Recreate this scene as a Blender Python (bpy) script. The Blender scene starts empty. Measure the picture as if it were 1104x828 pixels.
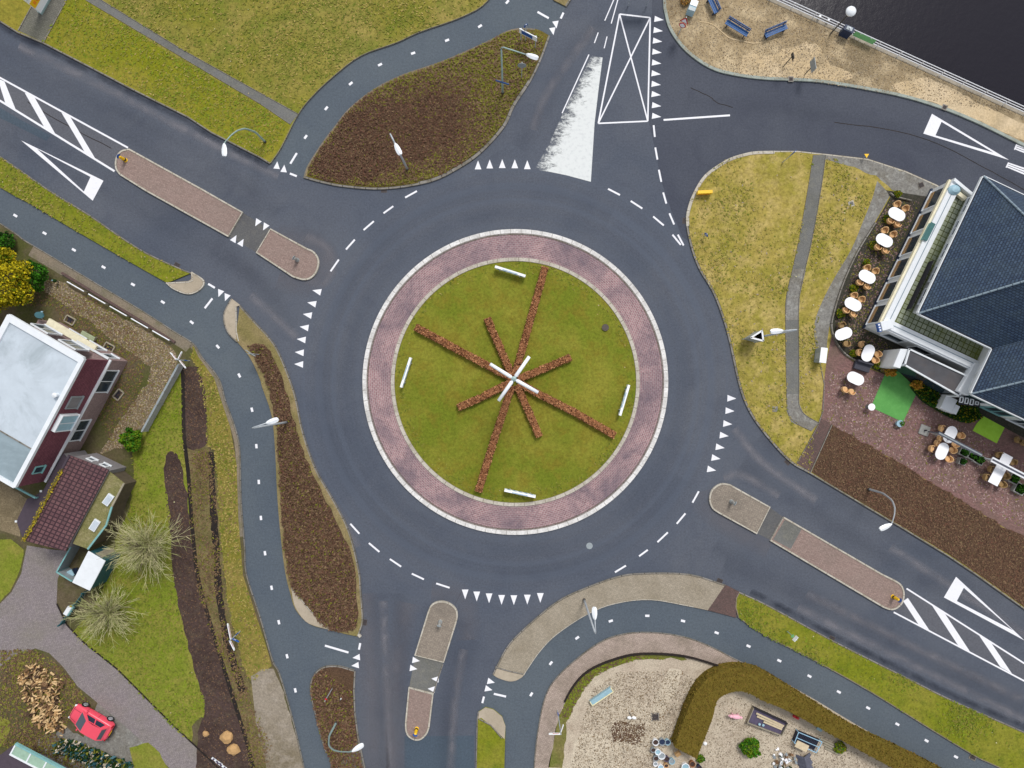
import bpy, bmesh, math, random
import numpy as np
from mathutils import Vector, Matrix
random.seed(7); rng = np.random.default_rng(7)
sc = bpy.context.scene
H = 52.0; S = 0.08; CX, CY = 552.0, 414.0      # drone height (m), metres per photo pixel on the ground, nadir point

# ---------------------------------------------------------------- camera, sky, sun, exposure
cam = bpy.data.objects.new('camera', bpy.data.cameras.new('camera')); sc.collection.objects.link(cam)
cam.location = (0, 0, H); cam.rotation_euler = (0, 0, 0)
cam.data.sensor_fit = 'HORIZONTAL'; cam.data.angle = 2*math.atan(552*S/H)
cam.data.clip_start = 0.5; cam.data.clip_end = 3000
sc.camera = cam
wd = bpy.data.worlds.new('World'); sc.world = wd; wd.use_nodes = True
nt = wd.node_tree; nt.nodes.clear()
sky = nt.nodes.new('ShaderNodeTexSky'); sky.sky_type = 'NISHITA'; sky.sun_disc = False
SUN_EL, SUN_ROT = math.radians(52), math.radians(20)
sky.sun_elevation = SUN_EL; sky.sun_rotation = SUN_ROT
hs = nt.nodes.new('ShaderNodeHueSaturation'); hs.inputs['Saturation'].default_value = 0.2
bg = nt.nodes.new('ShaderNodeBackground'); bg.inputs[1].default_value = 0.14
wo = nt.nodes.new('ShaderNodeOutputWorld')
nt.links.new(sky.outputs[0], hs.inputs['Color']); nt.links.new(hs.outputs[0], bg.inputs[0]); nt.links.new(bg.outputs[0], wo.inputs[0])
sl = bpy.data.lights.new('sun', 'SUN'); sl.energy = 1.8; sl.angle = math.radians(16); sl.color = (1, .965, .92)
sun = bpy.data.objects.new('sun', sl); sc.collection.objects.link(sun)
d = Vector((math.sin(SUN_ROT)*math.cos(SUN_EL), math.cos(SUN_ROT)*math.cos(SUN_EL), math.sin(SUN_EL)))
sun.rotation_euler = d.to_track_quat('Z', 'Y').to_euler(); sun.location = (0, 0, 80)
sc.view_settings.view_transform = 'Standard'; sc.view_settings.look = 'None'
sc.view_settings.exposure = 0.35; sc.view_settings.gamma = 1; sc.view_settings.use_curve_mapping = False
sc.render.resolution_x = 1024; sc.render.resolution_y = 768

# ---------------------------------------------------------------- helpers
def W(px, py, z=0.0):
    k = S*(1 - z/H)
    return Vector(((px-CX)*k, -(py-CY)*k, z))
def lin(c):
    return tuple((x/255/12.92 if x/255 <= .04045 else ((x/255+.055)/1.055)**2.4) for x in c) + (1,)
def sm(pts, n=5):
    """Catmull-Rom through the points"""
    P = [Vector(p) for p in pts]; out = []
    for i in range(len(P)-1):
        a = P[i-1] if i else P[0]*2-P[1]; b = P[i]; c = P[i+1]; e = P[i+2] if i+2 < len(P) else P[-1]*2-P[-2]
        for k in range(n):
            t = k/n
            out.append(.5*((2*b)+(c-a)*t+(2*a-5*b+4*c-e)*t*t+(3*b-a-3*c+e)*t**3))
    out.append(P[-1]); return [tuple(p) for p in out]
def jit(pts, amp, step=6):
    """ragged edge: resample a px polyline and shake it"""
    out = []
    for i in range(len(pts)-1):
        a, b = Vector(pts[i]), Vector(pts[i+1]); m = max(1, int((b-a).length/step))
        for k in range(m):
            p = a.lerp(b, k/m); out.append((p.x+random.uniform(-amp, amp), p.y+random.uniform(-amp, amp)))
    out.append(pts[-1]); return out
def tag(o, label=None, cat=None, group=None, kind=None):
    if label: o['label'] = label
    if cat: o['category'] = cat
    if group: o['group'] = group
    if kind: o['kind'] = kind
    return o
MATS = {}
def N(t, ty, **kw):
    n = t.nodes.new(ty)
    for k, v in kw.items():
        if k in ('operation', 'blend_type', 'data_type', 'offset', 'wave_type', 'bands_direction', 'feature', 'attribute_name', 'squash', 'musgrave_type'): setattr(n, k, v)
        else: n.inputs[k.replace('_', ' ')].default_value = v
    return n
def mix(t, fac, a, b, bt='MIX'):
    n = t.nodes.new('ShaderNodeMix'); n.data_type = 'RGBA'; n.blend_type = bt
    for s, v in ((0, fac), (6, a), (7, b)):
        if hasattr(v, 'is_output') or isinstance(v, bpy.types.NodeSocket): t.links.new(v, n.inputs[s])
        else: n.inputs[s].default_value = v
    return n.outputs[2]
def ramp(t, src, a, b, va=0.0, vb=1.0):
    n = t.nodes.new('ShaderNodeMapRange'); n.clamp = True
    n.inputs[1].default_value = a; n.inputs[2].default_value = b; n.inputs[3].default_value = va; n.inputs[4].default_value = vb
    t.links.new(src, n.inputs[0]); return n.outputs[0]
def noise(t, co, scale, detail=3, rough=.55, dist=0.0):
    n = t.nodes.new('ShaderNodeTexNoise'); n.inputs['Scale'].default_value = scale; n.inputs['Detail'].default_value = detail
    n.inputs['Roughness'].default_value = rough; n.inputs['Distortion'].default_value = dist
    t.links.new(co, n.inputs['Vector']); return n.outputs['Fac']
def newmat(name, rough=.9, spec=.2):
    m = bpy.data.materials.new(name); m.use_nodes = True; t = m.node_tree
    b = t.nodes['Principled BSDF']; b.inputs['Roughness'].default_value = rough; b.inputs['Specular IOR Level'].default_value = spec
    tc = t.nodes.new('ShaderNodeTexCoord'); MATS[name] = m
    return m, t, b, tc
def bump(t, b, src, strength, dist):
    n = t.nodes.new('ShaderNodeBump'); n.inputs['Strength'].default_value = strength; n.inputs['Distance'].default_value = dist
    t.links.new(src, n.inputs['Height']); t.links.new(n.outputs[0], b.inputs['Normal'])
def ground(name, a, b_, c, s1=.12, s2=.9, s3=9, cm=.6, fine=.35, bmp=.6, bd=.05, rough=.95, spec=.15, c_lo=.5, c_hi=.68):
    """patchy natural surface: a<->b in large patches, c in smaller blotches, fine grain and bumps"""
    m, t, b, tc = newmat(name, rough, spec); co = tc.outputs['Object']
    base = mix(t, ramp(t, noise(t, co, s1, 4, .6, .3), .38, .62), lin(a), lin(b_))
    base = mix(t, ramp(t, noise(t, co, s2, 5, .65, .2), c_lo, c_hi, 0, cm), base, lin(c))
    g = noise(t, co, s3, 6, .75)
    base = mix(t, 1.0, base, mix(t, ramp(t, g, .3, .7), (1-fine, 1-fine, 1-fine, 1), (1+fine, 1+fine, 1+fine, 1)), 'MULTIPLY')
    t.links.new(base, b.inputs['Base Color']); bump(t, b, g, bmp, bd)
    return m
def bricks(name, a, b_, mortar, w=.2, h=.1, ms=.012, coord='UV', rot=0, stain=.35, staincol=(60, 60, 60), rough=.9, bmp=.3, bd=.02, s1=.35, offset=.5, spec=.2):
    m, t, b, tc = newmat(name, rough, spec)
    mp = t.nodes.new('ShaderNodeMapping'); mp.inputs['Rotation'].default_value = (0, 0, rot); t.links.new(tc.outputs[coord], mp.inputs[0])
    br = t.nodes.new('ShaderNodeTexBrick'); br.offset = offset
    br.inputs['Color1'].default_value = lin(a); br.inputs['Color2'].default_value = lin(b_); br.inputs['Mortar'].default_value = lin(mortar)
    br.inputs['Scale'].default_value = 1; br.inputs['Brick Width'].default_value = w; br.inputs['Row Height'].default_value = h
    br.inputs['Mortar Size'].default_value = ms; br.inputs['Mortar Smooth'].default_value = .2; br.inputs['Bias'].default_value = 0
    t.links.new(mp.outputs[0], br.inputs[0])
    oc = tc.outputs['Object']
    base = mix(t, ramp(t, noise(t, oc, s1, 6, .65, .4), .42, .7, 0, stain), br.outputs['Color'], lin(staincol))
    g = noise(t, oc, 7, 5, .7)
    base = mix(t, 1.0, base, mix(t, ramp(t, g, .3, .7), (.78, .78, .78, 1), (1.2, 1.2, 1.2, 1)), 'MULTIPLY')
    t.links.new(base, b.inputs['Base Color'])
    inv = t.nodes.new('ShaderNodeMath'); inv.operation = 'SUBTRACT'; inv.inputs[0].default_value = 1; t.links.new(br.outputs['Fac'], inv.inputs[1])
    bump(t, b, inv.outputs[0], bmp, bd); return m
def plain(name, c, rough=.6, metal=0.0, var=.12, s=3, spec=.4, dirt=None, dm=.4):
    m, t, b, tc = newmat(name, rough, spec); co = tc.outputs['Object']
    n_ = noise(t, co, s, 5, .65)
    base = mix(t, 1.0, lin(c), mix(t, ramp(t, n_, .3, .7), (1-var,)*3+(1,), (1+var,)*3+(1,)), 'MULTIPLY')
    if dirt: base = mix(t, ramp(t, noise(t, co, s*.45, 6, .7, .5), .48, .7, 0, dm), base, lin(dirt))
    t.links.new(base, b.inputs['Base Color']); b.inputs['Metallic'].default_value = metal; return m

def link(name, me, mat, parent=None):
    o = bpy.data.objects.new(name, me); sc.collection.objects.link(o)
    for x in (mat if isinstance(mat, (list, tuple)) else [mat]): me.materials.append(MATS[x] if isinstance(x, str) else x)
    if parent: o.parent = parent
    return o
def root_loc(p):
    while p and p.parent: p = p.parent
    return p.location.copy() if p else Vector((0, 0, 0))
class MB:
    def __init__(s): s.v = []; s.f = []; s.m = []; s.uv = {}
    def face(s, pts, mi=0, uv=None):
        i = len(s.v); s.v += [tuple(p) for p in pts]; s.f.append(tuple(range(i, i+len(pts)))); s.m.append(mi)
        if uv: s.uv[len(s.f)-1] = uv
        return s
    def box(s, c, size, rz=0, mi=0, M=None, taper=1.0):
        R = M if M is not None else Matrix.Rotation(rz, 3, 'Z'); c = Vector(c); hx, hy, hz = size[0]/2, size[1]/2, size[2]/2
        i = len(s.v)
        for z in (-1, 1):
            k = taper if z > 0 else 1
            for x, y in ((-1, -1), (1, -1), (1, 1), (-1, 1)): s.v.append(tuple(c+R@Vector((x*hx*k, y*hy*k, z*hz))))
        for q in ((3, 2, 1, 0), (4, 5, 6, 7), (0, 1, 5, 4), (1, 2, 6, 5), (2, 3, 7, 6), (3, 0, 4, 7)): s.f.append(tuple(i+a for a in q)); s.m.append(mi)
        return s
    def prism(s, poly, z0, z1, mi=0, bottom=False, side_mi=None):
        """poly: list of world (x,y)"""
        a = sum(poly[i][0]*poly[(i+1) % len(poly)][1]-poly[(i+1) % len(poly)][0]*poly[i][1] for i in range(len(poly)))
        if a < 0: poly = poly[::-1]
        n = len(poly); i = len(s.v)
        s.v += [(p[0], p[1], z1) for p in poly]+[(p[0], p[1], z0) for p in poly]
        s.f.append(tuple(range(i, i+n))); s.m.append(mi)
        for k in range(n):
            k2 = (k+1) % n; s.f.append((i+n+k, i+n+k2, i+k2, i+k)); s.m.append(mi if side_mi is None else side_mi)
        if bottom: s.f.append(tuple(range(i+2*n-1, i+n-1, -1))); s.m.append(mi)
        return s
    def tube(s, pts, r, seg=8, mi=0, cap=True):
        pts = [Vector(p) for p in pts]; rr = r if isinstance(r, (list, tuple)) else [r]*len(pts); i0 = len(s.v); up = None
        for k, p in enumerate(pts):
            d_ = (pts[min(k+1, len(pts)-1)]-pts[max(k-1, 0)]).normalized()
            if up is None: up = Vector((1, 0, 0)) if abs(d_.x) < .8 else Vector((0, 1, 0))
            a = d_.cross(up).normalized(); b = d_.cross(a).normalized(); up = a.cross(d_)*1.0
            for q in range(seg):
                t = 2*math.pi*q/seg; s.v.append(tuple(p+a*math.cos(t)*rr[k]+b*math.sin(t)*rr[k]))
        for k in range(len(pts)-1):
            for q in range(seg):
                q2 = (q+1) % seg; s.f.append((i0+k*seg+q, i0+k*seg+q2, i0+(k+1)*seg+q2, i0+(k+1)*seg+q)); s.m.append(mi)
        if cap:
            s.f.append(tuple(i0+q for q in range(seg))[::-1]); s.m.append(mi)
            s.f.append(tuple(i0+(len(pts)-1)*seg+q for q in range(seg))); s.m.append(mi)
        return s
    def lathe(s, c, prof, seg=16, mi=0, sx=1, sy=1, rz=0):
        c = Vector(c); i0 = len(s.v); R = Matrix.Rotation(rz, 3, 'Z')
        for r, z in prof:
            for q in range(seg):
                t = 2*math.pi*q/seg; s.v.append(tuple(c+R@Vector((math.cos(t)*r*sx, math.sin(t)*r*sy, z))))
        for k in range(len(prof)-1):
            for q in range(seg):
                q2 = (q+1) % seg; s.f.append((i0+k*seg+q, i0+k*seg+q2, i0+(k+1)*seg+q2, i0+(k+1)*seg+q)); s.m.append(mi)
        s.f.append(tuple(i0+(len(prof)-1)*seg+q for q in range(seg))); s.m.append(mi)
        s.f.append(tuple(i0+q for q in range(seg))[::-1]); s.m.append(mi)
        return s
    def disc(s, c, r, n, thick=.03, seg=20, mi=0):
        """a disc of radius r facing direction n"""
        c = Vector(c); n = Vector(n).normalized(); return s.tube([c-n*thick/2, c+n*thick/2], r, seg, mi)
    def cloud(s, fn, n, size, mis=(0, 1, 2), w=None, flat=0.0, elong=1.0):
        """n small leaf faces; fn() gives a point"""
        for _ in range(n):
            p = Vector(fn()); a = Vector((random.gauss(0, 1), random.gauss(0, 1), random.gauss(0, 1)*(1-flat))).normalized()
            b = a.orthogonal().normalized(); b = (Matrix.Rotation(random.uniform(0, 6.28), 3, a)@b)
            cc = a.cross(b); k = size*random.uniform(.6, 1.4)
            s.face([p+b*k*elong*.5, p+cc*k*.5, p-b*k*elong*.5, p-cc*k*.5], random.choice(mis) if w is None else random.choices(mis, w)[0])
        return s
    def build(s, name, mat, parent=None, smooth=False, bevel=0, autouv=True, solid=None):
        me = bpy.data.meshes.new(name); off = root_loc(parent) if parent else Vector((0, 0, 0))
        vs = np.array(s.v, dtype=float)-np.array(off); me.from_pydata(vs.tolist(), [], s.f); me.update()
        mats = mat if isinstance(mat, (list, tuple)) else [mat]
        o = link(name, me, mats, parent)
        if len(mats) > 1: me.polygons.foreach_set('material_index', s.m)
        if smooth: me.polygons.foreach_set('use_smooth', [True]*len(me.polygons))
        if autouv and len(s.f) < 6000:
            ul = me.uv_layers.new(name='UVMap')
            for p in me.polygons:
                if p.index in s.uv:
                    for li, q in zip(p.loop_indices, s.uv[p.index]): ul.data[li].uv = q
                    continue
                n = p.normal
                if abs(n.z) > .9995: u = Vector((1, 0, 0)); v_ = Vector((0, 1, 0))
                else: u = Vector((0, 0, 1)).cross(n).normalized(); v_ = n.cross(u)
                for li in p.loop_indices:
                    q = Vector(s.v[me.loops[li].vertex_index]); ul.data[li].uv = (q.dot(u), q.dot(v_))
        if bevel:
            md = o.modifiers.new('bevel', 'BEVEL'); md.width = bevel; md.segments = 2; md.limit_method = 'ANGLE'
        return o
def empty(name, loc, label=None, cat=None, group=None, rz=0):
    o = bpy.data.objects.new(name, None); sc.collection.objects.link(o); o.location = loc; o.rotation_euler = (0, 0, rz); o.empty_display_size = .3
    return tag(o, label, cat, group)
def copy_tree(o, parent=None):
    c = o.copy(); sc.collection.objects.link(c); c.parent = parent
    for ch in list(o.children): copy_tree(ch, c)
    return c
def wp(pts, z=0): return [tuple(W(x, y, z))[:2] for x, y in pts]
def sheet(name, pts, z, mat, kind='structure'):
    """flat sheet, px outline"""
    m = MB(); P = wp(pts, z)
    a = sum(P[i][0]*P[(i+1) % len(P)][1]-P[(i+1) % len(P)][0]*P[i][1] for i in range(len(P)))
    if a < 0: P = P[::-1]
    m.face([(x, y, z) for x, y in P]); return tag(m.build(name, mat), kind=kind)
def slab(name, pts, z, mat, z0=-.08, kind='structure'):
    m = MB(); m.prism(wp(pts, z), z0, z); return tag(m.build(name, mat), kind=kind)
def ribbon_mb(m, pts, w, z, closed=False, side=0, z0=None, mi=0):
    """strip of width w px along px points (side -1/0/1: right, centred, left of the line); z0: give it thickness"""
    P = [Vector(wp([p], z)[0]) for p in pts]; n = len(P); L = []; R = []; w = w*S
    acc = [0.0]
    for i in range(1, n): acc.append(acc[-1]+(P[i]-P[i-1]).length)
    for i in range(n):
        a = P[(i-1) % n] if closed or i else P[0]; b = P[(i+1) % n] if closed or i < n-1 else P[-1]
        d_ = (b-a).normalized(); nn = Vector((-d_.y, d_.x))
        lo, hi = (-w/2, w/2) if side == 0 else ((0, w) if side > 0 else (-w, 0))
        L.append(P[i]+nn*hi); R.append(P[i]+nn*lo)
    cnt = n if closed else n-1
    for i in range(cnt):
        j = (i+1) % n; u0 = acc[i]; u1 = acc[j] if j > i else acc[i]+(P[j]-P[i]).length
        m.face([(*R[i], z), (*R[j], z), (*L[j], z), (*L[i], z)], mi, [(u0, 0), (u1, 0), (u1, w), (u0, w)])
        if z0 is not None:
            h = z-z0
            m.face([(*R[j], z), (*R[i], z), (*R[i], z0), (*R[j], z0)], mi, [(u1, 0), (u0, 0), (u0, h), (u1, h)])
            m.face([(*L[i], z), (*L[j], z), (*L[j], z0), (*L[i], z0)], mi, [(u0, 0), (u1, 0), (u1, h), (u0, h)])
    if z0 is not None and not closed:
        m.face([(*R[0], z), (*L[0], z), (*L[0], z0), (*R[0], z0)], mi); m.face([(*L[-1], z), (*R[-1], z), (*R[-1], z0), (*L[-1], z0)], mi)
    return m
def ribbon(name, pts, w, z, mat, closed=False, side=0, z0=None, kind='structure'):
    return tag(ribbon_mb(MB(), pts, w, z, closed, side, z0).build(name, mat), kind=kind)
def in_poly(x, y, poly):
    ins = np.zeros(len(x), bool); n = len(poly)
    for i in range(n):
        x1, y1 = poly[i]; x2, y2 = poly[(i+1) % n]
        if y1 == y2: continue
        c = ((y1 > y) != (y2 > y)) & (x < (x2-x1)*(y-y1)/(y2-y1)+x1); ins ^= c
    return ins
def scatter(name, poly, n, size, h, mats, z, wts=None, holes=(), lay=.35, kind='stuff', clump=0, elong=2.2, feather=0, clip=None):
    """many short blades/twigs/leaves over a px outline, one mesh"""
    P = np.array(wp(poly)); lo, hi = P.min(0), P.max(0); pts = np.zeros((0, 2))
    cent = rng.uniform(lo, hi, (max(3, int(n/60)), 2)) if clump else None
    while len(pts) < n:
        if clump and rng.random() < .7: q = cent[rng.integers(len(cent), size=n)]+rng.normal(0, clump, (n, 2))
        else: q = rng.uniform(lo, hi, (n, 2))
        k = in_poly(q[:, 0], q[:, 1], P)
        for hpoly in holes: k &= ~in_poly(q[:, 0], q[:, 1], np.array(wp(hpoly)))
        pts = np.vstack([pts, q[k]])
    pts = pts[:n]
    if feather: pts = pts+rng.normal(0, feather, pts.shape)
    if clip is not None: pts = pts[in_poly(pts[:, 0], pts[:, 1], np.array(wp(clip)))]; n = len(pts)
    ang = rng.uniform(0, 2*np.pi, n); sz = size*rng.uniform(.5, 1.5, n); hh = h*rng.uniform(.15, 1, n); ti = rng.uniform(-1, 1, (n, 2))*lay
    dx, dy = np.cos(ang)*sz/2*elong, np.sin(ang)*sz/2*elong; ex, ey = -np.sin(ang)*sz/2, np.cos(ang)*sz/2
    V = np.zeros((n, 4, 3)); tx, ty = pts[:, 0]+ti[:, 0]*hh, pts[:, 1]+ti[:, 1]*hh
    V[:, 0] = np.c_[tx-dx, ty-dy, z+hh*.55]; V[:, 1] = np.c_[tx-ex, ty-ey, z+hh*rng.uniform(.4, 1, n)]
    V[:, 2] = np.c_[tx+dx, ty+dy, z+hh]; V[:, 3] = np.c_[tx+ex, ty+ey, z+hh*rng.uniform(.4, 1, n)]
    me = bpy.data.meshes.new(name); me.vertices.add(n*4); me.vertices.foreach_set('co', V.reshape(-1))
    me.loops.add(n*4); me.loops.foreach_set('vertex_index', np.arange(n*4)); me.polygons.add(n)
    me.polygons.foreach_set('loop_start', np.arange(n)*4); me.polygons.foreach_set('loop_total', np.full(n, 4))
    o = link(name, me, list(mats)); w = np.array(wts or [1]*len(mats), float); w /= w.sum()
    me.polygons.foreach_set('material_index', rng.choice(len(mats), n, p=w).astype(np.int32)); me.update(); me.validate()
    return tag(o, kind=kind)
# ---------------------------------------------------------------- materials of the ground
def asphalt(name, a, b_, c, spec=.25, crack=True):
    m, t, b, tc = newmat(name, .82, spec); co = tc.outputs['Object']
    base = mix(t, ramp(t, noise(t, co, .09, 5, .6, .6), .35, .65), lin(a), lin(b_))
    mp = t.nodes.new('ShaderNodeMapping'); mp.inputs['Scale'].default_value = (1, 1, 1); t.links.new(co, mp.inputs[0])
    base = mix(t, ramp(t, noise(t, co, .35, 8, .72, .8), .5, .78, 0, .6), base, lin(c))
    g = noise(t, co, 6, 8, .9)
    base = mix(t, 1.0, base, mix(t, ramp(t, g, .36, .64), (.74,)*3+(1,), (1.28,)*3+(1,)), 'MULTIPLY')
    if crack:                                          # tyre-darkened rings round the island, patchy
        vm = t.nodes.new('ShaderNodeVectorMath'); vm.operation = 'SUBTRACT'; vm.inputs[1].default_value = (.28, .16, 0); t.links.new(co, vm.inputs[0])
        ln = t.nodes.new('ShaderNodeVectorMath'); ln.operation = 'LENGTH'; t.links.new(vm.outputs[0], ln.inputs[0])
        cb = t.nodes.new('ShaderNodeCombineXYZ'); t.links.new(ln.outputs['Value'], cb.inputs[0])
        band = noise(t, cb.outputs[0], 1.1, 3, .6)
        near = ramp(t, ln.outputs['Value'], 18.5, 21, 1, 0)
        mm = t.nodes.new('ShaderNodeMath'); mm.operation = 'MULTIPLY'; t.links.new(ramp(t, band, .42, .62), mm.inputs[0]); t.links.new(near, mm.inputs[1])
        m2 = t.nodes.new('ShaderNodeMath'); m2.operation = 'MULTIPLY'; m2.inputs[1].default_value = .5; t.links.new(mm.outputs[0], m2.inputs[0])
        base = mix(t, m2.outputs[0], base, lin((84, 92, 106)))
    t.links.new(base, b.inputs['Base Color']); bump(t, b, g, .35, .02); return m
asphalt('asphalt', (76, 82, 94), (87, 91, 100), (66, 71, 84))
asphalt('asphalt_dark', (66, 70, 82), (76, 80, 90), (58, 61, 74), crack=False)
asphalt('asphalt_cycle', (79, 88, 98), (88, 96, 103), (72, 81, 92), crack=False)
def alpha_mat(name, c, lo, hi, amax, scale, soft=True, rough=.9, width=1.0):
    """loose dust or worn paint: see-through where it has worn away (UV v runs across the strip)"""
    m, t, b, tc = newmat(name, rough, .2); b.inputs['Base Color'].default_value = lin(c)
    n_ = ramp(t, noise(t, tc.outputs['Object'], scale, 6, .7, .4), lo, hi, 0, amax)
    if soft:
        sx = t.nodes.new('ShaderNodeSeparateXYZ'); t.links.new(tc.outputs['UV'], sx.inputs[0])
        up = ramp(t, sx.outputs[1], 0, width*.45); dn = ramp(t, sx.outputs[1], width, width*.55)
        for s_ in (up, dn):
            q = t.nodes.new('ShaderNodeMath'); q.operation = 'MULTIPLY'; t.links.new(n_, q.inputs[0]); t.links.new(s_, q.inputs[1]); n_ = q.outputs[0]
    t.links.new(n_, b.inputs['Alpha']); return m
alpha_mat('road_dust', (138, 136, 142), .28, .7, .62, .7, width=1.0)
alpha_mat('road_dust_wide', (118, 116, 122), .2, .7, .5, .3, width=2.4)
alpha_mat('tyre_band', (52, 56, 70), .25, .7, .13, .14, width=2.2)
alpha_mat('road_wet', (46, 50, 62), .3, .65, .6, .5, width=.8)
m, t, b, tc = newmat('road_paint', .6, .3)
n_ = noise(t, tc.outputs['Object'], 5, 6, .75)
t.links.new(mix(t, ramp(t, n_, .55, .75, 0, .35), lin((228, 228, 233)), lin((150, 152, 160))), b.inputs['Base Color'])
m, t, b, tc = newmat('worn_paint', .7, .3)            # the big worn wedge: paint scraped off towards its west edge
co = tc.outputs['Object']; mpw = t.nodes.new('ShaderNodeMapping'); mpw.inputs['Rotation'].default_value = (0, 0, 1.12+math.pi); mpw.inputs['Scale'].default_value = (.7, 1.5, 1); t.links.new(co, mpw.inputs[0]); n1 = noise(t, mpw.outputs[0], 1.5, 10, .82, .5)
sx = t.nodes.new('ShaderNodeSeparateXYZ'); t.links.new(co, sx.inputs[0])
# distance (m) to the west edge of the wedge, which runs from W(637.5,59) to W(576,182)
e0, e1 = W(634, 59), W(574, 185); dv = (e1-e0).normalized(); nn = Vector((-dv.y, dv.x, 0))
dp = t.nodes.new('ShaderNodeVectorMath'); dp.operation = 'DOT_PRODUCT'; dp.inputs[1].default_value = nn
sb = t.nodes.new('ShaderNodeVectorMath'); sb.operation = 'SUBTRACT'; sb.inputs[1].default_value = e0; t.links.new(co, sb.inputs[0]); t.links.new(sb.outputs[0], dp.inputs[0])
wv = ramp(t, dp.outputs['Value'], -.3, 2.3, .36, .72)
lt = t.nodes.new('ShaderNodeMath'); lt.operation = 'SUBTRACT'; t.links.new(wv, lt.inputs[0]); t.links.new(n1, lt.inputs[1])
al = ramp(t, lt.outputs[0], -.09, .07)
t.links.new(al, b.inputs['Alpha']); t.links.new(mix(t, ramp(t, noise(t, co, 3, 6, .7), .5, .75, 0, .5), lin((212, 215, 214)), lin((160, 164, 168))), b.inputs['Base Color'])

plain('soil_clod', (70, 58, 52), .9)
ground('field', (112, 112, 48), (122, 110, 62), (90, 98, 40))
ground('grass_north', (124, 120, 44), (146, 132, 72), (98, 110, 36), s1=.13, s2=.5, s3=4, c_lo=.46, c_hi=.66, cm=.75)
ground('grass_verge', (120, 122, 26), (138, 128, 50), (98, 104, 34), s1=.2, s2=.7, s3=5)
ground('grass_island', (104, 114, 32), (128, 126, 46), (118, 108, 36), s1=.22, s2=.9, s3=4.5, fine=.32, c_lo=.46, c_hi=.66, cm=.75)
ground('grass_east', (154, 138, 70), (138, 130, 54), (176, 156, 98), s1=.25, s2=.7, s3=3.5, fine=.4, c_lo=.45, c_hi=.65, cm=.8)
ground('grass_lawn', (112, 124, 38), (126, 126, 54), (142, 132, 66), s1=.2, s2=.8, s3=6)
ground('grass_west', (124, 116, 48), (136, 120, 66), (100, 104, 42), s1=.25, s2=.8, s3=4.5)
ground('grass_southeast', (114, 120, 28), (130, 126, 48), (90, 104, 28), s1=.25, s2=.8, s3=5)
ground('dry_margin', (142, 126, 92), (124, 114, 72), (104, 96, 62), s1=.3, s2=1.2, s3=8)
ground('heath_soil', (88, 67, 54), (96, 76, 56), (70, 55, 45), s1=.3, s2=1.2, s3=7, fine=.5, bmp=1, bd=.12)
ground('mossy_soil', (112, 100, 42), (98, 86, 52), (124, 116, 40), s1=.3, s2=1, s3=6, fine=.45, bmp=1, bd=.1)
ground('bark_bed', (92, 70, 56), (82, 64, 50), (112, 92, 66), s1=.25, s2=1.4, s3=9, fine=.5, bmp=1, bd=.08)
ground('dark_soil', (80, 64, 60), (68, 54, 50), (92, 80, 66), s1=.4, s2=1.5, s3=6, fine=.4, bmp=1, bd=.1)
ground('reed_bed', (124, 112, 76), (98, 92, 56), (92, 78, 56), s1=.5, s2=1.4, s3=6, fine=.4, bmp=1, bd=.1)
ground('sand', (160, 141, 110), (134, 119, 94), (194, 175, 142), s1=.12, s2=.35, s3=5, fine=.3, cm=.8, c_lo=.48, c_hi=.62)
ground('sand_pale', (204, 184, 152), (192, 170, 134), (160, 144, 116), s1=.2, s2=.8, s3=6, fine=.22)
ground('garden_gravel', (192, 180, 160), (178, 164, 146), (152, 136, 118), s1=.25, s2=.9, s3=11, fine=.42, bmp=.8)
ground('leaf_gravel', (132, 118, 94), (112, 100, 78), (154, 140, 112), s1=.3, s2=1.6, s3=9, fine=.5, bmp=1)
ground('garden_moss', (92, 82, 62), (80, 82, 44), (104, 92, 76), s1=.3, s2=1, s3=6, fine=.3)
ground('track_dirt', (142, 132, 118), (120, 110, 92), (160, 150, 138), s1=.2, s2=1, s3=6, fine=.3)
ground('sandy_paving', (176, 164, 146), (164, 152, 134), (150, 140, 122), s1=.4, s2=2, s3=14, fine=.14, bmp=.2)
ground('grey_cobbles', (128, 126, 122), (116, 112, 104), (158, 158, 152), s1=.4, s2=1.8, s3=6, fine=.35)
ground('grey_path', (112, 112, 110), (104, 104, 100), (124, 122, 112), s1=.4, s2=2, s3=8, fine=.2)
ground('mud', (44, 38, 36), (36, 32, 30), (58, 48, 42), s1=.4, s2=1.5, s3=6, fine=.25, rough=.6)
ground('strip_dirt', (120, 112, 98), (132, 120, 104), (102, 100, 72), s1=.4, s2=1.2, s3=8, fine=.3)
bricks('apron_brick', (162, 128, 130), (136, 104, 108), (172, 158, 156), .3, .16, .02, stain=.8, staincol=(88, 82, 94), s1=.28)
bricks('island_brick', (156, 134, 126), (140, 118, 110), (120, 108, 102), .21, .105, .012, coord='Object', rot=.47, stain=.3, staincol=(120, 112, 104))
bricks('island_grey', (154, 142, 128), (138, 126, 114), (108, 104, 98), .21, .105, .012, coord='Object', rot=.47)
bricks('beige_brick', (166, 155, 138), (152, 142, 126), (134, 126, 112), .21, .105, .014, coord='Object', rot=.3, stain=.55, staincol=(126, 116, 98), s1=.6)
bricks('pink_brick', (182, 164, 152), (166, 148, 138), (128, 118, 108), .21, .105, .014, coord='Object', rot=.3, stain=.65, staincol=(112, 102, 88), s1=.5)
bricks('dark_red_brick', (110, 86, 82), (96, 78, 74), (84, 72, 68), .21, .105, .014, coord='Object', rot=.3, stain=.3)
bricks('terrace_brick', (144, 106, 102), (118, 86, 84), (112, 96, 92), .21, .105, .014, coord='Object', rot=.45, stain=.65, staincol=(104, 90, 78), s1=.45)
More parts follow.
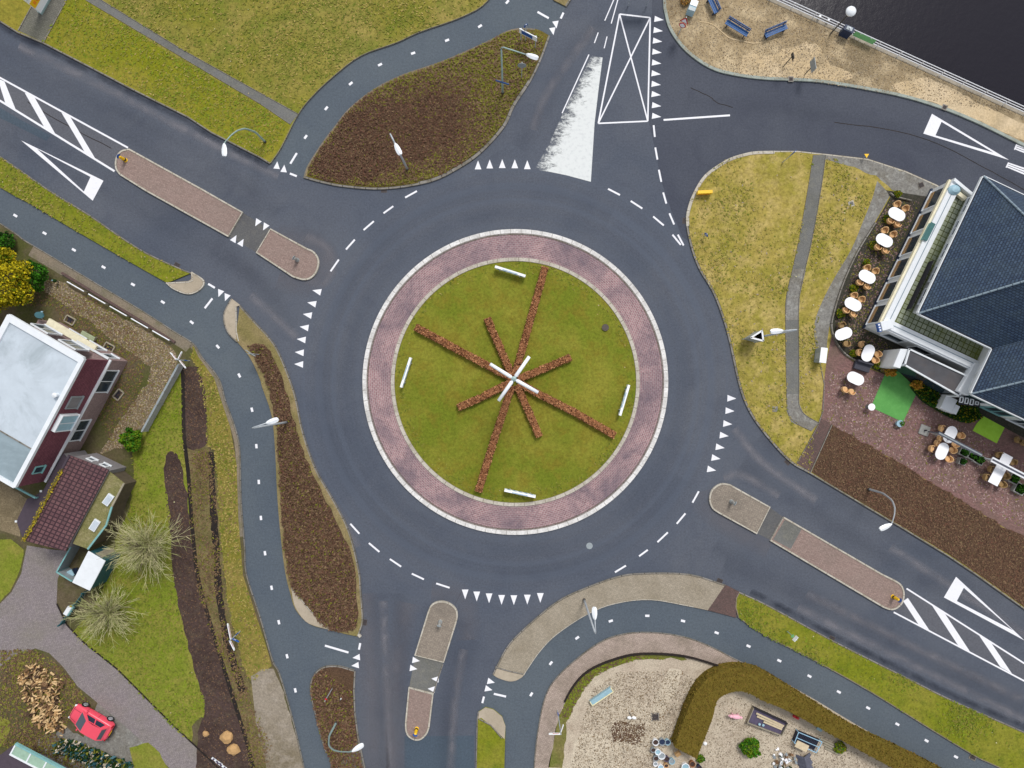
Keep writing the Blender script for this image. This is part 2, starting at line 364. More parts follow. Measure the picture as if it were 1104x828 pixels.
bricks('terrace_dark', (70, 66, 60), (60, 58, 52), (50, 52, 42), .3, .3, .02, coord='Object', rot=.45, stain=.5, staincol=(58, 64, 40))
bricks('drive_brick', (146, 136, 138), (130, 121, 124), (112, 106, 104), .21, .105, .014, coord='Object', rot=-.6, stain=.4, staincol=(122, 118, 100), s1=.4)
bricks('grey_drive', (116, 114, 106), (104, 102, 96), (88, 88, 82), .3, .15, .014, coord='Object', rot=.5, stain=.4, staincol=(100, 100, 78))
bricks('kerb_light', (190, 184, 172), (182, 176, 164), (132, 124, 112), .9, 9, .03, stain=.6, staincol=(140, 130, 112), s1=1.2, bmp=.2)
bricks('kerb_grey', (142, 138, 132), (126, 122, 116), (76, 72, 66), 1.0, 9, .04, stain=.8, staincol=(98, 92, 76), s1=1.2, bmp=.2)
plain('kerb_teal', (150, 158, 150), .9, var=.14, s=2, dirt=(118, 112, 96), dm=.7)
bricks('kerb_white', (222, 220, 218), (214, 212, 210), (168, 164, 160), .9, 9, .03, stain=.55, staincol=(150, 146, 140), s1=.9, bmp=.2)
plain('quay_concrete', (150, 142, 128), .9, var=.2)
m, t, b, tc = newmat('canal_water', .22, .14); b.inputs['Base Color'].default_value = lin((30, 28, 37)); bump(t, b, noise(t, tc.outputs['Object'], 1.6, 5, .65), .35, .06)
# blades, twigs, leaves
for nm, c in {'litter_a': (140, 116, 112), 'litter_b': (104, 84, 80), 'litter_c': (168, 144, 138), 'heath_a': (108, 84, 66), 'heath_b': (88, 67, 55), 'heath_c': (122, 101, 76), 'twig_brown': (98, 77, 62), 'twig_dark': (76, 60, 48), 'twig_tan': (122, 100, 72), 'twig_red': (106, 74, 60), 'moss_tuft': (112, 112, 40),
              'blade_green': (104, 114, 40), 'blade_olive': (128, 124, 56), 'blade_straw': (158, 142, 80), 'blade_dark': (92, 102, 36), 'blade_bright': (116, 132, 34),
              'stone_pale': (200, 188, 168), 'stone_mid': (154, 140, 120), 'stone_dark': (116, 104, 90), 'beech_light': (178, 130, 92), 'beech_mid': (150, 102, 70), 'beech_dark': (106, 70, 50),
              'leaf_yellow': (188, 172, 30), 'leaf_gold': (136, 128, 22), 'leaf_lime': (104, 128, 24), 'leaf_green': (62, 116, 24), 'leaf_mid': (46, 90, 22), 'leaf_deep': (30, 56, 22),
              'leaf_amber': (200, 150, 60), 'leaf_rust': (156, 104, 44), 'bark': (112, 104, 84), 'willow_twig': (188, 182, 140), 'willow_green': (158, 160, 108),
              'hedge_top': (116, 96, 38), 'hedge_olive': (104, 90, 34), 'hedge_brown': (124, 98, 48)}.items():
    plain(nm, c, .9, var=.15, spec=.15)

# ---------------------------------------------------------------- the ground itself
# quay line (px) from (833,1) to (1104,126); everything south-west of it is land
Q0, Q1 = Vector((829, 1)), Vector((1104, 125.5)); qd = (Q1-Q0).normalized()
def qpt(t): p = Q0+qd*t; return (p.x, p.y)
BIG = 12000
qa, qb = qpt(-BIG), qpt(BIG)
land = [qa, qb, (qb[0], BIG), (-BIG, BIG), (-BIG, qa[1])]
sheet('ground', land, -.06, 'field')
wtr = [(qa[0]-20, qa[1]), (qb[0]+20, qb[1]), (BIG, -BIG), (qa[0], -BIG)]
sheet('water', [(-BIG, -BIG), (BIG, -BIG), (BIG, BIG), (-BIG, BIG)], -1.3, 'canal_water')
ribbon('quay_wall', [qpt(-1500), qpt(-700), qpt(0), qpt(700), qpt(1500)], 5, .12, 'quay_concrete', side=1, z0=-1.6)
ql = [qpt(-480), qpt(900)]
sheet('road', [(-420, -400), (ql[0][0]-3, -400), (ql[0][0]-3, ql[0][1]+3), (ql[1][0]-3, ql[1][1]+3), (1620, 1300), (-420, 1300)], 0, 'asphalt')
# darker asphalt of the north-east side street
sheet('side_street', [(702, -120), (703, 20), (699.5, 131), (700, 134)]+sm([(706, 160), (716, 205), (735, 255)], 4)+[(745, 262), (800, 200), (900, 200), (1010, 230), (1300, 400), (1500, 520), (1500, 330), (1104, 130), (960, 70), (800, 60), (716, -60), (712, -120)], .003, 'asphalt_dark')
KZ = .11
# outlines, px
v1_road = [(-160, -62), (-60, -8), (0, 22), (19, 34), (47, 45.6), (101, 73.5), (142, 95), (203, 125.5), (228, 142), (280, 168.6), (291.5, 175.5)]
v1_path = sm([(291.5, 175.5), (303, 158.5), (320.6, 124), (336, 104), (358.7, 82.4), (389, 59.6), (427, 45.6), (452.5, 34), (498, 17.7), (526, 0), (548, -40), (562, -120)], 4)
slab('lawn', v1_road+v1_path+[(562, -420), (-400, -420), (-400, -200)], KZ, 'grass_north')
sheet('grass_verge', [(-160, -62), (-60, -8), (0, 22), (19, 34), (47, 45.6), (101, 73.5), (142, 95), (203, 125.5), (228, 142), (280, 168.6), (290.5, 174.5), (302, 158.5), (313, 134), (280, 112.5), (190, 62), (92.5, 0), (20, -42), (-60, -100)], KZ+.004, 'grass_verge')
sheet('footpath', [(-20, -70), (92.5, 0), (280, 111.6), (313, 134), (321.5, 123), (280, 100), (198, 54.5), (109, 0), (0, -72)], KZ+.008, 'grey_path')
sheet('driveway', [(19.5, 33), (47, 45.6), (72, -1), (110, -75), (78, -75), (36, 3)], KZ+.008, 'grey_drive')
ribbon('kerb', [(47, 45.6), (72, -1), (110, -75)], 1.3, KZ+.03, 'kerb_grey', z0=0); ribbon('kerb', [(19.5, 33), (36, 3), (78, -75)], 1.3, KZ+.03, 'kerb_grey', z0=0)
for e in ([(92.5, 0), (280, 111.6), (313, 134)], [(109, 0), (198, 54.5), (280, 100), (321.5, 123)]): ribbon('path_edging', e, .9, KZ+.02, 'kerb_grey', z0=0)
ribbon('kerb', v1_road, 1.6, KZ+.004, 'kerb_grey', side=-1, z0=-.05)
ribbon('path_edging', v1_path, .8, KZ, 'kerb_grey', side=-1, z0=-.05)
v2 = sm([(327, 191.5), (332, 177.5), (348.5, 152), (361, 135.7), (376.4, 116.7), (402, 96.4), (432, 81), (473, 67), (503, 54.5), (530, 42), (551.7, 31.5), (576.7, 31), (593, 38.6)], 4)
v2r = sm([(593, 38.6), (584, 63), (572, 88), (555, 114), (544, 137), (518.5, 165), (493, 182.6), (462.7, 196.5), (414.5, 204), (371.4, 201.6), (345, 196.5), (327, 191.5)], 4)
slab('planting_bed', v2+v2r[1:-1], KZ, 'mossy_soil')
v2in = jit(sm([(338, 178), (356, 152), (372, 130), (400, 108), (440, 94), (480, 86), (505, 92), (512, 115), (520, 140), (508, 160), (478, 178), (440, 186), (410, 196), (372, 196), (345, 192), (338, 178)], 4), 3.5, 4)
sheet('heath', v2in[:-1], KZ+.004, 'heath_soil')
ribbon('kerb', v2r, 2.2, KZ+.012, 'kerb_grey', side=-1, z0=-.05); ribbon('path_edging', v2[:-4], 1.6, KZ+.008, 'strip_dirt', side=-1, z0=-.05)
slab('grass_verge', [(584, -160), (590, -20), (597, 0), (610, 6.5), (617, -4), (650, -60), (690, -160)], KZ, 'dry_margin')
ribbon('kerb', [(610, 6.5), (617, -4), (650, -60)], 2, KZ+.01, 'kerb_grey', z0=-.05)
# south-west strip between road and cycle path
v3_up = sm([(-170, 60), (-90, 112), (0, 168.4), (53, 205), (94, 230), (127, 253), (157, 272), (193, 288.7), (206.7, 294)], 3)
v3_lo = sm([(180, 305), (142, 283.6), (76, 245.6), (33, 220), (5, 205), (-80, 152), (-170, 100)], 3)
slab('grass_verge', v3_up+v3_lo, KZ, 'grass_southeast')
tip = sm([(206, 293.5), (219, 302.6), (215.6, 311.5), (203, 316.6), (187.7, 311.5), (179, 304.5)], 4)+[(203, 303), (206, 301)]
slab('paving_nose', tip, KZ+.002, 'sandy_paving'); ribbon('kerb', tip[:21], 1.5, KZ+.02, 'kerb_light', z0=-.05)
ribbon('kerb', [(206, 293.5), (208, 302), (203, 304), (181, 305)], 1.4, KZ+.03, 'kerb_light', z0=0)
ribbon('kerb', v3_up, 1.5, KZ+.006, 'kerb_grey', side=-1, z0=-.05)
# cycle paths
v4e = sm([(-160, 140), (0, 240.5), (25, 258), (51, 273.5), (101.5, 304), (152, 334), (187.7, 357), (208, 370), (218, 385), (236, 408), (243.5, 433), (253.6, 460.7), (258.7, 486), (260, 537), (264, 590), (266, 620), (280, 663.6), (294, 712), (301.6, 727), (315.6, 775), (328, 828), (352, 940)], 4)
v5c = sm([(253.6, 366), (269, 385), (280, 408), (282.6, 417.6), (292.8, 448), (296.6, 486), (299, 537), (303.5, 587.5), (308, 620), (313, 640), (318, 656), (329.5, 670), (342, 676), (356, 679), (370, 683), (386.6, 686.5)], 3)
v6l = sm([(381.5, 724), (363.8, 719.4), (348.5, 720.7), (338.5, 729.6), (335.5, 745), (342, 775), (351, 808), (359, 828), (380, 940)], 4)
sheet('cycle_path', [(-160, 100), (5, 205), (76, 245.6), (142, 283.6), (187, 309), (203, 316), (219, 302.5), (249.5, 322.5), (242, 342), (250, 362)]+v5c+[(388.5, 687), (386, 710), (381.5, 724)]+v6l+[(340, 960)]+v4e[::-1], .004, 'asphalt_cycle')
sheet('cycle_path', v1_path[:-1]+[(562, -160), (595, -160), (592, -20), (597, 0), (611, 7), (593.5, 38.6)]+v2[::-1], .004, 'asphalt_cycle')
# long heath bed west of the ring
v5r = sm([(386.6, 686.5), (391.5, 669), (389.5, 640), (387.5, 616), (376.4, 572.3), (358.7, 537), (341, 506), (327, 466), (319.4, 430), (311, 404), (296, 371), (275, 347), (258.7, 329)], 4)
slab('planting_bed', v5c+v5r[1:], KZ, 'dry_margin')
nose5 = [(258.7, 329), (249.8, 322)]+sm([(248.5, 323), (241, 339.4), (244.7, 357), (255, 368.5)], 4)+[(254.6, 357), (253.6, 331)]
slab('paving_nose', nose5, KZ+.002, 'sandy_paving'); ribbon('kerb', nose5[1:15], 1.4, KZ+.02, 'kerb_grey', z0=-.05); ribbon('kerb', [(254, 330), (254.6, 357), (257, 368)], 1.3, KZ+.03, 'kerb_light', z0=0)
v5h = jit(sm([(268, 374), (284, 372), (297, 390), (308, 420), (316, 450), (324, 478), (336, 508), (352, 541), (368, 572), (380, 600), (385, 640), (384, 676), (366, 680), (350, 674), (330, 650), (316, 632), (309, 600), (305, 560), (302, 500), (298, 452), (288, 410), (276, 386), (268, 374)], 4), 1.3)
sheet('heath', v5h[:-1], KZ+.004, 'heath_soil')
n5b = [(314, 634)]+sm([(315.5, 645), (319, 656), (329.5, 670), (342, 675.5), (357, 679.5)], 3)+[(336, 660)]
sheet('paving_nose', n5b, KZ+.008, 'sandy_paving'); ribbon('kerb', [(314, 634), (334, 658), (357, 679)], 1.3, KZ+.03, 'kerb_light', z0=0)
ribbon('kerb', v5r, 1.7, KZ+.01, 'kerb_grey', side=1, z0=-.05); ribbon('path_edging', v5c[:30], 1.0, KZ+.006, 'dry_margin', side=1, z0=-.05)
ribbon('kerb', [(386, 684), (388.5, 687)], 3, KZ+.03, 'kerb_light', z0=-.05)
# small bed at the south exit
v6r = [(381.5, 724), (380.5, 745), (381.5, 770), (385, 795.5), (392, 828), (412, 930)]
slab('planting_bed', v6l[::-1]+v6r[1:], KZ, 'heath_soil'); ribbon('kerb', v6r, 1.6, KZ+.01, 'kerb_grey', side=1, z0=-.05); ribbon('kerb', v6l[:26], 1.6, KZ+.01, 'kerb_grey', side=-1, z0=-.05)
sheet('paving_nose', [(385.5, 798), (372, 815), (362, 832), (382, 940), (412, 930), (392, 828)], KZ+.008, 'grey_path')
# islands
def island(pts, mat, z=.13, kz=.16, w=1.9, name='traffic_island'):
    slab(name, pts, z, mat, z0=-.02); ribbon('kerb', pts, w, kz, 'kerb_light', closed=True, z0=-.02)
isA = [(261, 229), (246, 254.5)]+[(157, 205)]+sm([(129.4, 187.7), (125.5, 182), (124.7, 175), (126.5, 168), (131, 163), (139, 161)], 4)+[(218, 204.5)]
island(isA, 'island_brick')
isB = [(276.5, 272), (291.5, 247)]+sm([(330, 268), (338, 272), (343, 281), (341, 292), (335, 299), (327, 301), (316, 298)], 4)
island(isB, 'island_brick')
isC = [(478, 714), (447.5, 706.5)]+sm([(462, 660), (465, 653.5), (470, 650), (477, 649), (485, 651.5), (491, 657), (492.6, 664), (491, 672)], 4)
island(isC, 'island_grey')
isD = [(441, 742), (466.5, 748.6)]+sm([(462, 785), (459.5, 791), (454, 796.5), (447.5, 797.5), (441, 794), (438, 788), (437.5, 780)], 4)
island(isD, 'island_brick')
sheet('crossing_surface', [(447.5, 707), (478, 714), (472, 732), (467, 749), (441, 742)], .006, 'grey_path')
ribbon('kerb', [(477.5, 716), (472, 732), (467.5, 747)], 1.3, .012, 'kerb_grey')
isE = [(830, 547), (816, 575)]+sm([(776, 553), (769, 548), (765.8, 540), (767, 531), (772, 525), (779, 522), (787, 523)], 4)
island(isE, 'island_grey')
isF = [(831, 582.5), (845, 558)]+sm([(951, 619.5), (966, 627), (972, 632), (974.5, 640), (973, 649), (967.5, 655), (961, 657), (953, 654.5)], 4)
island(isF, 'island_brick')
sheet('grey_setts', [(833.5, 581.5), (846, 560.5), (864.5, 570), (852.5, 592)], .136, 'grey_path')
# south verge: brick
v8u = sm([(531, 727), (536, 717), (549, 694), (575, 668.7), (600.7, 648.4), (626, 635.8), (664, 622), (692, 618), (742.8, 619), (782, 630.5)], 4)
v8l = sm([(747.8, 654.8), (702, 647), (664, 651), (633.7, 662.4), (600.7, 684), (583, 701.7), (570, 720), (565, 728)], 4)
slab('pavement', v8u[3:]+[(772, 645), (763, 658)]+v8l+[(548, 723)], KZ, 'beige_brick')
slab('paving_nose', [(531, 727), (535, 719.5), (548, 723.5), (565, 727.5)]+sm([(563, 730), (557, 733.5), (550, 734.7), (543.8, 733.4), (536, 730.5), (531, 727)], 3)[:-1], KZ+.003, 'sandy_paving')
ribbon('kerb', [(534, 719.5), (548, 723.5), (564, 727)], 1.3, KZ+.03, 'kerb_grey', z0=0)
ribbon('kerb', v8u, 1.5, KZ+.008, 'kerb_grey', side=-1, z0=-.05); ribbon('path_edging', v8l, 1.1, KZ+.006, 'kerb_light', side=-1, z0=-.05)
slab('footpath', [(782, 630.5), (797.5, 638.3), (793, 645), (794, 666), (763, 658), (772, 645)], KZ+.002, 'dark_red_brick')
v9u = sm([(797.3, 638.3), (830, 653.5), (900, 691.5), (976, 729.6), (1027, 755), (1104, 789), (1240, 850), (1400, 925)], 3)
v9l = sm([(1360, 980), (1180, 878), (1077.6, 828), (1052, 816), (1001.5, 785.4), (938, 746), (874.7, 710.6), (824, 685), (796, 666)], 3)
slab('grass_verge', v9u+v9l+[(793, 655), (793.5, 645)], KZ, 'grass_southeast')
ribbon('kerb', v9u, 1.5, KZ+.008, 'kerb_grey', side=-1, z0=-.05); ribbon('path_edging', v9l+[(793, 655), (793.5, 645), (797, 638)], 1.0, KZ+.006, 'strip_dirt', side=-1, z0=-.05)
v10 = sm([(570, 940), (575.4, 828), (580.4, 783), (588, 750), (600.7, 729.6), (626, 706.8), (651.4, 690), (677, 682.7), (707, 682), (737.7, 686.5), (765.6, 696.6), (796, 712), (830, 728), (874.7, 752.4), (925.4, 782.8), (976, 810.7), (1006.6, 828), (1130, 900), (1300, 990)], 4)
sheet('cycle_path', v8l[::-1]+[(763, 658), (796, 666)]+v9l[::-1]+[(1300, 992)]+v10[::-1]+[(540, 940), (545, 828), (545, 783), (541, 772), (523.5, 762), (516.5, 767), (524, 745), (530.5, 727), (544, 733.5), (557, 733.5)], .004, 'asphalt_cycle')
slab('garden_ground', v10+[(1300, 1250), (570, 1250)], KZ, 'garden_gravel')
b10 = sm([(592, 828), (597, 800), (603, 772), (616, 744), (633.7, 724.5), (661.6, 711.8), (692, 705.5), (737.7, 708), (778, 719.4), (790, 724)], 4)
o10 = sm([(575.4, 828), (580.4, 783), (588, 750), (600.7, 729.6), (626, 706.8), (651.4, 690), (677, 682.7), (707, 682), (737.7, 686.5), (765.6, 696.6), (790, 709), (812, 719)], 4)
sheet('pavement', o10+b10[::-1], KZ+.004, 'pink_brick'); ribbon('path_edging', v10[:50], 1.0, KZ+.008, 'kerb_grey', side=-1, z0=-.05)
ground('moss_patchy', (118, 108, 66), (98, 106, 44), (134, 120, 84), s1=.35, s2=1.2, s3=6)
sheet('moss_strip', jit(b10, 1)[:-8]+jit(sm([(740, 711), (692, 710), (664, 717), (640, 730), (625, 750), (612, 780), (606, 828)], 4), 2), KZ+.004, 'moss_patchy')
v11 = [(514.7, 775), (516, 767.6), (523.5, 762.6), (532, 765), (541.3, 772.7), (545, 783), (543.8, 828), (545, 940), (512, 940), (513.4, 828)]
slab('grass_verge', v11, KZ, 'grass_southeast')
sheet('paving_nose', [(514.7, 775), (516, 767.6), (523.5, 762.6), (532, 765), (541.3, 772.7), (545, 783), (544, 797), (529, 782), (519, 774)], KZ+.004, 'sandy_paving')
ribbon('kerb', [(516, 775), (529, 782), (541, 796)], 1.3, KZ+.03, 'kerb_grey', z0=0)
ribbon('kerb', [(512, 940), (513.4, 828), (514.7, 775), (516, 767.6)], 1.3, KZ+.01, 'kerb_grey', z0=-.05)
# east block
v12w = sm([(835, 162.5), (815, 163), (803.6, 165), (790, 169), (778, 175), (760.5, 187.7), (750, 203), (742.7, 220), (739.7, 238), (744, 263), (753, 288.7), (768, 314), (778, 339.4), (786, 367), (795, 408), (803.6, 435), (819, 461), (849.4, 496), (872, 510)], 4)
v12s = [(900, 526.7), (938, 549.5), (976, 572), (1022, 600), (1052, 620), (1104, 657), (1240, 745), (1400, 840)]
v12n = [(1500, 560), (1300, 380), (1104, 262), (1010, 199), (976, 184), (935.6, 171), (892.5, 166), (860, 162.5)]
slab('grass_ground', v12w+v12s+[(1500, 800)]+v12n, KZ, 'grass_east')
ribbon('kerb', v12w[::-1], 2.2, KZ+.012, 'kerb_grey', side=-1, z0=-.05); ribbon('kerb', [(872, 510)]+v12s, 1.6, KZ+.01, 'kerb_grey', side=1, z0=-.05)
ribbon('kerb', v12n[2:]+[(835, 162.5)], 1.4, KZ+.01, 'kerb_light', side=1, z0=-.05)
gl = sm([(877, 167), (871, 205), (862, 256), (854.4, 291), (848, 319), (847, 344.5), (848, 415), (849.4, 443), (858, 456), (874.7, 464.5)], 4)
gr = sm([(890.4, 167), (885, 205), (876, 256), (868.4, 288.7), (862, 319), (861, 344.5), (861.5, 415), (861.5, 436), (868, 447), (883, 456)], 4)
sheet('footpath', gl+gr[::-1], KZ+.004, 'grey_path')
for e in (gl, gr): ribbon('path_edging', e, .8, KZ+.02, 'kerb_grey', z0=0)
sheet('cobbles', [(848, 443), (853, 455), (874.7, 465), (883, 455.5), (867, 447), (862, 436), (861.5, 425), (848.5, 425)], KZ+.008, 'grey_cobbles')
sheet('cobbles', [(847, 345), (849, 318), (855, 290), (869, 290), (862.5, 318), (861, 345)], KZ+.008, 'grey_cobbles')
cobN = jit([(890.4, 167), (935.6, 172), (976, 185), (1012, 201), (1005, 215), (985, 214), (962, 205), (945, 190), (915, 178), (890, 172)], 1)
sheet('cobbles', cobN, KZ+.004, 'grey_cobbles')
cl_ = sm([(945.7, 195), (940, 215), (930, 240), (918, 268.4), (900, 299), (887, 324), (878.5, 347), (878.5, 367), (884, 390)], 4)
cr_ = sm([(960, 210), (944, 238), (923, 271), (908, 306), (897, 340), (892, 367), (891, 391)], 4)
sheet('cobbles', cl_+cr_[::-1], KZ+.006, 'grey_cobbles')
terr = [(955, 205)]+sm([(960, 212), (944, 240), (925, 271), (909, 306), (898, 342), (897.5, 357), (902.6, 370), (912.8, 382.5), (930.5, 392.7), (950, 402)], 4)
sheet('terrace', terr+[(1015, 440), (1150, 500), (1150, 300), (1040, 210), (1000, 212)], KZ+.008, 'terrace_dark')
sheet('terrace', [(891, 391), (897, 360)]+sm([(898, 362), (903, 373), (913, 385), (930.5, 395), (955, 404)], 3)+[(1015, 425), (1100, 470), (1300, 560), (1300, 690), (1104, 578), (1088, 572), (1039.6, 542), (1001.5, 519), (961, 493.7), (896, 462), (885, 452), (888, 415)], KZ+.012, 'terrace_brick')
ribbon('terrace_edging', sm([(944, 240), (925, 271), (909, 306), (898, 342), (897.5, 357), (902.6, 370), (912.8, 382.5), (930.5, 392.7), (940, 396)], 4), 1.6, KZ+.16, 'kerb_grey', z0=0)
ribbon('terrace_edging', sm([(960, 208), (967, 212), (983, 216)], 4), 1.4, KZ+.16, 'kerb_grey', z0=0)
ribbon('path_edging', [(884, 390), (888.7, 415), (887.4, 443), (881, 460.7), (859.5, 498.8)], 1.0, KZ+.02, 'kerb_grey', z0=0)
sheet('footpath', [(885, 451), (897, 457), (873.5, 508.5), (859, 499.5)], KZ+.014, 'dark_red_brick')
bark = [(897, 459)]+jit([(897, 459), (961, 493.7), (1001.5, 519), (1039.6, 542), (1088, 572), (1104, 577), (1230, 660)], 1.5)+[(1260, 750), (1104, 654), (1052, 617), (1022, 597), (976, 569.5), (938, 547), (900, 524.5), (875, 509)]
sheet('planting_bed', bark, KZ+.016, 'bark_bed')
ribbon('path_edging', [(897, 458), (874, 509)], 1.2, KZ+.05, 'kerb_grey', z0=0)
# sandy quay side
v13 = sm([(713, -44), (715, 0), (716.3, 12.7), (722.5, 33), (740, 55.8), (765.6, 73.5), (791, 81), (824, 85.5), (860, 87), (895, 90), (966, 102.7), (1014, 116.7), (1052, 132), (1093, 152), (1200, 205), (1320, 265)], 4)
slab('quayside', v13+[qpt(560), qpt(0), qpt(-128)], KZ, 'sand', z0=-.1)
ribbon('kerb', v13, 3, KZ+.014, 'kerb_teal', side=1, z0=-.05)
sheet('sand_patch', jit(sm([(797, 78), (800, 62), (812, 55), (826, 60), (850, 52), (868, 45), (884, 52), (896, 70), (920, 82), (900, 88), (850, 84), (820, 83), (797, 78)], 3), 1.5)[:-1], KZ+.004, 'sand_pale')
sheet('sand_patch', jit(sm([(960, 92), (1000, 84), (1050, 108), (1104, 134), (1180, 172), (1104, 152), (1050, 128), (1010, 112), (960, 98)], 3), 1.2)[:-1], KZ+.004, 'sand_pale')
ribbon('path_edging', sm([(754, 23), (768, 26), (778, 34), (787, 41), (800, 44), (812, 46.5), (824, 45), (838, 42)], 4), 1, KZ+.03, 'sand_pale', z0=0)
# ---------------------------------------------------------------- west gardens
v4 = v4e[:]+[(352, 1250), (-420, 1250), (-420, 140)]
slab('garden_ground', v4, KZ-.01, 'garden_moss')
def inner(e, w0, w1, i0, i1):
    """band along a polyline e, from w0 to w1 px to its right (image sense)"""
    P = [Vector(p) for p in e[i0:i1]]; A = []; B = []
    for i, p in enumerate(P):
        d_ = (P[min(i+1, len(P)-1)]-P[max(i-1, 0)]).normalized(); nn = Vector((-d_.y, d_.x))
        A.append(tuple(p+nn*w0)); B.append(tuple(p+nn*w1))
    return A+B[::-1]
ribbon('path_edging', v4e, 1.2, KZ+.004, 'kerb_grey', side=-1, z0=-.05)
sheet('dirt_strip', inner(v4e, 1, 12, 10, 29), KZ-.006, 'strip_dirt')
sheet('dirt_strip', inner(v4e, 1, 5, 28, 56), KZ-.006, 'strip_dirt')
veg = jit([(209, 372), (206, 385), (214, 398), (219, 425), (223, 450), (223, 480), (232, 486), (236, 540), (240, 600), (244, 640), (252, 680), (264, 724), (272, 735)], 1)
sheet('grass_verge', veg+[(293, 718), (288, 700), (276, 663), (262, 620), (257, 560), (255, 500), (248, 460), (239, 433), (231, 408), (214, 385)], KZ-.003, 'grass_west')
sheet('reed_bed', jit([(198, 478), (226, 480), (236, 540), (240, 600), (245, 645), (254, 690), (266, 730), (275, 740), (290, 790), (300, 900), (268, 900), (262, 780), (250, 740), (232, 690), (216, 640), (208, 580), (204, 520)], 1.5), KZ-.001, 'reed_bed')
sheet('soil_strip', jit([(225.5, 486), (231, 488), (233, 540), (237, 600), (241, 650), (250, 695), (260, 725), (266, 745), (258, 748), (250, 722), (241, 690), (233, 650), (230, 600), (226, 540)], 1), KZ+.002, 'mud')
lawn_out = [(189, 398), (196, 400), (198, 470), (202, 511), (206, 562), (210, 610), (205, 650), (215, 700), (222, 745), (224, 768), (206, 783), (208, 800), (188, 784), (157, 753), (127, 722), (110, 707), (92, 694), (80, 680), (100, 655), (118, 620), (126, 575), (140, 548), (145, 505), (142, 488), (154, 466), (168, 436)]
sheet('lawn', jit(lawn_out, 1.2)[:-1], KZ-.002, 'grass_lawn')
sheet('soil_strip', jit(sm([(197, 396), (214, 396.7), (217, 408), (222, 428), (223.7, 455), (223, 478), (212, 484), (203, 484), (199, 472), (198, 430), (197, 396)], 3), 1)[:-1], KZ+.004, 'dark_soil')
sheet('soil_strip', jit(sm([(186.4, 487), (193, 494), (199, 519), (203, 540), (205, 575), (212, 610), (222, 660), (238, 715), (250, 755), (266, 805), (275, 860), (215, 900), (212, 840), (214, 790), (221, 760), (213, 735), (204, 700), (196, 668), (186, 620), (184, 580), (182, 545), (178, 519), (177.5, 499), (181, 488), (186.4, 487)], 3), 1.3)[:-1], KZ+.004, 'dark_soil')
ribbon('ditch', sm([(197, 396), (197.6, 430), (198.4, 470), (203, 511), (206.7, 562), (213, 620), (225.7, 668.7), (241, 719.4), (253.6, 760), (269, 810.7), (282, 870)], 5), 4.2, KZ+.008, 'mud')
sheet('dirt_track', jit([(271, 729), (283, 722), (295, 721), (302, 735), (315, 778), (327, 828), (340, 900), (300, 900), (288, 830), (276, 780)], 1), KZ+.002, 'track_dirt')
drv = [(29, 588), (52, 592), (73, 594), (62, 625), (61, 651), (72, 674), (88.8, 691.5), (126.8, 722), (157, 752.4), (187.7, 783), (228, 821), (290, 885), (250, 940), (182.6, 828), (154.7, 800.6), (120, 770), (83.7, 740), (68.5, 719.4), (53, 704), (38, 699), (15, 707), (0, 719), (-60, 760), (-200, 800), (-200, 690), (0, 651), (12.7, 638), (23, 618)]
sheet('driveway', drv, KZ-.001, 'drive_brick')
ribbon('path_edging', [(61, 651), (72, 674), (88.8, 691.5), (126.8, 722), (157, 752.4), (187.7, 783), (228, 821), (290, 885)], 1.4, KZ+.03, 'mud', z0=0)
sheet('lawn', jit([(-200, 560), (-10, 580), (12, 582), (26, 592), (21, 617), (11, 637), (0, 650), (-200, 688)], 1), KZ-.003, 'grass_lawn')
sheet('gravel', jit([(-200, 470), (0, 518), (30, 538), (19, 562), (22, 579), (0, 572), (-200, 555)], .8), KZ-.002, 'leaf_gravel')
gg = jit([(42, 298), (70, 306), (110, 332), (150, 352), (185, 374), (192, 390), (180, 418), (166, 448), (152, 464), (143, 482), (125, 484), (110, 488), (136, 445), (158, 415), (164, 396), (130, 372), (95, 345), (60, 322), (48, 312)], 1.5)
sheet('gravel', gg[:-1], KZ-.0045, 'leaf_gravel')
sheet('gravel', jit([(112, 744), (135, 742), (158, 778), (160, 800), (150, 830), (148, 900), (60, 900), (40, 800), (60, 780), (90, 795)], 2), KZ-.003, 'grey_cobbles')
sheet('lawn', jit([(140, 806), (160, 800), (172, 812), (182, 828), (205, 900), (150, 900), (145, 830)], 1), KZ, 'grass_lawn')
sheet('lawn', jit([(-60, 770), (0, 772), (12, 778), (8, 795), (0, 806), (-60, 820)], 1), KZ, 'grass_lawn')

# ---------------------------------------------------------------- roundabout island
CI = (555.6, 411.8)
def circ(r, n=128): return [(CI[0]+r*math.cos(2*math.pi*i/n), CI[1]+r*math.sin(2*math.pi*i/n)) for i in range(n)]
m = MB(); ribbon_mb(m, circ(147.5), 28.5, .1, closed=True); tag(m.build('paved_apron', 'apron_brick'), kind='structure')
ribbon('kerb', circ(162.6), 4.6, .12, 'kerb_white', closed=True, z0=-.03)
ribbon('kerb', circ(159.3), 1.3, .106, 'kerb_grey', closed=True)
m = MB(); n = 96; R_ = 130.5                                        # grass dome
rings = [(R_, .13), (R_*.8, .26), (R_*.5, .36), (R_*.2, .42)]
for r, z in rings:
    for p in circ(r, n): m.v.append(tuple(W(p[0], p[1], z)))
for k in range(3):
    for i in range(n): j = (i+1) % n; m.f.append((k*n+j, k*n+i, (k+1)*n+i, (k+1)*n+j)[::-1]); m.m.append(0)
m.f.append(tuple(range(3*n, 4*n))); m.m.append(0)
o = tag(m.build('island_grass', 'grass_island', smooth=True, autouv=False), kind='structure')
ribbon('kerb', circ(132.2), 4.0, .17, 'kerb_light', closed=True, z0=-.03)
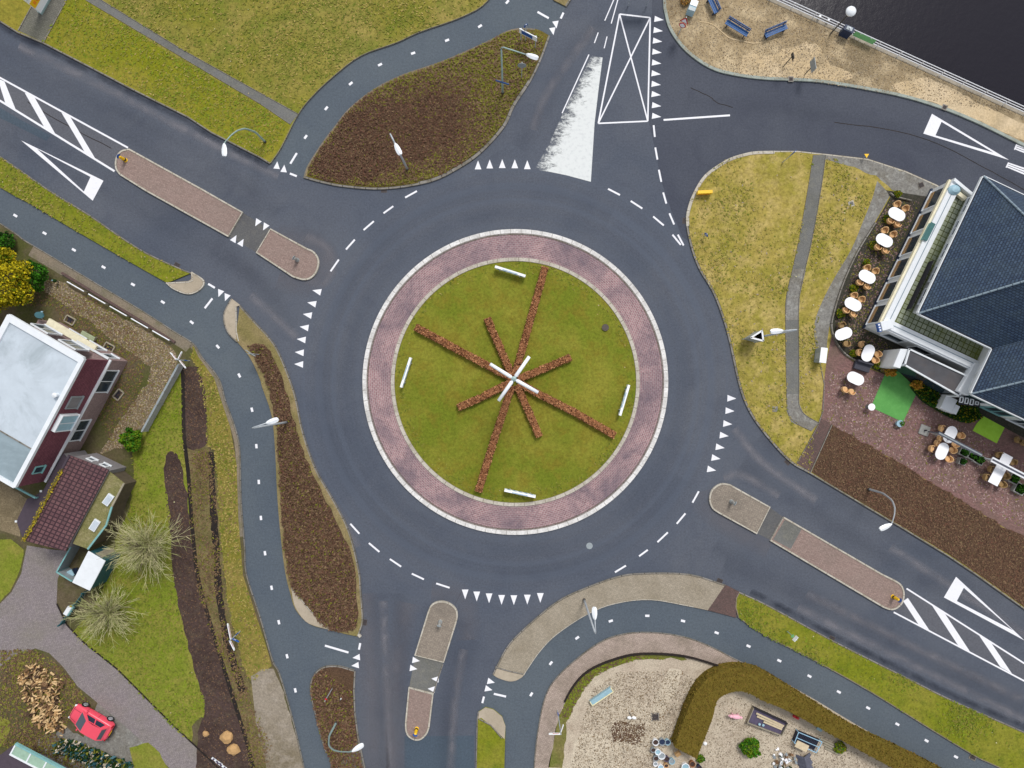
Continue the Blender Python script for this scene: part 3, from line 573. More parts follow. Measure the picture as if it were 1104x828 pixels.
def island_z(px, py):
    r = math.hypot(px-CI[0], py-CI[1]); return float(np.interp(r, [R_*.2, R_*.5, R_*.8, R_], [.42, .36, .26, .13]))

# ---------------------------------------------------------------- road markings
MZ = .008
mk = MB()
def seg(a, b, w=1.9, z=MZ, mb=None): ribbon_mb(mb or mk, [a, b], w, z)
def poly(pts, z=MZ, mb=None):
    P = wp(pts); a = sum(P[i][0]*P[(i+1) % len(P)][1]-P[(i+1) % len(P)][0]*P[i][1] for i in range(len(P)))
    (mb or mk).face([(x, y, z) for x, y in (P if a > 0 else P[::-1])])
ring_dash = [(436.8, 213, 449.5, 206), (413.5, 229.9, 424, 222.3), (392, 248, 403, 238.5), (373, 269, 382.5, 258.3), (356.4, 292.5, 365.3, 279.8), (655.5, 203.6, 668.4, 210.2), (680, 216.7, 692.5, 224.8), (704.2, 233.4, 715.6, 243), (725, 253, 734, 264), (730.8, 253, 737, 264.6), (721.7, 230, 726.8, 242), (715, 207.5, 718.4, 219.5), (710.3, 183, 713, 196), (706.5, 159, 708.8, 172), (704.7, 135, 706, 147.6),
 (377.7, 564.7, 387.4, 575.4), (397.7, 585.5, 409, 595), (420.3, 602.7, 432.5, 610.9), (444, 618.5, 457, 624.6), (470.3, 629, 484.7, 633.7), (746.6, 541.9, 753.4, 529.7), (729.6, 564.7, 739, 553.5), (708.8, 584.5, 720, 574), (689, 599.7, 698.4, 592.8), (663, 617, 674.8, 609.8)]
for a in ring_dash: seg(a[:2], a[2:])
tag(mk.build('lane_dashes', 'road_paint'), kind='structure'); mk = MB()
def tooth(c, d, L=9.6, B=7.2):
    d = Vector(d).normalized(); n_ = Vector((-d.y, d.x)); c = Vector(c)
    poly([tuple(c+d*L/2), tuple(c-d*L/2+n_*B/2), tuple(c-d*L/2-n_*B/2)])
for c in [(515.4, 177.8), (528, 176.8), (541.5, 176.4), (555, 176.6), (568.5, 177.6)]: tooth(c, (0, -1))
for c in [(341.4, 314), (336, 327), (331.3, 339.4), (327.8, 352.9), (324.7, 366), (322.7, 380), (322, 392.7), (789, 429.5), (787, 443), (784.6, 457), (780.8, 469.6), (776.5, 482.3), (772, 494), (767.3, 506.4)]:
    s_ = -1 if c[0] < 555 else 1
    tooth(c, (s_, (.25 if s_ < 0 else .2)*(-1 if s_ < 0 else 1)*abs(c[1]-412)/100))
for c in [(501.5, 640.8), (514, 643), (527.3, 645), (540.8, 646.7), (554, 647), (568.5, 646.4), (582.5, 644.6)]: tooth(c, (.0, 1), 10.5)
for c in [(710.6, 21), (709.7, 33), (709, 44.4), (708.4, 56.3), (708, 68), (707.5, 79.6), (707.5, 91), (707.5, 102), (708, 114), (708, 125.5)]: tooth(c, (1, .12), 10, 6.6)
for c, d_ in [((298.6, 178), (.1, -1)), ((306.2, 181.6), (.1, -1)), ((253, 257), (.5, -.85)), ((260.7, 261), (.5, -.85)), ((277.2, 240.5), (-.5, .85)), ((285.6, 245), (-.5, .85)), ((237, 316.5), (-.35, .9)), ((244, 321), (-.35, .9)),
             ((384, 708.8), (-1, .1)), ((382.8, 717.4), (-1, .1)), ((448.7, 712), (1, .15)), ((446, 720.7), (1, .15)), ((469, 732), (-1, -.1)), ((465, 742.8), (-1, -.1)), ((529.6, 735), (1, .25)), ((527, 743), (1, .25)), ((599.4, 26.8), (.15, 1)), ((596.1, 33.9), (.15, 1))]: tooth(c, d_, 8, 7)
tag(mk.build('give_way_teeth', 'road_paint'), kind='structure'); mk = MB()
for a in [(313, 176.5, 320, 165), (312.5, 187, 320, 190), (224.4, 306, 231.6, 310.3), (220.7, 332.3, 229, 321.7), (350.3, 696, 375.7, 703.5), (388.4, 693.3, 387, 700.4), (532.4, 748, 545.6, 751), (521.8, 751, 520, 758), (579.5, 12.8, 591.6, 19.6), (607.5, 13.6, 604.5, 20)]: seg(a[:2], a[2:], 2.2, .012)
cp = [[(329.5, 147.6), (351.8, 116.7), (378.2, 90), (409.7, 69.7), (445.4, 57.3), (482, 43.4), (517.5, 28.2), (547, 2), (568, -32), (576, -70)],
      [(-46, 193), (-15, 213), (16.5, 232.4), (48, 251.4), (79.6, 269.4), (111.6, 288), (143.3, 306.7), (175.5, 325.7), (206.7, 347.5), (234.8, 373.7), (258, 404.8), (271.6, 441.7), (276.4, 481), (279, 519.6), (281.3, 558.4), (285.7, 596.4), (292.8, 633.7), (300.6, 670.8), (309.5, 707.5), (318.4, 744.3)],
      [(572.8, 748.6), (593.9, 715), (622.3, 687.7), (658.5, 669.5), (697.9, 663.9), (736.4, 669.5), (772.7, 682.2), (807, 696.6), (840.2, 712.3), (872.7, 729), (904.4, 746), (936, 763.3), (967.5, 780.8), (999, 798.6), (1030.7, 816), (1063, 834), (1095, 852)]]
for L_ in cp:
    for i, p in enumerate(L_):
        a, b = Vector(L_[max(i-1, 0)]), Vector(L_[min(i+1, len(L_)-1)]); d_ = (b-a).normalized(); p = Vector(p); seg(tuple(p-d_*2.3), tuple(p+d_*2.3), 2.5, .012)
tag(mk.build('cycle_path_dashes', 'road_paint'), kind='structure'); mk = MB()
bx = [(668, 15.2), (701, 19), (698.4, 130.6), (645, 133)]
for i in range(4): seg(bx[i], bx[(i+1) % 4], 1.6)
seg(bx[0], bx[2], 1.5, MZ+.004); seg(bx[1], bx[3], 1.5, MZ+.008)
seg((715.4, 129.3), (787, 124.3), 2)
for a in [(645, 35, 640.8, 46.4), (654.5, 39.3, 651.4, 52), (661.6, 0, 652, 22.3), (666, 0, 659, 25.4), (676, -30, 661.6, 0), (676, -36, 666, 0)]: seg(a[:2], a[2:], 1.1)
seg((635, 58.8), (606, 122), 1.2)
tag(mk.build('box_marking', 'road_paint'), kind='structure'); mk = MB()
sheet('worn_wedge_marking', [(637.5, 60), (649.7, 62), (645.5, 95), (641, 133), (637, 196), (624, 192.5), (611, 189), (594, 185.5), (576.6, 182.6), (592, 155), (607, 122)], MZ, 'worn_paint')
# hatched areas
seg((-80, 40), (138, 159.3), 1.9); seg((-80, 57), (0, 108.5), 1.9); seg((0, 108.5), (123.5, 184.6), 2.2)
poly([(-2.5, 84.5), (5, 88), (16.8, 117.5), (6, 111.5)], MZ+.004); poly([(26.6, 99.8), (36.8, 104), (59.8, 144.5), (48, 137.5)], MZ+.004); poly([(66.4, 121.5), (75.5, 125.5), (103, 171.3), (91.8, 164.5)], MZ+.004); poly([(-45, 62), (-36, 66), (-16, 98), (-27, 91)], MZ+.004)
seg((977.4, 634.5), (1104, 715), 1.7); seg((1104, 715), (1200, 775), 1.7); seg((963.5, 660), (1104, 734), 1.7); seg((1104, 734), (1180, 775), 1.7)
for q in ([(973.6, 648), (978.7, 644.6), (1002.3, 680), (990, 673)], [(1004.6, 652.5), (1019, 662), (1046, 703), (1033, 696)], [(1054.8, 684), (1068.7, 693.3), (1090.8, 726), (1078.4, 719)], [(1106, 717), (1118, 725), (1136, 751), (1124, 744)]): poly(q, MZ+.004)
tag(mk.build('hatched_marking', 'road_paint'), kind='structure'); mk = MB()
def bigtri(apex, o1, o2, ia, i1, i2):
    poly([o1, i1, i2, o2]); poly([o1, apex, ia, i1]); poly([o2, i2, ia, apex])
bigtri((22.8, 151.4), (111.6, 194.8), (100, 216.4), (40, 160.5), (97.6, 190.7), (90.5, 206.5))
bigtri((1104.5, 690.5), (1030.7, 621.8), (1017.5, 644), (1092, 679.5), (1039, 633.7), (1031.5, 648))
bigtri((1087.8, 172.5), (1004.7, 122.7), (995.4, 144), (1071, 164.6), (1015, 131.4), (1008.5, 146))
tag(mk.build('give_way_triangles', 'road_paint'), kind='structure'); mk = MB()
for q in ([(1095.4, 155.3), (1130, 168), (1128, 175), (1093, 161.3)], [(1086.7, 175), (1125, 188), (1122, 197), (1084, 180.5)]):
    a, b_, c, d_ = [Vector(x) for x in q]
    for k in range(3): l0, l1 = k/3+.0, k/3+.24; poly([tuple(a.lerp(d_, l0)), tuple(b_.lerp(c, l0)), tuple(b_.lerp(c, l1)), tuple(a.lerp(d_, l1))])
    poly([tuple(a), tuple(a.lerp(b_, .03)), tuple(d_.lerp(c, .03)), tuple(d_)], MZ+.004)
tag(mk.build('striped_bars', 'road_paint'), kind='structure')
# dusty and tyre-polished bands
for p, w in [([(20, 50), (100, 88), (200, 140), (262, 172), (300, 190)], 12.5), ([(270, 318), (300, 345), (320, 364)], 12.5), ([(792, 462), (808, 484), (830, 505), (880, 540)], 12.5), ([(413, 648), (415, 700), (418, 760), (424, 860)], 12.5),
             ([(330, 300), (348, 306), (360, 285), (350, 265), (330, 255)], 12.5), ([(780, 515), (800, 512), (840, 535)], 12.5), ([(960, 590), (1050, 648), (1120, 695)], 12.5), ([(640, 30), (590, 100), (575, 140)], 12.5), ([(780, 320), (786, 345), (792, 380), (796, 405)], 12.5),
             ([(870, 640), (950, 680), (1104, 755)], 12.5), ([(860, 655), (960, 705), (1104, 776)], 12.5), ([(500, 700), (490, 760), (484, 860)], 12.5), ([(330, 488), (350, 530), (372, 562), (385, 590)], 12.5)]:
    ribbon('road_dust', sm(p, 6), w, .0055, 'road_dust')
for p in [[(440, 650), (430, 700), (425, 760), (424, 860)], [(465, 640), (500, 645), (505, 690)], [(392, 640), (398, 700), (400, 760), (408, 860)], [(300, 255), (340, 262), (352, 285), (330, 308), (300, 300)], [(755, 530), (762, 548), (800, 575), (830, 590)]]:
    ribbon('road_dust', sm(p, 6), 30, .0062, 'road_dust_wide')
for p in [v1_road[1:], v9u[3:], v5r[6:]]: 
    q = inner(p, 3, 3.5, 0, len(p))[:len(p)] if p is not v1_road else p
    ribbon('road_gutter', [(x, y) for x, y in (inner(p, 2.2, 3, 0, len(p))[:len(p)] if p is not v9u[3:] else q)], 5, .0068, 'road_wet') if p is v1_road else None
ribbon('road_gutter', [(x-2.2, y+4) for x, y in v1_road[1:]], 10, .0068, 'road_wet'); ribbon('road_gutter', [(x+2, y-4) for x, y in v9u[1:]], 9, .0068, 'road_wet')

# wheel-polished lanes, seams, repair patches
for p in [[(-40, 30), (60, 88), (160, 138), (250, 190), (300, 230)], [(-40, 55), (50, 100), (140, 150), (230, 198), (280, 232)], [(-60, 120), (60, 180), (180, 245), (270, 300), (318, 352)], [(-60, 100), (60, 160), (190, 232), (250, 275), (300, 325)],
          [(820, 470), (880, 520), (980, 585), (1060, 640), (1200, 730)], [(800, 500), (850, 535), (960, 605), (1104, 690)], [(770, 590), (850, 630), (950, 680), (1104, 760)], [(780, 610), (860, 645), (1000, 715), (1150, 790)],
          [(405, 640), (410, 720), (412, 860)], [(428, 640), (432, 700), (430, 740), (430, 860)], [(512, 690), (490, 740), (478, 800), (474, 880)], [(500, 670), (480, 760), (490, 860)], [(630, 100), (600, 150)], [(655, 20), (610, 60), (585, 120), (560, 160)],
          [(740, 108), (860, 120), (960, 140), (1080, 190), (1200, 250)]]:
    ribbon('tyre_band', sm(p, 6), 27, .0064+.0001*random.random(), 'tyre_band')
for r_, a0, a1 in ((182, 0, 360), (206, 30, 300)):
    p = [(CI[0]+r_*math.cos(math.radians(a)), CI[1]+r_*math.sin(math.radians(a))) for a in range(a0, a1+1, 6)]; ribbon('tyre_band', p, 27, .0068+.00005*(r_-180)/10, 'tyre_band')
for p in [[(900, 132), (960, 140), (1010, 155), (1060, 180), (1110, 208)], [(745, 95), (765, 104), (772, 110), (790, 116)], [(30, 110), (70, 134), (120, 160)]]: ribbon('road_seam', jit(sm(p, 5), .4, 8), .8, .0074, 'mud')
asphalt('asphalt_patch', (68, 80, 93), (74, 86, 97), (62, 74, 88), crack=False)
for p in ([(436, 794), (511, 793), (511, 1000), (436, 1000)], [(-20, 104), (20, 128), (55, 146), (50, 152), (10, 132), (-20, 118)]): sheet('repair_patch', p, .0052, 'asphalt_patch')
sheet('soil_patch', jit(sm([(659, 782), (668, 776), (682, 782), (696, 780), (694, 792), (686, 802), (672, 800), (662, 800), (659, 782)], 3), 2, 4)[:-1], KZ+.004, 'bark_bed')
ground('pale_gravel', (202, 190, 170), (190, 178, 158), (170, 158, 140), s1=.3, s2=1, s3=12, fine=.35)
sheet('gravel_strip', jit([(720, 720), (735, 722), (731, 745), (716, 770), (703, 768), (710, 745)], 1.5), KZ+.004, 'pale_gravel'); sheet('gravel_patch', jit(sm([(618, 805), (630, 790), (655, 795), (670, 815), (660, 840), (618, 840), (618, 805)], 3), 2)[:-1], KZ+.004, 'pale_gravel')

ground('setts_grey', (98, 98, 98), (90, 90, 92), (108, 106, 102), s1=.5, s2=2, s3=8, fine=.2)
sheet('crossing_surface', [(261, 229), (246, 254.5), (276, 272), (291, 247)], .0072, 'setts_grey'); sheet('crossing_surface', [(830, 547), (816, 575), (831.5, 582.5), (845, 558)], .0072, 'setts_grey')
asphalt('asphalt_old', (86, 88, 96), (94, 95, 101), (78, 80, 90), crack=False)
sheet('hatched_surface', [(-80, 42), (138, 160), (126, 170), (124, 184), (0, 107), (-80, 57)], .0045, 'asphalt_old'); sheet('hatched_surface', [(977, 635), (1104, 716), (1200, 776), (1180, 776), (1104, 733), (965, 659), (973, 650)], .0045, 'asphalt_old')
ribbon('path_edging', v2[:30], 3, KZ+.007, 'dry_margin', side=-1)

ribbon('kerb', v12w[:34][::-1], 3.4, KZ+.018, 'kerb_light', side=-1, z0=-.05)
ribbon('kerb', v2r[8:30], 3.4, KZ+.018, 'kerb_grey', side=-1, z0=-.05)
# ---------------------------------------------------------------- plants
def spoke(pts, label):
    """clipped beech hedge along px points on the dome"""
    P = [Vector(p) for p in pts]; root = empty('hedge', W(*P[0], island_z(*P[0])), label, 'hedge', 'brown clipped hedges on the roundabout island')
    m = MB(); hw, hh = .26, .45; rows = []
    D = []
    for i in range(len(P)-1):
        k = max(2, int((P[i+1]-P[i]).length/5))
        for q in range(k): D.append(P[i].lerp(P[i+1], q/k))
    D.append(P[-1])
    for i, p in enumerate(D):
        a, b = D[max(i-1, 0)], D[min(i+1, len(D)-1)]; g = W(p.x, p.y, 0); z0 = island_z(p.x, p.y)
        d_ = (W(b.x, b.y)-W(a.x, a.y)).normalized(); nn = Vector((-d_.y, d_.x, 0)); w = hw*random.uniform(.85, 1.12); h = hh*random.uniform(.93, 1.07)
        rows.append([g+nn*w+Vector((0, 0, z0-.1)), g+nn*w*.92+Vector((0, 0, z0+h)), g-nn*w*.92+Vector((0, 0, z0+h)), g-nn*w+Vector((0, 0, z0-.1))])
    for i in range(len(rows)-1):
        for k in range(3): m.face([rows[i][k], rows[i][k+1], rows[i+1][k+1], rows[i+1][k]], 1)
    m.face(rows[0][::-1], 1); m.face(rows[-1], 1)
    m.build('hedge_core', ['beech_light', 'beech_mid', 'beech_dark'], root, autouv=False)
    lf = MB(); segs = [(D[i], D[i+1]) for i in range(len(D)-1)]
    def pt():
        a, b = random.choice(segs); p = a.lerp(b, random.random()); z0 = island_z(p.x, p.y); g = W(p.x, p.y)
        d_ = (W(b.x, b.y)-W(a.x, a.y)).normalized(); nn = Vector((-d_.y, d_.x, 0)); s_ = random.uniform(-1, 1)
        if random.random() < .6: return g+nn*s_*hw*1.08+Vector((0, 0, z0+hh+random.uniform(-.05, .09)))
        return g+nn*hw*random.choice((-1, 1))*random.uniform(.9, 1.2)+Vector((0, 0, z0+random.uniform(0, hh)))
    L_ = sum((b-a).length for a, b in segs)
    lf.cloud(pt, int(L_*16), .13, w=(.45, .38, .17)); lf.build('hedge_leaves', ['beech_light', 'beech_mid', 'beech_dark'], root, autouv=False)
for p, l in [([(449, 353), (495, 378), (552, 408)], 'long clipped brown hedge running north-west on the roundabout'), ([(525.5, 344), (536, 368), (552.5, 406)], 'short clipped brown hedge running north-north-west on the roundabout'),
             ([(587.5, 289), (574, 337), (555.5, 404)], 'long clipped brown hedge pointing north to the red paved ring'), ([(614.5, 385.5), (590, 396), (558, 409)], 'short clipped brown hedge pointing east-north-east on the roundabout grass'),
             ([(494.5, 439), (520, 428), (551, 412)], 'short clipped brown hedge pointing west-south-west on the roundabout grass'), ([(516, 529), (533, 473.4), (552, 416)], 'long clipped brown hedge pointing south to the red paved ring'),
             ([(581, 470), (572, 448), (557, 415)], 'short clipped brown hedge running south-south-east on the roundabout'), ([(662, 469), (618.5, 444), (583, 426), (559, 412.5)], 'long clipped brown hedge running south-east on the roundabout')]: spoke(p, l)
def ell(c, r, rz, lump=.18, inner=.55):
    """random point near the surface of a lumpy ellipsoid crown, world coords"""
    ph = [random.uniform(0, 6.28) for _ in range(4)]
    def f():
        while True:
            d_ = Vector((random.gauss(0, 1), random.gauss(0, 1), random.gauss(0, 1))).normalized()
            if d_.z > -.45: break
        a = math.atan2(d_.y, d_.x); k = 1+lump*(math.sin(3*a+ph[0])*.5+math.sin(5*a+ph[1])*.35+math.sin(7*a+3*d_.z+ph[2])*.3+math.sin(4*d_.z*2+ph[3])*.3)
        k *= random.uniform(inner, 1.0)**.5
        return Vector((c[0]+d_.x*r*k, c[1]+d_.y*r*k, c[2]+d_.z*rz*k))
    return f
def bush(name, px, py, r, h, mats, n, size, label, cat, group=None, w=(.45, .35, .2), trunk=True, z0=.1, lump=.2):
    """r, h in metres; px,py at mid crown height"""
    c = W(px, py, h*.6); root = empty(name, (c.x, c.y, z0), label, cat, group)
    m = MB()
    m.tube([(c.x, c.y, z0-.05), (c.x+.03, c.y, h*.35), (c.x, c.y+.04, h*.6)], [.05+.03*r, .04+.02*r, .02], 6)
    for k in range(5):
        a = k*1.26+random.random(); m.tube([(c.x, c.y, z0+h*.15), (c.x+math.cos(a)*r*.35, c.y+math.sin(a)*r*.35, h*.5), (c.x+math.cos(a)*r*.7, c.y+math.sin(a)*r*.7, h*.75)], [.03, .02, .008], 5)
    m.build('stem' if r < 1.3 else 'trunk', 'bark', root, autouv=False)
    cr = MB(); cr.cloud(ell((c.x, c.y, h*.6), r, h*.42, lump), n, size, w=w)
    if r > .7:
        for k in range(int(6+r*5)):
            q = ell((c.x, c.y, h*.6), r, h*.42, lump, .8)(); kk = random.choice((0, 1, 2)); cr.cloud(ell(q, r*.2, r*.18, .1, .3), int(n/26), size, w=[(0.8, .2, 0), (.3, .6, .1), (.05, .35, .6)][kk])
    cr.build('crown', mats, root, autouv=False); return root
Y = ['leaf_yellow', 'leaf_gold', 'leaf_lime']; G = ['leaf_lime', 'leaf_green', 'leaf_mid']; D_ = ['leaf_green', 'leaf_mid', 'leaf_deep']; A_ = ['leaf_amber', 'leaf_rust', 'leaf_gold']
bush('conifer', -8, 303, 2.7, 4.2, ['leaf_yellow', 'leaf_gold', 'leaf_lime'], 9500, .17, 'big golden yellow conifer bush beside the white roofed house', 'tree', w=(.55, .33, .12), lump=.28)
bush('shrub', 35, 298, 1.15, 2.0, D_, 3600, .12, 'round bright green shrub beside the big golden conifer', 'bush', w=(.5, .35, .15))
bush('shrub', 3, 262, .9, 1.2, ['leaf_mid', 'leaf_green', 'leaf_deep'], 1400, .13, 'low dark green shrub north of the golden conifer', 'bush', w=(.3, .35, .35))
bush('shrub', 142, 474, .85, 1.5, ['leaf_lime', 'leaf_green', 'leaf_mid'], 2400, .13, 'small lime green shrub at the end of the grey garden fence', 'bush', w=(.55, .35, .1), lump=.3)
bush('shrub', 809, 806, .8, .9, G, 1500, .13, 'leafy green shrub growing in the gravel garden', 'bush', w=(.4, .45, .15))
bush('shrub', 755, 818, .35, .5, G, 300, .11, 'tiny green shrub at the foot of the curved hedge', 'bush')
bush('shrub', 906, 806, .5, .6, ['leaf_lime', 'leaf_gold', 'leaf_green'], 500, .11, 'yellow green shrub beside the blue metal rack', 'bush')
for i, (x, y, l) in enumerate([(968, 209, 'small yellow green shrub at the north tip of the terrace'), (956.8, 236, 'small shrub left of the northernmost terrace table'), (941.8, 264, 'small shrub left of the second terrace table from the north'),
        (934.3, 283, 'small round olive shrub above the third terrace table from the north'), (920.5, 311, 'small shrub between the third and fourth terrace tables from the north'), (906.5, 338, 'small shrub below the fourth terrace table, by the path curve'),
        (920, 381, 'small shrub left of the upright oval table by the dark bench'), (946, 394, 'small dull green shrub right of the dark bench')]):
    bush('shrub', x, y, .3+.05*(i % 3), .55, ['leaf_gold', 'leaf_lime', 'leaf_green'], 420, .09, l, 'bush', 'small shrubs round the terrace', w=(.5, .35, .15))
def willow(px, py, R_, h, label, n=330, mats=('willow_twig', 'willow_green', 'bark')):
    b = W(px, py, 0); root = empty('bare_willow', (b.x, b.y, .1), label, 'tree', 'bare pollard willows on the west lawn')
    t = MB(); t.tube([(b.x, b.y, 0), (b.x+.05, b.y, h*.35), (b.x, b.y+.05, h*.5)], [.24, .19, .26], 10); t.lathe((b.x, b.y, h*.48), [(.2, -.1), (.34, .05), (.3, .22), (.12, .32)], 10); t.build('trunk', 'bark', root, autouv=False)
    c = MB()
    for k in range(n):
        a = random.uniform(0, 6.283); e = random.uniform(.05, 1.25); L = R_*random.uniform(.6, 1.08)*(1+.12*math.sin(3*a)+.1*math.sin(5*a+1)); p = Vector((b.x+random.gauss(0, .16), b.y+random.gauss(0, .16), h*.56)); d_ = Vector((math.cos(a)*math.cos(e), math.sin(a)*math.cos(e), math.sin(e)))
        pts = [p+d_*.2]; nseg = 5
        for q in range(nseg):
            d_ = (d_+Vector((random.gauss(0, .17), random.gauss(0, .17), random.gauss(-.07, .08)))).normalized(); pts.append(pts[-1]+d_*L/nseg)
        mi = random.choices((0, 1, 2), (.5, .35, .15))[0]
        c.tube(pts, [.026, .022, .018, .014, .010, .006], 4, mi, cap=False)
        for q in (1, 2, 2, 3, 3, 4, 4):
            if random.random() < .8:
                s_ = (pts[q+1]-pts[q]).normalized()+Vector((random.gauss(0, .55), random.gauss(0, .55), random.gauss(0, .35))); s_.normalize(); l2 = L*random.uniform(.12, .3)
                c.tube([pts[q], pts[q]+s_*l2*.5, pts[q]+s_*l2+Vector((0, 0, -.04))], [.014, .011, .005], 3, mi, cap=False)
    c.build('branches', list(mats), root, autouv=False)
willow(173, 582, 3.1, 2.9, 'larger bare pale willow on the lawn beside the brown ditch', 260)
willow(128, 654, 2.6, 2.1, 'smaller bare greenish willow by the bend of the driveway', 190, ('willow_green', 'willow_twig', 'bark'))

# clipped L-shaped hedge in the south garden
hz = 1.3
ho = sm([(727.5, 805.7), (742.7, 762.6), (755.4, 739.7), (770.6, 727), (791, 720.7), (812, 722.5), (830, 729.6), (874.7, 757), (925.4, 788), (1009, 828.5), (1120, 890), (1230, 950)], 4)
hi_ = sm([(1205, 968), (1090, 895), (966, 830), (925.4, 808), (874.7, 780), (848, 766), (824, 756), (803.6, 746), (786, 747.3), (773, 756), (768, 775), (751, 818)], 4)
hp = wp(ho+hi_, hz); root = empty('hedge', Vector((*hp[0], .1)), 'long clipped olive hedge bending round the gravel garden corner', 'hedge')
m = MB(); m.prism(hp, .05, hz); m.build('hedge_core', 'hedge_olive', root, autouv=False)
lf = MB(); hpn = np.array(hp); lo, hi2 = hpn.min(0), hpn.max(0); cnt = 0
E = [(Vector(hp[i]), Vector(hp[(i+1) % len(hp)])) for i in range(len(hp))]; El = np.array([(b-a).length for a, b in E]); El /= El.sum()
q = rng.uniform(lo, hi2, (160000, 2)); q = q[in_poly(q[:, 0], q[:, 1], hpn)][:26000]; it = iter(q.tolist())
lf.cloud(lambda: (lambda p: (p[0], p[1], hz+random.uniform(-.03, .04)))(next(it)), len(q), .09, w=(.5, .3, .2), flat=.1)
def side():
    a, b = E[rng.choice(len(E), p=El)]; p = a.lerp(b, random.random()); return (p.x+random.uniform(-.06, .06), p.y+random.uniform(-.06, .06), random.uniform(.1, hz))
lf.cloud(side, 7000, .14, w=(.3, .5, .2)); lf.build('hedge_leaves', ['hedge_top', 'hedge_olive', 'hedge_brown'], root, autouv=False)

# low hedge along the restaurant
lh = sm([(984, 418), (996, 432), (1010, 441), (1026, 450), (1044, 456), (1060, 450)], 4)+sm([(1052, 436), (1034, 432), (1018, 428), (1004, 418), (992, 408)], 4)
hp = wp(lh, .5); root = empty('hedge', Vector((*hp[0], .1)), 'low dark green hedge curving along the restaurant entrance', 'hedge')
m = MB(); m.prism(hp, .05, .42); m.build('hedge_core', 'leaf_deep', root, autouv=False)
hpn = np.array(hp); q = rng.uniform(hpn.min(0), hpn.max(0), (20000, 2)); q = q[in_poly(q[:, 0], q[:, 1], hpn)][:4000]; it = iter(q.tolist()); lf = MB()
lf.cloud(lambda: (lambda p: (p[0], p[1], random.uniform(.35, .62)))(next(it)), len(q), .13, w=(.2, .35, .45)); lf.build('hedge_leaves', ['leaf_gold', 'leaf_mid', 'leaf_deep'], root, autouv=False)

# ground cover: heath, moss, grass tufts, gravel
plain('sand_bit', (178, 158, 126), .9)
def inset(pl, k):
    c_ = (sum(p[0] for p in pl)/len(pl), sum(p[1] for p in pl)/len(pl)); return [(c_[0]+(x-c_[0])*k, c_[1]+(y-c_[1])*k) for x, y in pl]
T = ['heath_a', 'heath_b', 'heath_c', 'twig_red', 'moss_tuft']
scatter('heath_cover', inset(v2in, 1.02), 30000, .08, .2, T, KZ, (.4, .3, .1, .17, .03), clump=1.6, feather=.4, clip=inset(v2+v2r[1:-1], .965))
scatter('moss_cover', inset(v2+v2r[1:-1], .955), 11000, .09, .16, ['moss_tuft', 'heath_c', 'heath_a', 'blade_olive'], KZ+.02, (.34, .26, .26, .14), holes=[jit(sm([(340, 182), (352, 156), (372, 132), (404, 112), (440, 108), (470, 102), (488, 108), (496, 125), (500, 142), (490, 156), (465, 168), (430, 178), (400, 192), (366, 194), (340, 182)], 4), 6, 5)])
scatter('heath_cover', v5h, 22000, .085, .24, T, KZ, (.42, .24, .18, .1, .06), clump=1)
scatter('heath_cover', v6l[8:][::-1]+v6r[1:], 7500, .085, .22, T, KZ, (.3, .16, .22, .2, .12), clump=.8)
scatter('bark_cover', bark, 20000, .075, .1, ['heath_a', 'heath_b', 'heath_c', 'twig_red'], KZ+.01, (.45, .27, .15, .13), clump=1.6)
scatter('grass_tufts', circ(129), 7200, 0.076, .09, ['blade_green', 'blade_olive', 'blade_straw', 'blade_dark'], .15, (.4, .37, .05, .18), clump=1.3)
scatter('grass_tufts', [p for p in v12w[2:]]+[(881, 460), (887, 443), (884, 390), (878, 355), (905, 290), (945, 200), (900, 170)], 3600, 0.085, .1, ['blade_straw', 'blade_olive', 'blade_green', 'stone_mid'], KZ, (.42, .42, .1, .06), clump=1.0, holes=[gl+gr[::-1]])
scatter('grass_tufts', [(80, -20), (109, 0), (198, 54.5), (280, 100), (320, 121)]+v1_path[10:-4], 6750, 0.093, .1, ['blade_straw', 'blade_olive', 'blade_green', 'blade_dark'], KZ, (.2, .5, .22, .08), clump=1.8)
scatter('grass_tufts', [(47, 45), (72, 0), (90, 0), (280, 113), (311, 134), (290, 173), (203, 124), (101, 72)], 3600, 0.085, .09, ['blade_bright', 'blade_olive', 'blade_straw', 'blade_green'], KZ, (.4, .35, .1, .15), clump=1.2)
scatter('grass_tufts', v9u+v9l, 4050, 0.085, .1, ['blade_bright', 'blade_olive', 'blade_green', 'blade_dark'], KZ, (.3, .25, .3, .15), clump=1)
scatter('grass_tufts', v3_up+v3_lo, 2475, 0.085, .1, ['blade_bright', 'blade_olive', 'blade_straw', 'blade_dark'], KZ, (.3, .4, .15, .15), clump=1)
SOIL = [(186, 484), (194, 494), (201, 519), (207, 575), (222, 655), (240, 712), (256, 760), (268, 820), (212, 830), (222, 764), (203, 704), (185, 620), (176, 519), (176, 499)]
scatter('grass_tufts', lawn_out, 5850, 0.093, .12, ['blade_bright', 'blade_green', 'blade_olive', 'blade_dark'], KZ-.02, (.4, .28, .24, .08), clump=1, holes=[SOIL, [(196, 394), (216, 396), (224, 430), (225, 480), (203, 484)]])
scatter('grass_tufts', veg+[(293, 718), (288, 700), (276, 663), (262, 620), (257, 560), (255, 500), (248, 460), (239, 433), (231, 408), (214, 385)], 2925, 0.093, .12, ['blade_straw', 'blade_olive', 'blade_green', 'twig_tan'], KZ-.02, (.3, .4, .2, .1), clump=.8)
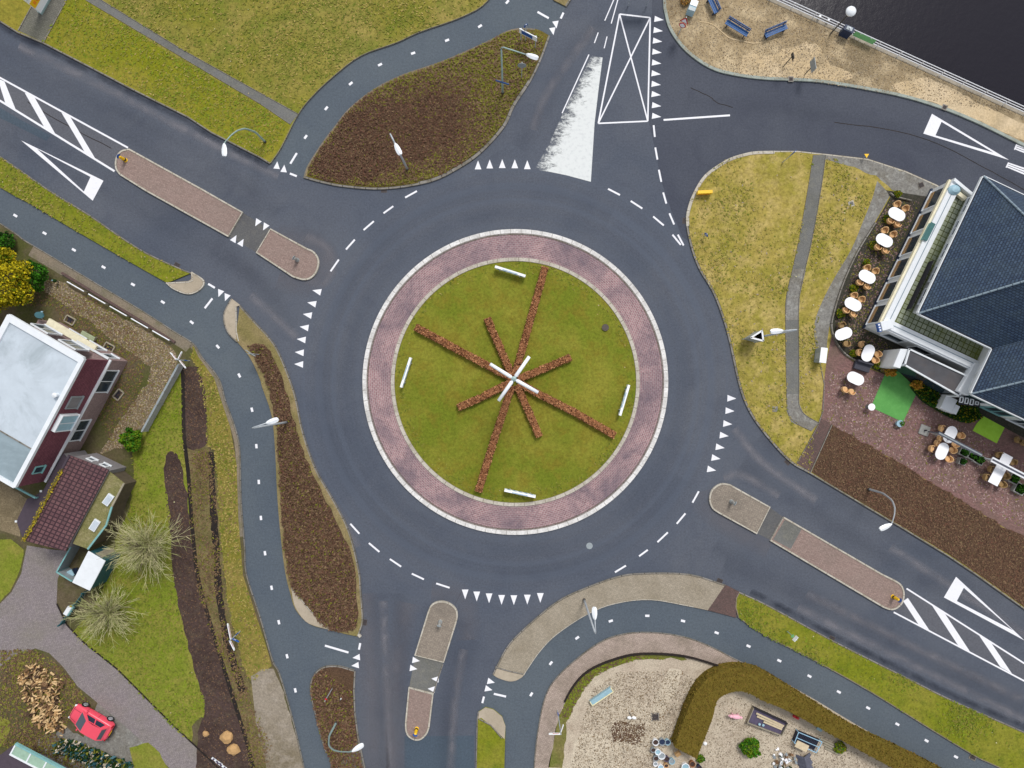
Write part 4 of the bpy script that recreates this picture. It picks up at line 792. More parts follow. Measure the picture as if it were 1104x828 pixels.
scatter('reeds', [(208, 485), (226, 486), (234, 540), (238, 600), (244, 650), (254, 700), (266, 740), (272, 760), (290, 800), (292, 850), (275, 850), (264, 790), (250, 740), (232, 690), (216, 640), (209, 580), (205, 520)], 4500, .07, .14, ['twig_tan', 'moss_tuft', 'heath_c', 'twig_brown'], KZ-.03, (.38, .2, .17, .25), clump=.6, elong=3, feather=.15)
scatter('gravel_stones', gg, 9000, .085, .07, ['stone_mid', 'sand_bit', 'twig_tan', 'blade_olive', 'stone_dark'], KZ-.02, (.3, .1, .28, .12, .2), elong=1.3)
scatter('garden_weeds', [(100, 320), (160, 370), (150, 440), (120, 480), (60, 330), (20, 330), (20, 310)], 4000, .08, .08, ['heath_a', 'twig_brown', 'moss_tuft', 'twig_tan'], KZ-.02)
scatter('gravel_stones', [(630, 770), (640, 742), (665, 724), (735, 722), (752, 735), (728, 790), (700, 828), (612, 840)], 9000, .08, .05, ['stone_pale', 'stone_mid', 'stone_dark', 'twig_tan'], KZ, (.35, .35, .18, .12), elong=1.2)
scatter('gravel_stones', [(775, 758), (790, 750), (824, 760), (925, 812), (960, 832), (900, 860), (750, 860), (752, 825)], 6000, .08, .05, ['stone_pale', 'stone_mid', 'stone_dark'], KZ, (.4, .4, .2), elong=1.2)
scatter('quay_gravel', v13[4:34]+[qpt(300), qpt(5)], 9000, .06, .04, ['sand_bit', 'stone_mid', 'stone_dark', 'twig_tan'], KZ, (.2, .4, .16, .24), elong=1.3, clump=1.5)
scatter('soil_clods', [(186, 487), (199, 519), (212, 610), (250, 755), (268, 820), (215, 828), (221, 760), (204, 700), (186, 620), (178, 519)], 3500, .09, .05, ['soil_clod', 'twig_dark', 'heath_a'], KZ-.01, elong=1.2)
scatter('soil_clods', [(199, 398), (214, 398), (222, 430), (222, 476), (203, 482)], 1200, .09, .05, ['soil_clod', 'twig_dark', 'heath_a'], KZ-.01, elong=1.2)
scatter('terrace_moss', [(958, 216), (990, 218), (955, 300), (930, 352), (975, 385), (960, 400), (930, 392), (900, 365), (900, 342), (925, 275)], 3200, .07, .02, ['moss_tuft', 'litter_b', 'twig_dark', 'litter_a'], KZ+.01, clump=.7)
scatter('terrace_litter', [(893, 400), (950, 405), (1010, 440), (1070, 480), (1104, 500), (1104, 570), (1000, 515), (890, 455)], 5500, .075, .02, ['litter_a', 'litter_b', 'litter_c', 'moss_tuft'], KZ+.012, (.35, .35, .2, .1), clump=1.2)
scatter('garden_weeds', jit([(0, 700), (38, 699), (68, 719), (100, 760), (60, 790), (140, 828), (40, 828), (0, 800)], 1), 7000, .09, .12, ['moss_tuft', 'heath_a', 'twig_brown', 'blade_olive', 'twig_tan'], KZ-.02, clump=.9)
scatter('moss_cover', jit(b10, 1)[8:-14]+[(720, 710), (692, 709), (664, 716), (640, 729), (624, 750), (612, 775)], 1500, .08, .08, ['blade_bright', 'moss_tuft', 'twig_brown'], KZ)
# chopped firewood
m = MB(); base = jit([(22, 728), (34, 714), (50, 716), (62, 728), (72, 735), (66, 752), (70, 772), (72, 790), (54, 786), (34, 770), (30, 750)], .5)
P = np.array(wp(base)); cnt = 0
while cnt < 480:
    q = rng.uniform(P.min(0), P.max(0)); 
    if not in_poly(q[:1], q[1:], P)[0]: continue
    cnt += 1; a = rng.normal(.6, .9); L = rng.uniform(.12, .55); w = rng.uniform(.04, .16); z = rng.uniform(.12, .55)
    R = Matrix.Rotation(a, 3, 'Z')@Matrix.Rotation(rng.normal(0, .3), 3, 'Y')@Matrix.Rotation(rng.uniform(0, 3), 3, 'X')
    m.box((q[0], q[1], z), (L, w, w*.8), M=R, mi=random.choices((0, 1, 2, 3), (.4, .25, .25, .1))[0])
plain('wood_fresh', (206, 176, 130), .85, var=.2); plain('wood_tan', (178, 142, 96), .85, var=.2); plain('wood_brown', (116, 88, 62), .9, var=.2)
tag(m.build('firewood', ['wood_fresh', 'wood_tan', 'wood_brown', 'twig_dark'], autouv=False), kind='stuff')
# boulders
for x, y, r, l in [(245, 795, .62, 'northern of the two tan boulders on dark soil'), (252, 808, .58, 'southern of the two tan boulders on dark soil'), (222, 791, .3, 'small elongated tan rock near the lawn corner')]:
    c = W(x, y, .15); mb = MB(); bm = bmesh.new(); bmesh.ops.create_icosphere(bm, subdivisions=2, radius=r)
    for v in bm.verts: v.co = Vector((v.co.x*random.uniform(.75, 1.1), v.co.y*random.uniform(.7, 1), v.co.z*.6*random.uniform(.8, 1.1)))+Vector((c.x, c.y, .15))
    me = bpy.data.meshes.new('boulder'); bm.to_mesh(me); bm.free(); tag(link('boulder', me, 'wood_tan'), l, 'rock')

for pl, n in ((v12w+[(881, 460), (887, 400), (880, 340), (940, 200)], 60), (circ(125), 50), (v2+v2r[1:-1], 25), (v5c+v5r[1:], 25), (lawn_out, 14), (v9u+v9l, 14), (v3_up+v3_lo, 12), (v1_road+v1_path, 30)):
    scatter('white_flecks', pl, n, .085, .05, ['sand_bit', 'willow_twig'], .17 if n == 50 else KZ+.02, elong=1.2)
# ---------------------------------------------------------------- street furniture
plain('galvanised', (176, 182, 188), .45, .3, var=.08); plain('lamp_white', (232, 236, 240), .35, var=.04); plain('pole_green', (150, 172, 170), .5, .2)
plain('pole_dark', (70, 68, 66), .6); plain('sign_blue', (36, 84, 156), .4, var=.04); plain('sign_white', (236, 238, 240), .4, var=.03); plain('sign_red', (196, 36, 46), .4, var=.04)
plain('sign_grey', (150, 158, 162), .5, .2); plain('sign_yellow', (238, 190, 30), .45, var=.05); plain('rail_white', (228, 230, 234), .45, var=.05); plain('black_rubber', (30, 30, 32), .8)
plain('sign_green', (128, 196, 132), .5); plain('navy_paint', (36, 50, 78), .5); plain('concrete', (150, 150, 146), .9, var=.15); plain('weathered_wood', (150, 142, 124), .9, var=.2)
plain('bench_blue', (44, 92, 148), .55, var=.12, s=6); plain('lens', (245, 246, 240), .2)
def gp(px, py, h):   # ground point below something h metres up that shows at px,py
    return W(px, py, h)
def lamp(base, head, label, h=7.7, curved=False, mat='galvanised', grp='street lamps along the roads'):
    b = W(*base, 0); hd = gp(*head, h); root = empty('street_lamp', (b.x, b.y, .1), label, 'street lamp', grp)
    arm = Vector((hd.x-b.x, hd.y-b.y, 0)); L = arm.length; u = arm.normalized()
    m = MB()
    if curved:
        prof = [(0, 0), (0, 1), (0, 2.0), (.06, 2.9), (.17, 4.1), (.36, 5.3), (.46, 5.8), (.62, 6.5), (.78, 7.1), (.92, h-.1), (1, h-.02)]
        pts = [b+u*(L-.35)*q+Vector((0, 0, z)) for q, z in sm(prof, 3)]
        m.tube(pts, [max(.04, .095-.0022*i) for i in range(len(pts))], 10); m.build('pole', mat, root, smooth=True)
    else:
        m.tube([b, b+Vector((0, 0, 1.2)), b+Vector((0, 0, h-.35))], [.1, .09, .06], 10)
        m.build('pole', mat, root, smooth=True)
        a = MB(); t = b+Vector((0, 0, h-.36)); a.tube([t, t+Vector((0, 0, .2))+u*.04, t+Vector((0, 0, .32))+u*.18, t+u*(L-.3)+Vector((0, 0, .36))], [.055, .052, .048, .04], 8); a.build('arm', mat, root, smooth=True)
    c = MB(); c.tube([b+Vector((0, 0, -.05)), b+Vector((0, 0, .35))], [.13, .12], 10); c.build('pole_foot', 'pole_dark', root)
    a = MB(); R = Matrix.Rotation(math.atan2(u.y, u.x), 3, 'Z'); pr = [(-.5, .05), (-.36, .13), (-.1, .19), (.2, .2), (.38, .17), (.46, .1)]
    for i in range(len(pr)-1):
        (x0, w0), (x1, w1) = pr[i], pr[i+1]; q = lambda x, w, z: Vector((hd.x, hd.y, h))+R@Vector((x, w, z))
        for s_ in (-1, 1): a.face([q(x0, 0, .12), q(x0, s_*w0, .03), q(x1, s_*w1, .03), q(x1, 0, .12)][::s_*-1 or 1]); a.face([q(x0, s_*w0, .03), q(x0, s_*w0*.8, -.05), q(x1, s_*w1*.8, -.05), q(x1, s_*w1, .03)])
        a.face([q(x0, -w0*.8, -.05), q(x1, -w1*.8, -.05), q(x1, w1*.8, -.05), q(x0, w0*.8, -.05)])
    hdo = a.build('lamp_head', 'lamp_white', root)
    a = MB(); a.box(Vector((hd.x, hd.y, h-.065))+R@Vector((.1, 0, 0)), (.5, .24, .03), M=R); a.build('lens', 'lens', hdo)
    return root
lamp((286.5, 153.5), (242, 162), 'curved street lamp on the grass verge of the north-west road', curved=True, mat='pole_green')
lamp((439.5, 183), (429, 161), 'straight street lamp with white head standing in the northern brown heath bed')
lamp((542, 101), (574, 61), 'straight street lamp with a long arm near the north road and round grey sign', mat='pole_green', h=7.3)
lamp((935.5, 527), (954.3, 568), 'curved street lamp in the brown bed below the terrace', curved=True)
lamp((815, 364), (837, 357), 'street lamp standing inside the triangular advertising frame')
lamp((629.5, 646), (641, 661), 'street lamp on the beige brick pavement south of the roundabout', h=7.4)
lamp((310, 455), (293.8, 454), 'street lamp in the long heath bed west of the roundabout', h=7.3)
lamp((363, 778), (386, 806), 'curved pale green street lamp in the small bed at the south exit', curved=True, mat='pole_green')
# round post-top lamp on the quay
b = W(894, 38); root = empty('quay_lamp', (b.x, b.y, .1), 'post lamp with a round white top beside the canal railing', 'street lamp')
MB().tube([b, b+Vector((0, 0, 3.2))], [.06, .045], 8).build('pole', 'pole_dark', root)
MB().lathe((b.x, b.y, 3.1), [(.1, 0), (.34, .08), (.42, .22), (.4, .3), (.2, .42), (.04, .46)], 20).build('lamp_head', 'lamp_white', root, smooth=True)
# central mast with four arms
mh = 6.0; b = W(554, 408.5, mh); root = empty('mast', (b.x, b.y, .4), 'slim mast with four white arms crossed at its top, centre of the island', 'mast')
MB().tube([(b.x, b.y, .3), (b.x, b.y, mh)], [.12, .08], 12).build('pole', 'galvanised', root, smooth=True)
MB().lathe((b.x, b.y, mh-.15), [(.12, 0), (.2, .05), (.2, .22), (.06, .3)], 16).build('hub', 'pole_green', root)
for q in [(528.4, 392.4), (570.7, 384.4), (580.2, 423.2), (537.4, 432.2)]:
    e = W(*q, mh); d_ = (e-b); d_.z = 0; u = d_.normalized(); c0 = Vector((b.x, b.y, mh))
    MB().tube([c0+u*.15, c0+u*.3, Vector((e.x, e.y, mh+.05))], [.06, .15, .135], 10).build('arm', 'lamp_white', root, smooth=True)
# direction boards on the island
plain('rack_blue', (120, 160, 190), .5)
def board(p0, p1, z0, z1, label):
    a, c = W(*p0, z1), W(*p1, z1); mid = (a+c)/2; root = empty('chevron_board', (mid.x, mid.y, .15), label, 'road sign', 'blue and white boards round the island'); d_ = (c-a); d_.z = 0; L = d_.length; rz = math.atan2(d_.y, d_.x)
    out = Vector((mid.x-.28, mid.y-.16, 0)).normalized(); nrm = Vector((-math.sin(rz), math.cos(rz), 0)); s_ = 1 if nrm.dot(out) > 0 else -1
    pn = MB().box((mid.x, mid.y, (z0+z1)/2), (L, .2, z1-z0), rz).build('panel', 'sign_white', root)
    R = Matrix.Rotation(rz, 3, 'Z'); m = MB()
    for k in range(-2, 3):
        for sd in (1, -1):
            P_ = [(-.12, 0), (.1, 1), (.34, 1), (.12, 0)]; x0 = k*.5-.1
            f = [Vector((mid.x, mid.y, z0))+R@Vector((x0+x, sd*.104, .04+zz*(z1-z0-.08)/1)) for x, zz in P_]; m.face(f if sd < 0 else f[::-1])
    m.box(Vector((mid.x, mid.y, z1+.004))+R@Vector((0, -.05, 0)), (L*.5, .05, .012), rz)
    m.build('blue_stripes', 'rack_blue', pn)
    for sx_ in (-1, 1):
        p = Vector((mid.x, mid.y, 0))+R@Vector((sx_*L*.33, -s_*.13, 0)); MB().tube([(p.x, p.y, .1), (p.x, p.y, z1-.05)], .035, 6).build('post', 'galvanised', root)
board((533.7, 287.2), (566.5, 297.5), .45, .95, 'blue and white board at the north edge of the island grass')
board((442.6, 385.5), (432.2, 417.6), .45, .95, 'blue and white board at the west edge of the island grass')
board((678.3, 415), (668.6, 448), .45, .95, 'blue and white board at the east edge of the island grass')
board((543.8, 528.7), (577.4, 535.8), .45, .95, 'blue and white board at the south edge of the island grass')
# signs
def post_sign(base, h, parts, label, name='road_sign', cat='road sign', r=.035, pm='galvanised', yaw=None, posts=None, top=None):
    """parts: (kind, z, size, material, yaw) on a post; yaw None = facing the roundabout centre"""
    b = W(*base, 0); root = empty(name, (b.x, b.y, .1), label, cat)
    MB().tube([(b.x, b.y, .02), (b.x, b.y, h)], r, 8).build('post', pm, root)
    for kind, z, size, mt, yw in parts:
        a = math.atan2(-b.y, -b.x) if yw is None else yw
        n_ = Vector((math.cos(a), math.sin(a), 0)); c = Vector((b.x, b.y, z))+n_*(r+.02); t = Vector((-n_.y, n_.x, 0)); up = Vector((0, 0, 1))
        if kind == 'disc':
            o = MB().disc(c, size, n_, .025, 24).build('sign_face', mt, root)
            if mt == 'sign_blue':
                m = MB(); k = n_*.016; s_ = size
                m.face([c+k+t*s_*.12-up*s_*.5, c+k-t*s_*.12-up*s_*.5, c+k-t*s_*.12+up*s_*.1, c+k+t*s_*.12+up*s_*.1]); m.face([c+k+t*s_*.42+up*s_*.05, c+k-t*s_*.42+up*s_*.05, c+k+up*s_*.62]); m.build('white_arrow', 'sign_white', o)
        elif kind == 'ring':
            o = MB().disc(c, size, n_, .025, 24).build('sign_face', 'sign_red', root); MB().disc(c+n_*.016, size*.72, n_, .01, 24).build('white_centre', 'sign_white', o)
        elif kind in ('tri', 'triup'):
            s_ = size; f = -1 if kind == 'tri' else 1
            def tri(k_, th, off): return [c+n_*off+t*s_*k_*.5-up*f*s_*k_*.29, c+n_*off-t*s_*k_*.5-up*f*s_*k_*.29, c+n_*off+up*f*s_*k_*.58]
            for k_, off, mt_, nm, par in ((1, .0, 'sign_red', 'sign_face', root), (.66, .014, 'sign_white', 'white_centre', None)):
                A = tri(k_, 0, off); B = tri(k_, 0, off-.012); m = MB(); m.face(A); m.face(B[::-1])
                for i in range(3): j = (i+1) % 3; m.face([A[i], B[i], B[j], A[j]])
                o = m.build(nm, mt_, par or o)
        elif kind == 'panel':
            R = Matrix.Rotation(a+math.pi/2, 3, 'Z'); o = MB().box(c, (size[0], .03, size[1]), M=R).build('sign_face', mt, root)
    return root
def fingers(base, h, arms, label, blue=False):
    """white cycle direction arms with red lettering bars"""
    b = W(*base, 0); root = empty('fingerpost', (b.x, b.y, .1), label, 'signpost')
    MB().tube([(b.x, b.y, .02), (b.x, b.y, h+.1)], .045, 8).build('post', 'galvanised', root)
    MB().tube([(b.x, b.y, .5), (b.x, b.y, 1.0)], .05, 8).build('blue_band', 'sign_blue', root)
    for k, (q, mt) in enumerate(arms):
        z = h-.2*k; e = W(*q, z); d_ = Vector((e.x-b.x, e.y-b.y, 0)); L = d_.length; u = d_.normalized(); R = Matrix.Rotation(math.atan2(u.y, u.x), 3, 'Z')
        c = Vector((b.x, b.y, z)); m = MB(); pr = [(0.05, -.1), (L-.12, -.1), (L, 0), (L-.12, .1), (.05, .1)]; th = .05
        A = [c+R@Vector((x, -th/2, y)) for x, y in pr]; B = [c+R@Vector((x, th/2, y)) for x, y in pr]; m.face(A); m.face(B[::-1])
        for i in range(5): j = (i+1) % 5; m.face([A[i], B[i], B[j], A[j]])
        m.face([A[4]+Vector((0, 0, .003)), A[2]+Vector((0, 0, .103)), B[2]+Vector((0, 0, .103)), B[4]+Vector((0, 0, .003))])
        o = m.build('sign_arm', mt, root); t = MB()
        for sd in (-1, 1):
            x = .16
            while x < L-.3:
                w = random.uniform(.05, .1); y = sd*(th/2+.003); f = [c+R@Vector(v) for v in ((x, y, -.03), (x+w, y, -.03), (x+w, y, .05), (x, y, .05))]; t.face(f if sd < 0 else f[::-1]); x += w+.03
        t.build('red_lettering', 'sign_red' if mt == 'sign_white' else 'sign_white', o)
fingers((205, 389), 2.1, [((184, 380), 'sign_white'), ((196.3, 379), 'sign_white'), ((200.5, 397), 'sign_white')], 'white three-armed cycle signpost at the corner of the gravel garden')
fingers((259.5, 680), 2.0, [((253, 701), 'sign_white'), ((245.5, 672), 'sign_white'), ((258, 692), 'sign_blue')], 'white and blue cycle signpost on the verge beside the ditch')
fingers((601, 765), 3.6, [((591.6, 791), 'sign_white'), ((607.4, 781), 'sign_white')], 'tall white two-armed signpost by the south garden corner')
# big direction board in the northern bed
a, c = W(560, 30.5, 1.9), W(579, 40.3, 1.9); mid = (a+c)/2; root = empty('direction_sign', (mid.x, mid.y, .1), 'wide white and blue direction board on two posts at the north crossing', 'road sign'); d_ = c-a; rz = math.atan2(d_.y, d_.x); R = Matrix.Rotation(rz, 3, 'Z'); L = d_.length
MB().box((mid.x, mid.y, 1.6), (L, .06, .6), rz).build('panel', 'sign_white', root)
MB().box(Vector((mid.x, mid.y, 1.6))+R@Vector((-.1, -.035, 0)), (L*.62, .012, .44), rz).build('blue_field', 'sign_blue', root)
for s_ in (-.42, .42): p = Vector((mid.x, mid.y, 0))+R@Vector((s_*L, .06, 0)); MB().tube([(p.x, p.y, 0), (p.x, p.y, 1.9)], .045, 8).build('post', 'galvanised', root)
post_sign((566.5, 45), 2.5, [('disc', 2.25, .2, 'sign_blue', 2.2)], 'blue round cycle sign on a thin post behind the wide direction board')
post_sign((562.3, 84.5), 2.6, [('disc', 2.2, .36, 'sign_grey', None)], 'round grey sign seen beside the lamp with the long arm')
b = W(542, 101); root = empty('street_name_sign', (b.x, b.y-.11, 2.15), 'small blue plate fixed low on the long armed street lamp', 'sign'); MB().box((b.x, b.y-.13, 2.2), (1.15, .03, .22), -.3).build('plate', 'sign_blue', root); MB().box((b.x, b.y-.115, 2.2), (.06, .03, .28), -.3).build('bracket', 'galvanised', root)
post_sign((731, 37.5), 2.5, [('triup', 2.05, .8, 'sign_red', None), ('ring', 1.45, .3, 'sign_red', None)], 'red triangle sign over a red ringed round sign on the sandy corner')
post_sign((843, 175.5), 2.5, [('disc', 2.15, .3, 'sign_blue', 2.3)], 'blue round sign seen edge-on where the grass meets the side street')
post_sign((758.9, 255), .9, [('disc', .75, .22, 'sign_blue', None)], 'low blue round sign on the yellow grass near the kerb')
post_sign((359, 741), 2.3, [('disc', 2.05, .1, 'sign_red', 1.0)], 'thin post with a small red plate in the small south bed')
post_sign((368.6, 751.5), .45, [('disc', .38, .06, 'sign_white', None)], 'tiny white marker stake in the small south bed', 'marker_post', 'marker')
post_sign((280.5, 382.5), 2.2, [('panel', 2.0, (.95, .28), 'sign_grey', 1.0), ('panel', 1.85, (.6, .3), 'sign_grey', -1.9)], 'small grey sign on a post at the top of the long heath bed')
post_sign((843.5, 73), 2.0, [('panel', 1.8, (.55, .4), 'pole_dark', .2)], 'dark small sign on a post on the pale sand', pm='pole_dark')
post_sign((867, 81), 2.0, [('panel', 1.65, (.95, .8), 'sign_grey', 3.3)], 'grey blue square sign on a post on the sand near the kerb', pm='pole_dark')
post_sign((102, 314), .9, [('panel', .75, (.3, .3), 'sign_green', 0)], 'small green topped post by the white garden rail', 'marker_post', 'marker') if False else None
# two-post sign at the very top
root = empty('direction_sign', W(687, 4), 'blue and red sign on two posts at the top of the north road', 'road sign')
for x in (677, 697): b = W(x, 6.5); MB().tube([(b.x, b.y, 0), (b.x, b.y, 2.6)], .04, 8).build('post', 'galvanised', root)
c = (W(677, 5.5)+W(699, 5.5))/2; MB().box((c.x, c.y-.06, 1.95), (2.0, .05, .9)).build('panel', 'sign_blue', root); MB().box((c.x+1.35, c.y-.06, 1.55), (.5, .05, .35)).build('red_panel', 'sign_red', root)
# yellow sign on the east grass
c = W(759.5, 207.5, .5); root = empty('detour_sign', (c.x, c.y, .1), 'small yellow board standing on the grass by the north-east kerb', 'sign')
MB().box((c.x, c.y, .5), (1.25, .26, .42), .05).build('panel', 'sign_yellow', root)
MB().box((c.x, c.y-.135, .34), (.9, .012, .08), .05).build('red_bar', 'sign_red', root)
for s_ in (-.4, .4): MB().tube([(c.x+s_, c.y+.03, 0), (c.x+s_, c.y+.03, .68)], .025, 6).build('leg', 'galvanised', root)
c = W(934.3, 167.5, .6); root = empty('bollard', (c.x, c.y, .1), 'small yellow triangular marker at the edge of the cobbled path', 'bollard'); MB().tube([(c.x, c.y, .1), (c.x, c.y, .6)], .03, 6).build('post', 'galvanised', root)
MB().face([(c.x-.2, c.y+.12, .62), (c.x, c.y-.22, .62), (c.x+.2, c.y+.12, .62)]).face([(c.x-.2, c.y+.12, .58), (c.x+.2, c.y+.12, .58), (c.x, c.y-.22, .58)]).face([(c.x-.2, c.y+.12, .62), (c.x-.2, c.y+.12, .58), (c.x, c.y-.22, .58), (c.x, c.y-.22, .62)]).face([(c.x+.2, c.y+.12, .62), (c.x, c.y-.22, .62), (c.x, c.y-.22, .58), (c.x+.2, c.y+.12, .58)]).build('yellow_triangle', 'sign_yellow', root)
# keep-side bollards on the islands
def island_bollard(px, py, label, yellow=True):
    b = W(px, py, .3); root = empty('bollard', (b.x, b.y, .13), label, 'bollard'); a = math.atan2(b.y, b.x); n_ = Vector((math.cos(a), math.sin(a), 0))
    MB().lathe((b.x, b.y, .12), [(.19, 0), (.16, .05), (.13, .5), (.12, .85), (.05, .9)], 12).build('body', 'sign_yellow' if yellow else 'concrete', root)
    MB().lathe((b.x, b.y, .3), [(.171, 0), (.162, .13)], 12).build('black_band', 'black_rubber' if yellow else 'sign_grey', root)
    c = Vector((b.x, b.y, 1.05)); o = MB().disc(c, .2, n_, .03, 20).build('sign_face', 'sign_blue' if yellow else 'sign_grey', root); m = MB()
    t = Vector((-n_.y, n_.x, 0)); up = Vector((0, 0, 1)); k = n_*.018
    m.face([c+k+t*.1+up*.1, c+k-t*.06+up*.13, c+k-t*.13-up*.02, c+k+t*.03-up*.14]); m.build('white_arrow', 'sign_white', o)
island_bollard(134, 172, 'yellow bollard on the rounded tip of the north-west island'); island_bollard(964, 644, 'yellow bollard on the rounded tip of the south-east island'); island_bollard(449, 787, 'yellow bollard on the rounded tip of the south island')
island_bollard(474.5, 671, 'grey bollard with round sign on the south island nearest the roundabout', False); island_bollard(789, 541, 'grey bollard with round sign on the east island nearest the roundabout', False); island_bollard(320, 280, 'grey bollard with round sign on the west island nearest the roundabout', False)
# triangular advertising frame round a lamp post
zt = 2.0; T3 = [W(821.5, 356.5, zt), W(809.5, 364, zt), W(823, 367.5, zt)]; c = sum(T3, Vector())/3; root = empty('triangular_billboard', (c.x, c.y, .1), 'three-sided white framed advertising board standing round a lamp post', 'billboard')
plain('dark_inside', (40, 38, 46), .9)
for i in range(3):
    a, b = T3[i], T3[(i+1) % 3]; d_ = b-a; rz = math.atan2(d_.y, d_.x); mid = (a+b)/2
    MB().box((mid.x, mid.y, 1.2), (d_.length*.97, .05, 1.56), rz).build('board', 'dark_inside', root)
    MB().box((mid.x, mid.y, 2.0), (d_.length, .13, .06), rz).build('frame', 'rail_white', root)
    out = (mid-c); out.z = 0; out.normalize(); MB().box((mid.x+out.x*.035, mid.y+out.y*.035, 1.2), (d_.length*.85, .02, 1.3), rz).build('poster', 'sign_grey', root)
    MB().tube([(a.x, a.y, .05), (a.x, a.y, 1.99)], .04, 6).build('leg', 'galvanised', root)
# ---- canal railing
root = empty('railing', W(*qpt(0)), 'long white three-rail railing along the canal quay', 'railing')
def qw(t, z=0, off=0): p = qpt(t); q = W(p[0], p[1]); nn = Vector((qd.y, qd.x, 0)).normalized(); return Vector((q.x, q.y, 0))+Vector((qd.y, qd.x, 0)).normalized()*off*S+Vector((0, 0, z))
for z in (.35, .62, .9): MB().tube([qw(-120, z, 1), qw(600, z, 1)], .035, 8).build('rail', 'rail_white', root)
for k in range(-4, 24):
    MB().tube([qw(k*25, .05, 1), qw(k*25, .93, 1)], .04, 6).build('post', 'rail_white', root)
c = qw(88, 0, -1); root = empty('utility_box', (c.x, c.y, .1), 'dark navy box fixed at the canal railing beside the post lamp', 'box'); an = -math.atan2(qd.y, qd.x)
MB().box((c.x, c.y, .55), (.85, .5, .9), an).build('body', 'navy_paint', root, bevel=.03); MB().box((c.x, c.y, 1.02), (.5, .3, .05), an).build('lid_plate', 'sign_grey', root); MB().tube([(c.x, c.y, 1.0), (c.x, c.y, 1.12)], .07, 8).build('knob', 'galvanised', root)
c = qw(108, .6, .6); root = empty('banner', (c.x, c.y, .1), 'pale green banner tied to the white canal railing', 'banner'); MB().box((c.x, c.y, .58), (1.9, .04, .55), an).build('cloth', 'sign_green', root)
for t_ in (102, 114): p = qw(t_, .84, .8); MB().box(p, (.06, .1, .06), an).build('tie', 'sign_white', root)
for x, y, l in ((884, 17.5, 'left of the two pale mooring posts rising from the canal'), (893.5, 21, 'right of the two pale mooring posts rising from the canal')):
    c = W(x, y, .4); root = empty('mooring_post', (c.x, c.y, -1.3), l, 'post'); MB().tube([(c.x, c.y, -1.6), (c.x, c.y, .4)], .1, 10).build('shaft', 'weathered_wood', root); MB().tube([(c.x, c.y, .4), (c.x, c.y, .46)], [.12, .1], 10).build('cap', 'rail_white', root)
# kerb drains and manholes
plain('iron', (86, 78, 74), .7, .3, var=.25)
def cover(px, py, size, label, rz=0, mt='iron', z=KZ+.02, frame='kerb_grey', rnd=False):
    c = W(px, py); root = empty('drain_cover', (c.x, c.y, 0), label, 'drain cover')
    if rnd: MB().tube([(c.x, c.y, z-.05), (c.x, c.y, z)], size, 20).build('lid', mt, root); return
    MB().box((c.x, c.y, z-.03), (size+.16, size+.16, .06), rz).build('frame', frame, root); m = MB().box((c.x, c.y, z+.004), (size, size, .02), rz); lid = m.build('lid', mt, root)
    m = MB()
    for k in range(-2, 3): m.box(Vector((c.x, c.y, z+.018))+Matrix.Rotation(rz, 3, 'Z')@Vector((k*size*.18, 0, 0)), (size*.07, size*.8, .012), rz)
    m.build('slots', 'dark_inside', lid)
cover(852, 86, .3, 'iron drain cover in the kerb below the sand'); cover(1017.3, 116.3, .3, 'iron drain cover in the kerb at the right end of the side street', -.4); cover(917, 220, .32, 'square drain cover in the yellow grass strip', .3, 'concrete', frame='kerb_light')
cover(706, 772, .55, 'brown square cover set in the pale garden gravel', .05); cover(993.5, 211.5, .4, 'rusty square cover in the cobbles north of the terrace', .4, 'dark_red_brick') if False else cover(992, 200, .42, 'rusty square cover in the cobbles north of the terrace', .4)
cover(652, 353.5, .3, 'round iron cover in the grass of the roundabout island', rnd=True, z=.34); cover(835, 441, .3, 'small grey cover in the grass near the path bend', mt='concrete', frame='kerb_grey')
cover(1049, 815.5, .45, 'rusty square cover at the edge of the south cycle path', -.45, 'iron', .03); cover(635.5, 588.5, .28, 'pale round patch cover in the asphalt south-east of the island', rnd=True, z=.012, mt='sign_grey')
# benches on the quayside
def bench(px, py, L, rz, label, back=1):
    c = W(px, py, .45); root = empty('bench', (c.x, c.y, .1), label, 'bench', 'blue benches on the sandy quay'); R = Matrix.Rotation(rz, 3, 'Z'); q = lambda x, y, z: Vector((c.x, c.y, 0))+R@Vector((x, y, z))
    st = MB()
    for k in range(3): st.box(q(0, -.16+k*.15, .56), (L, .12, .05), rz)
    st.build('seat', 'bench_blue', root); m = MB()
    for k in range(2): m.box(q(0, .25*back+.04*k*back, .72+k*.16), (L, .04, .12), rz)
    m.build('backrest', 'bench_blue', root)
    for s_ in (-.4, .4):
        MB().box(q(s_*L, 0, .32), (.07, .42, .44), rz).build('leg', 'navy_paint', root); MB().box(q(s_*L, .26*back, .7), (.05, .06, .5), rz).build('back_post', 'navy_paint', root)
bench(768.3, 6, 1.5, -1.15, 'short blue bench near the white bin at the top edge', 1)
bench(794, 31, 2.15, -.55, 'blue bench facing the curved sand edging', 1); bench(836, 34, 2.0, .4, 'blue bench nearest the canal railing', 1)
c = W(747.4, 6, .9); root = empty('utility_box', (c.x, c.y, .1), 'white and pale blue cabinet on the sandy corner', 'cabinet'); plain('pale_blue', (150, 182, 196), .5)
MB().box((c.x, c.y, .5), (.62, .85, .85), -.35).build('body', 'pale_blue', root, bevel=.02); MB().box((c.x+.07, c.y+.2, .95), (.6, .5, .05), -.35).build('lid', 'sign_white', root); MB().box((c.x-.12, c.y-.3, .94), (.55, .28, .03), -.35).build('shelf', 'sign_grey', root)
c = W(738, 2); root = empty('shrub', (c.x, c.y, .1), 'clump of dry amber grass at the top of the sandy corner', 'bush'); MB().cloud(ell((c.x, c.y, .3), .45, .3, .2), 500, .1).build('crown', ['leaf_amber', 'beech_light', 'blade_straw'], root, autouv=False)
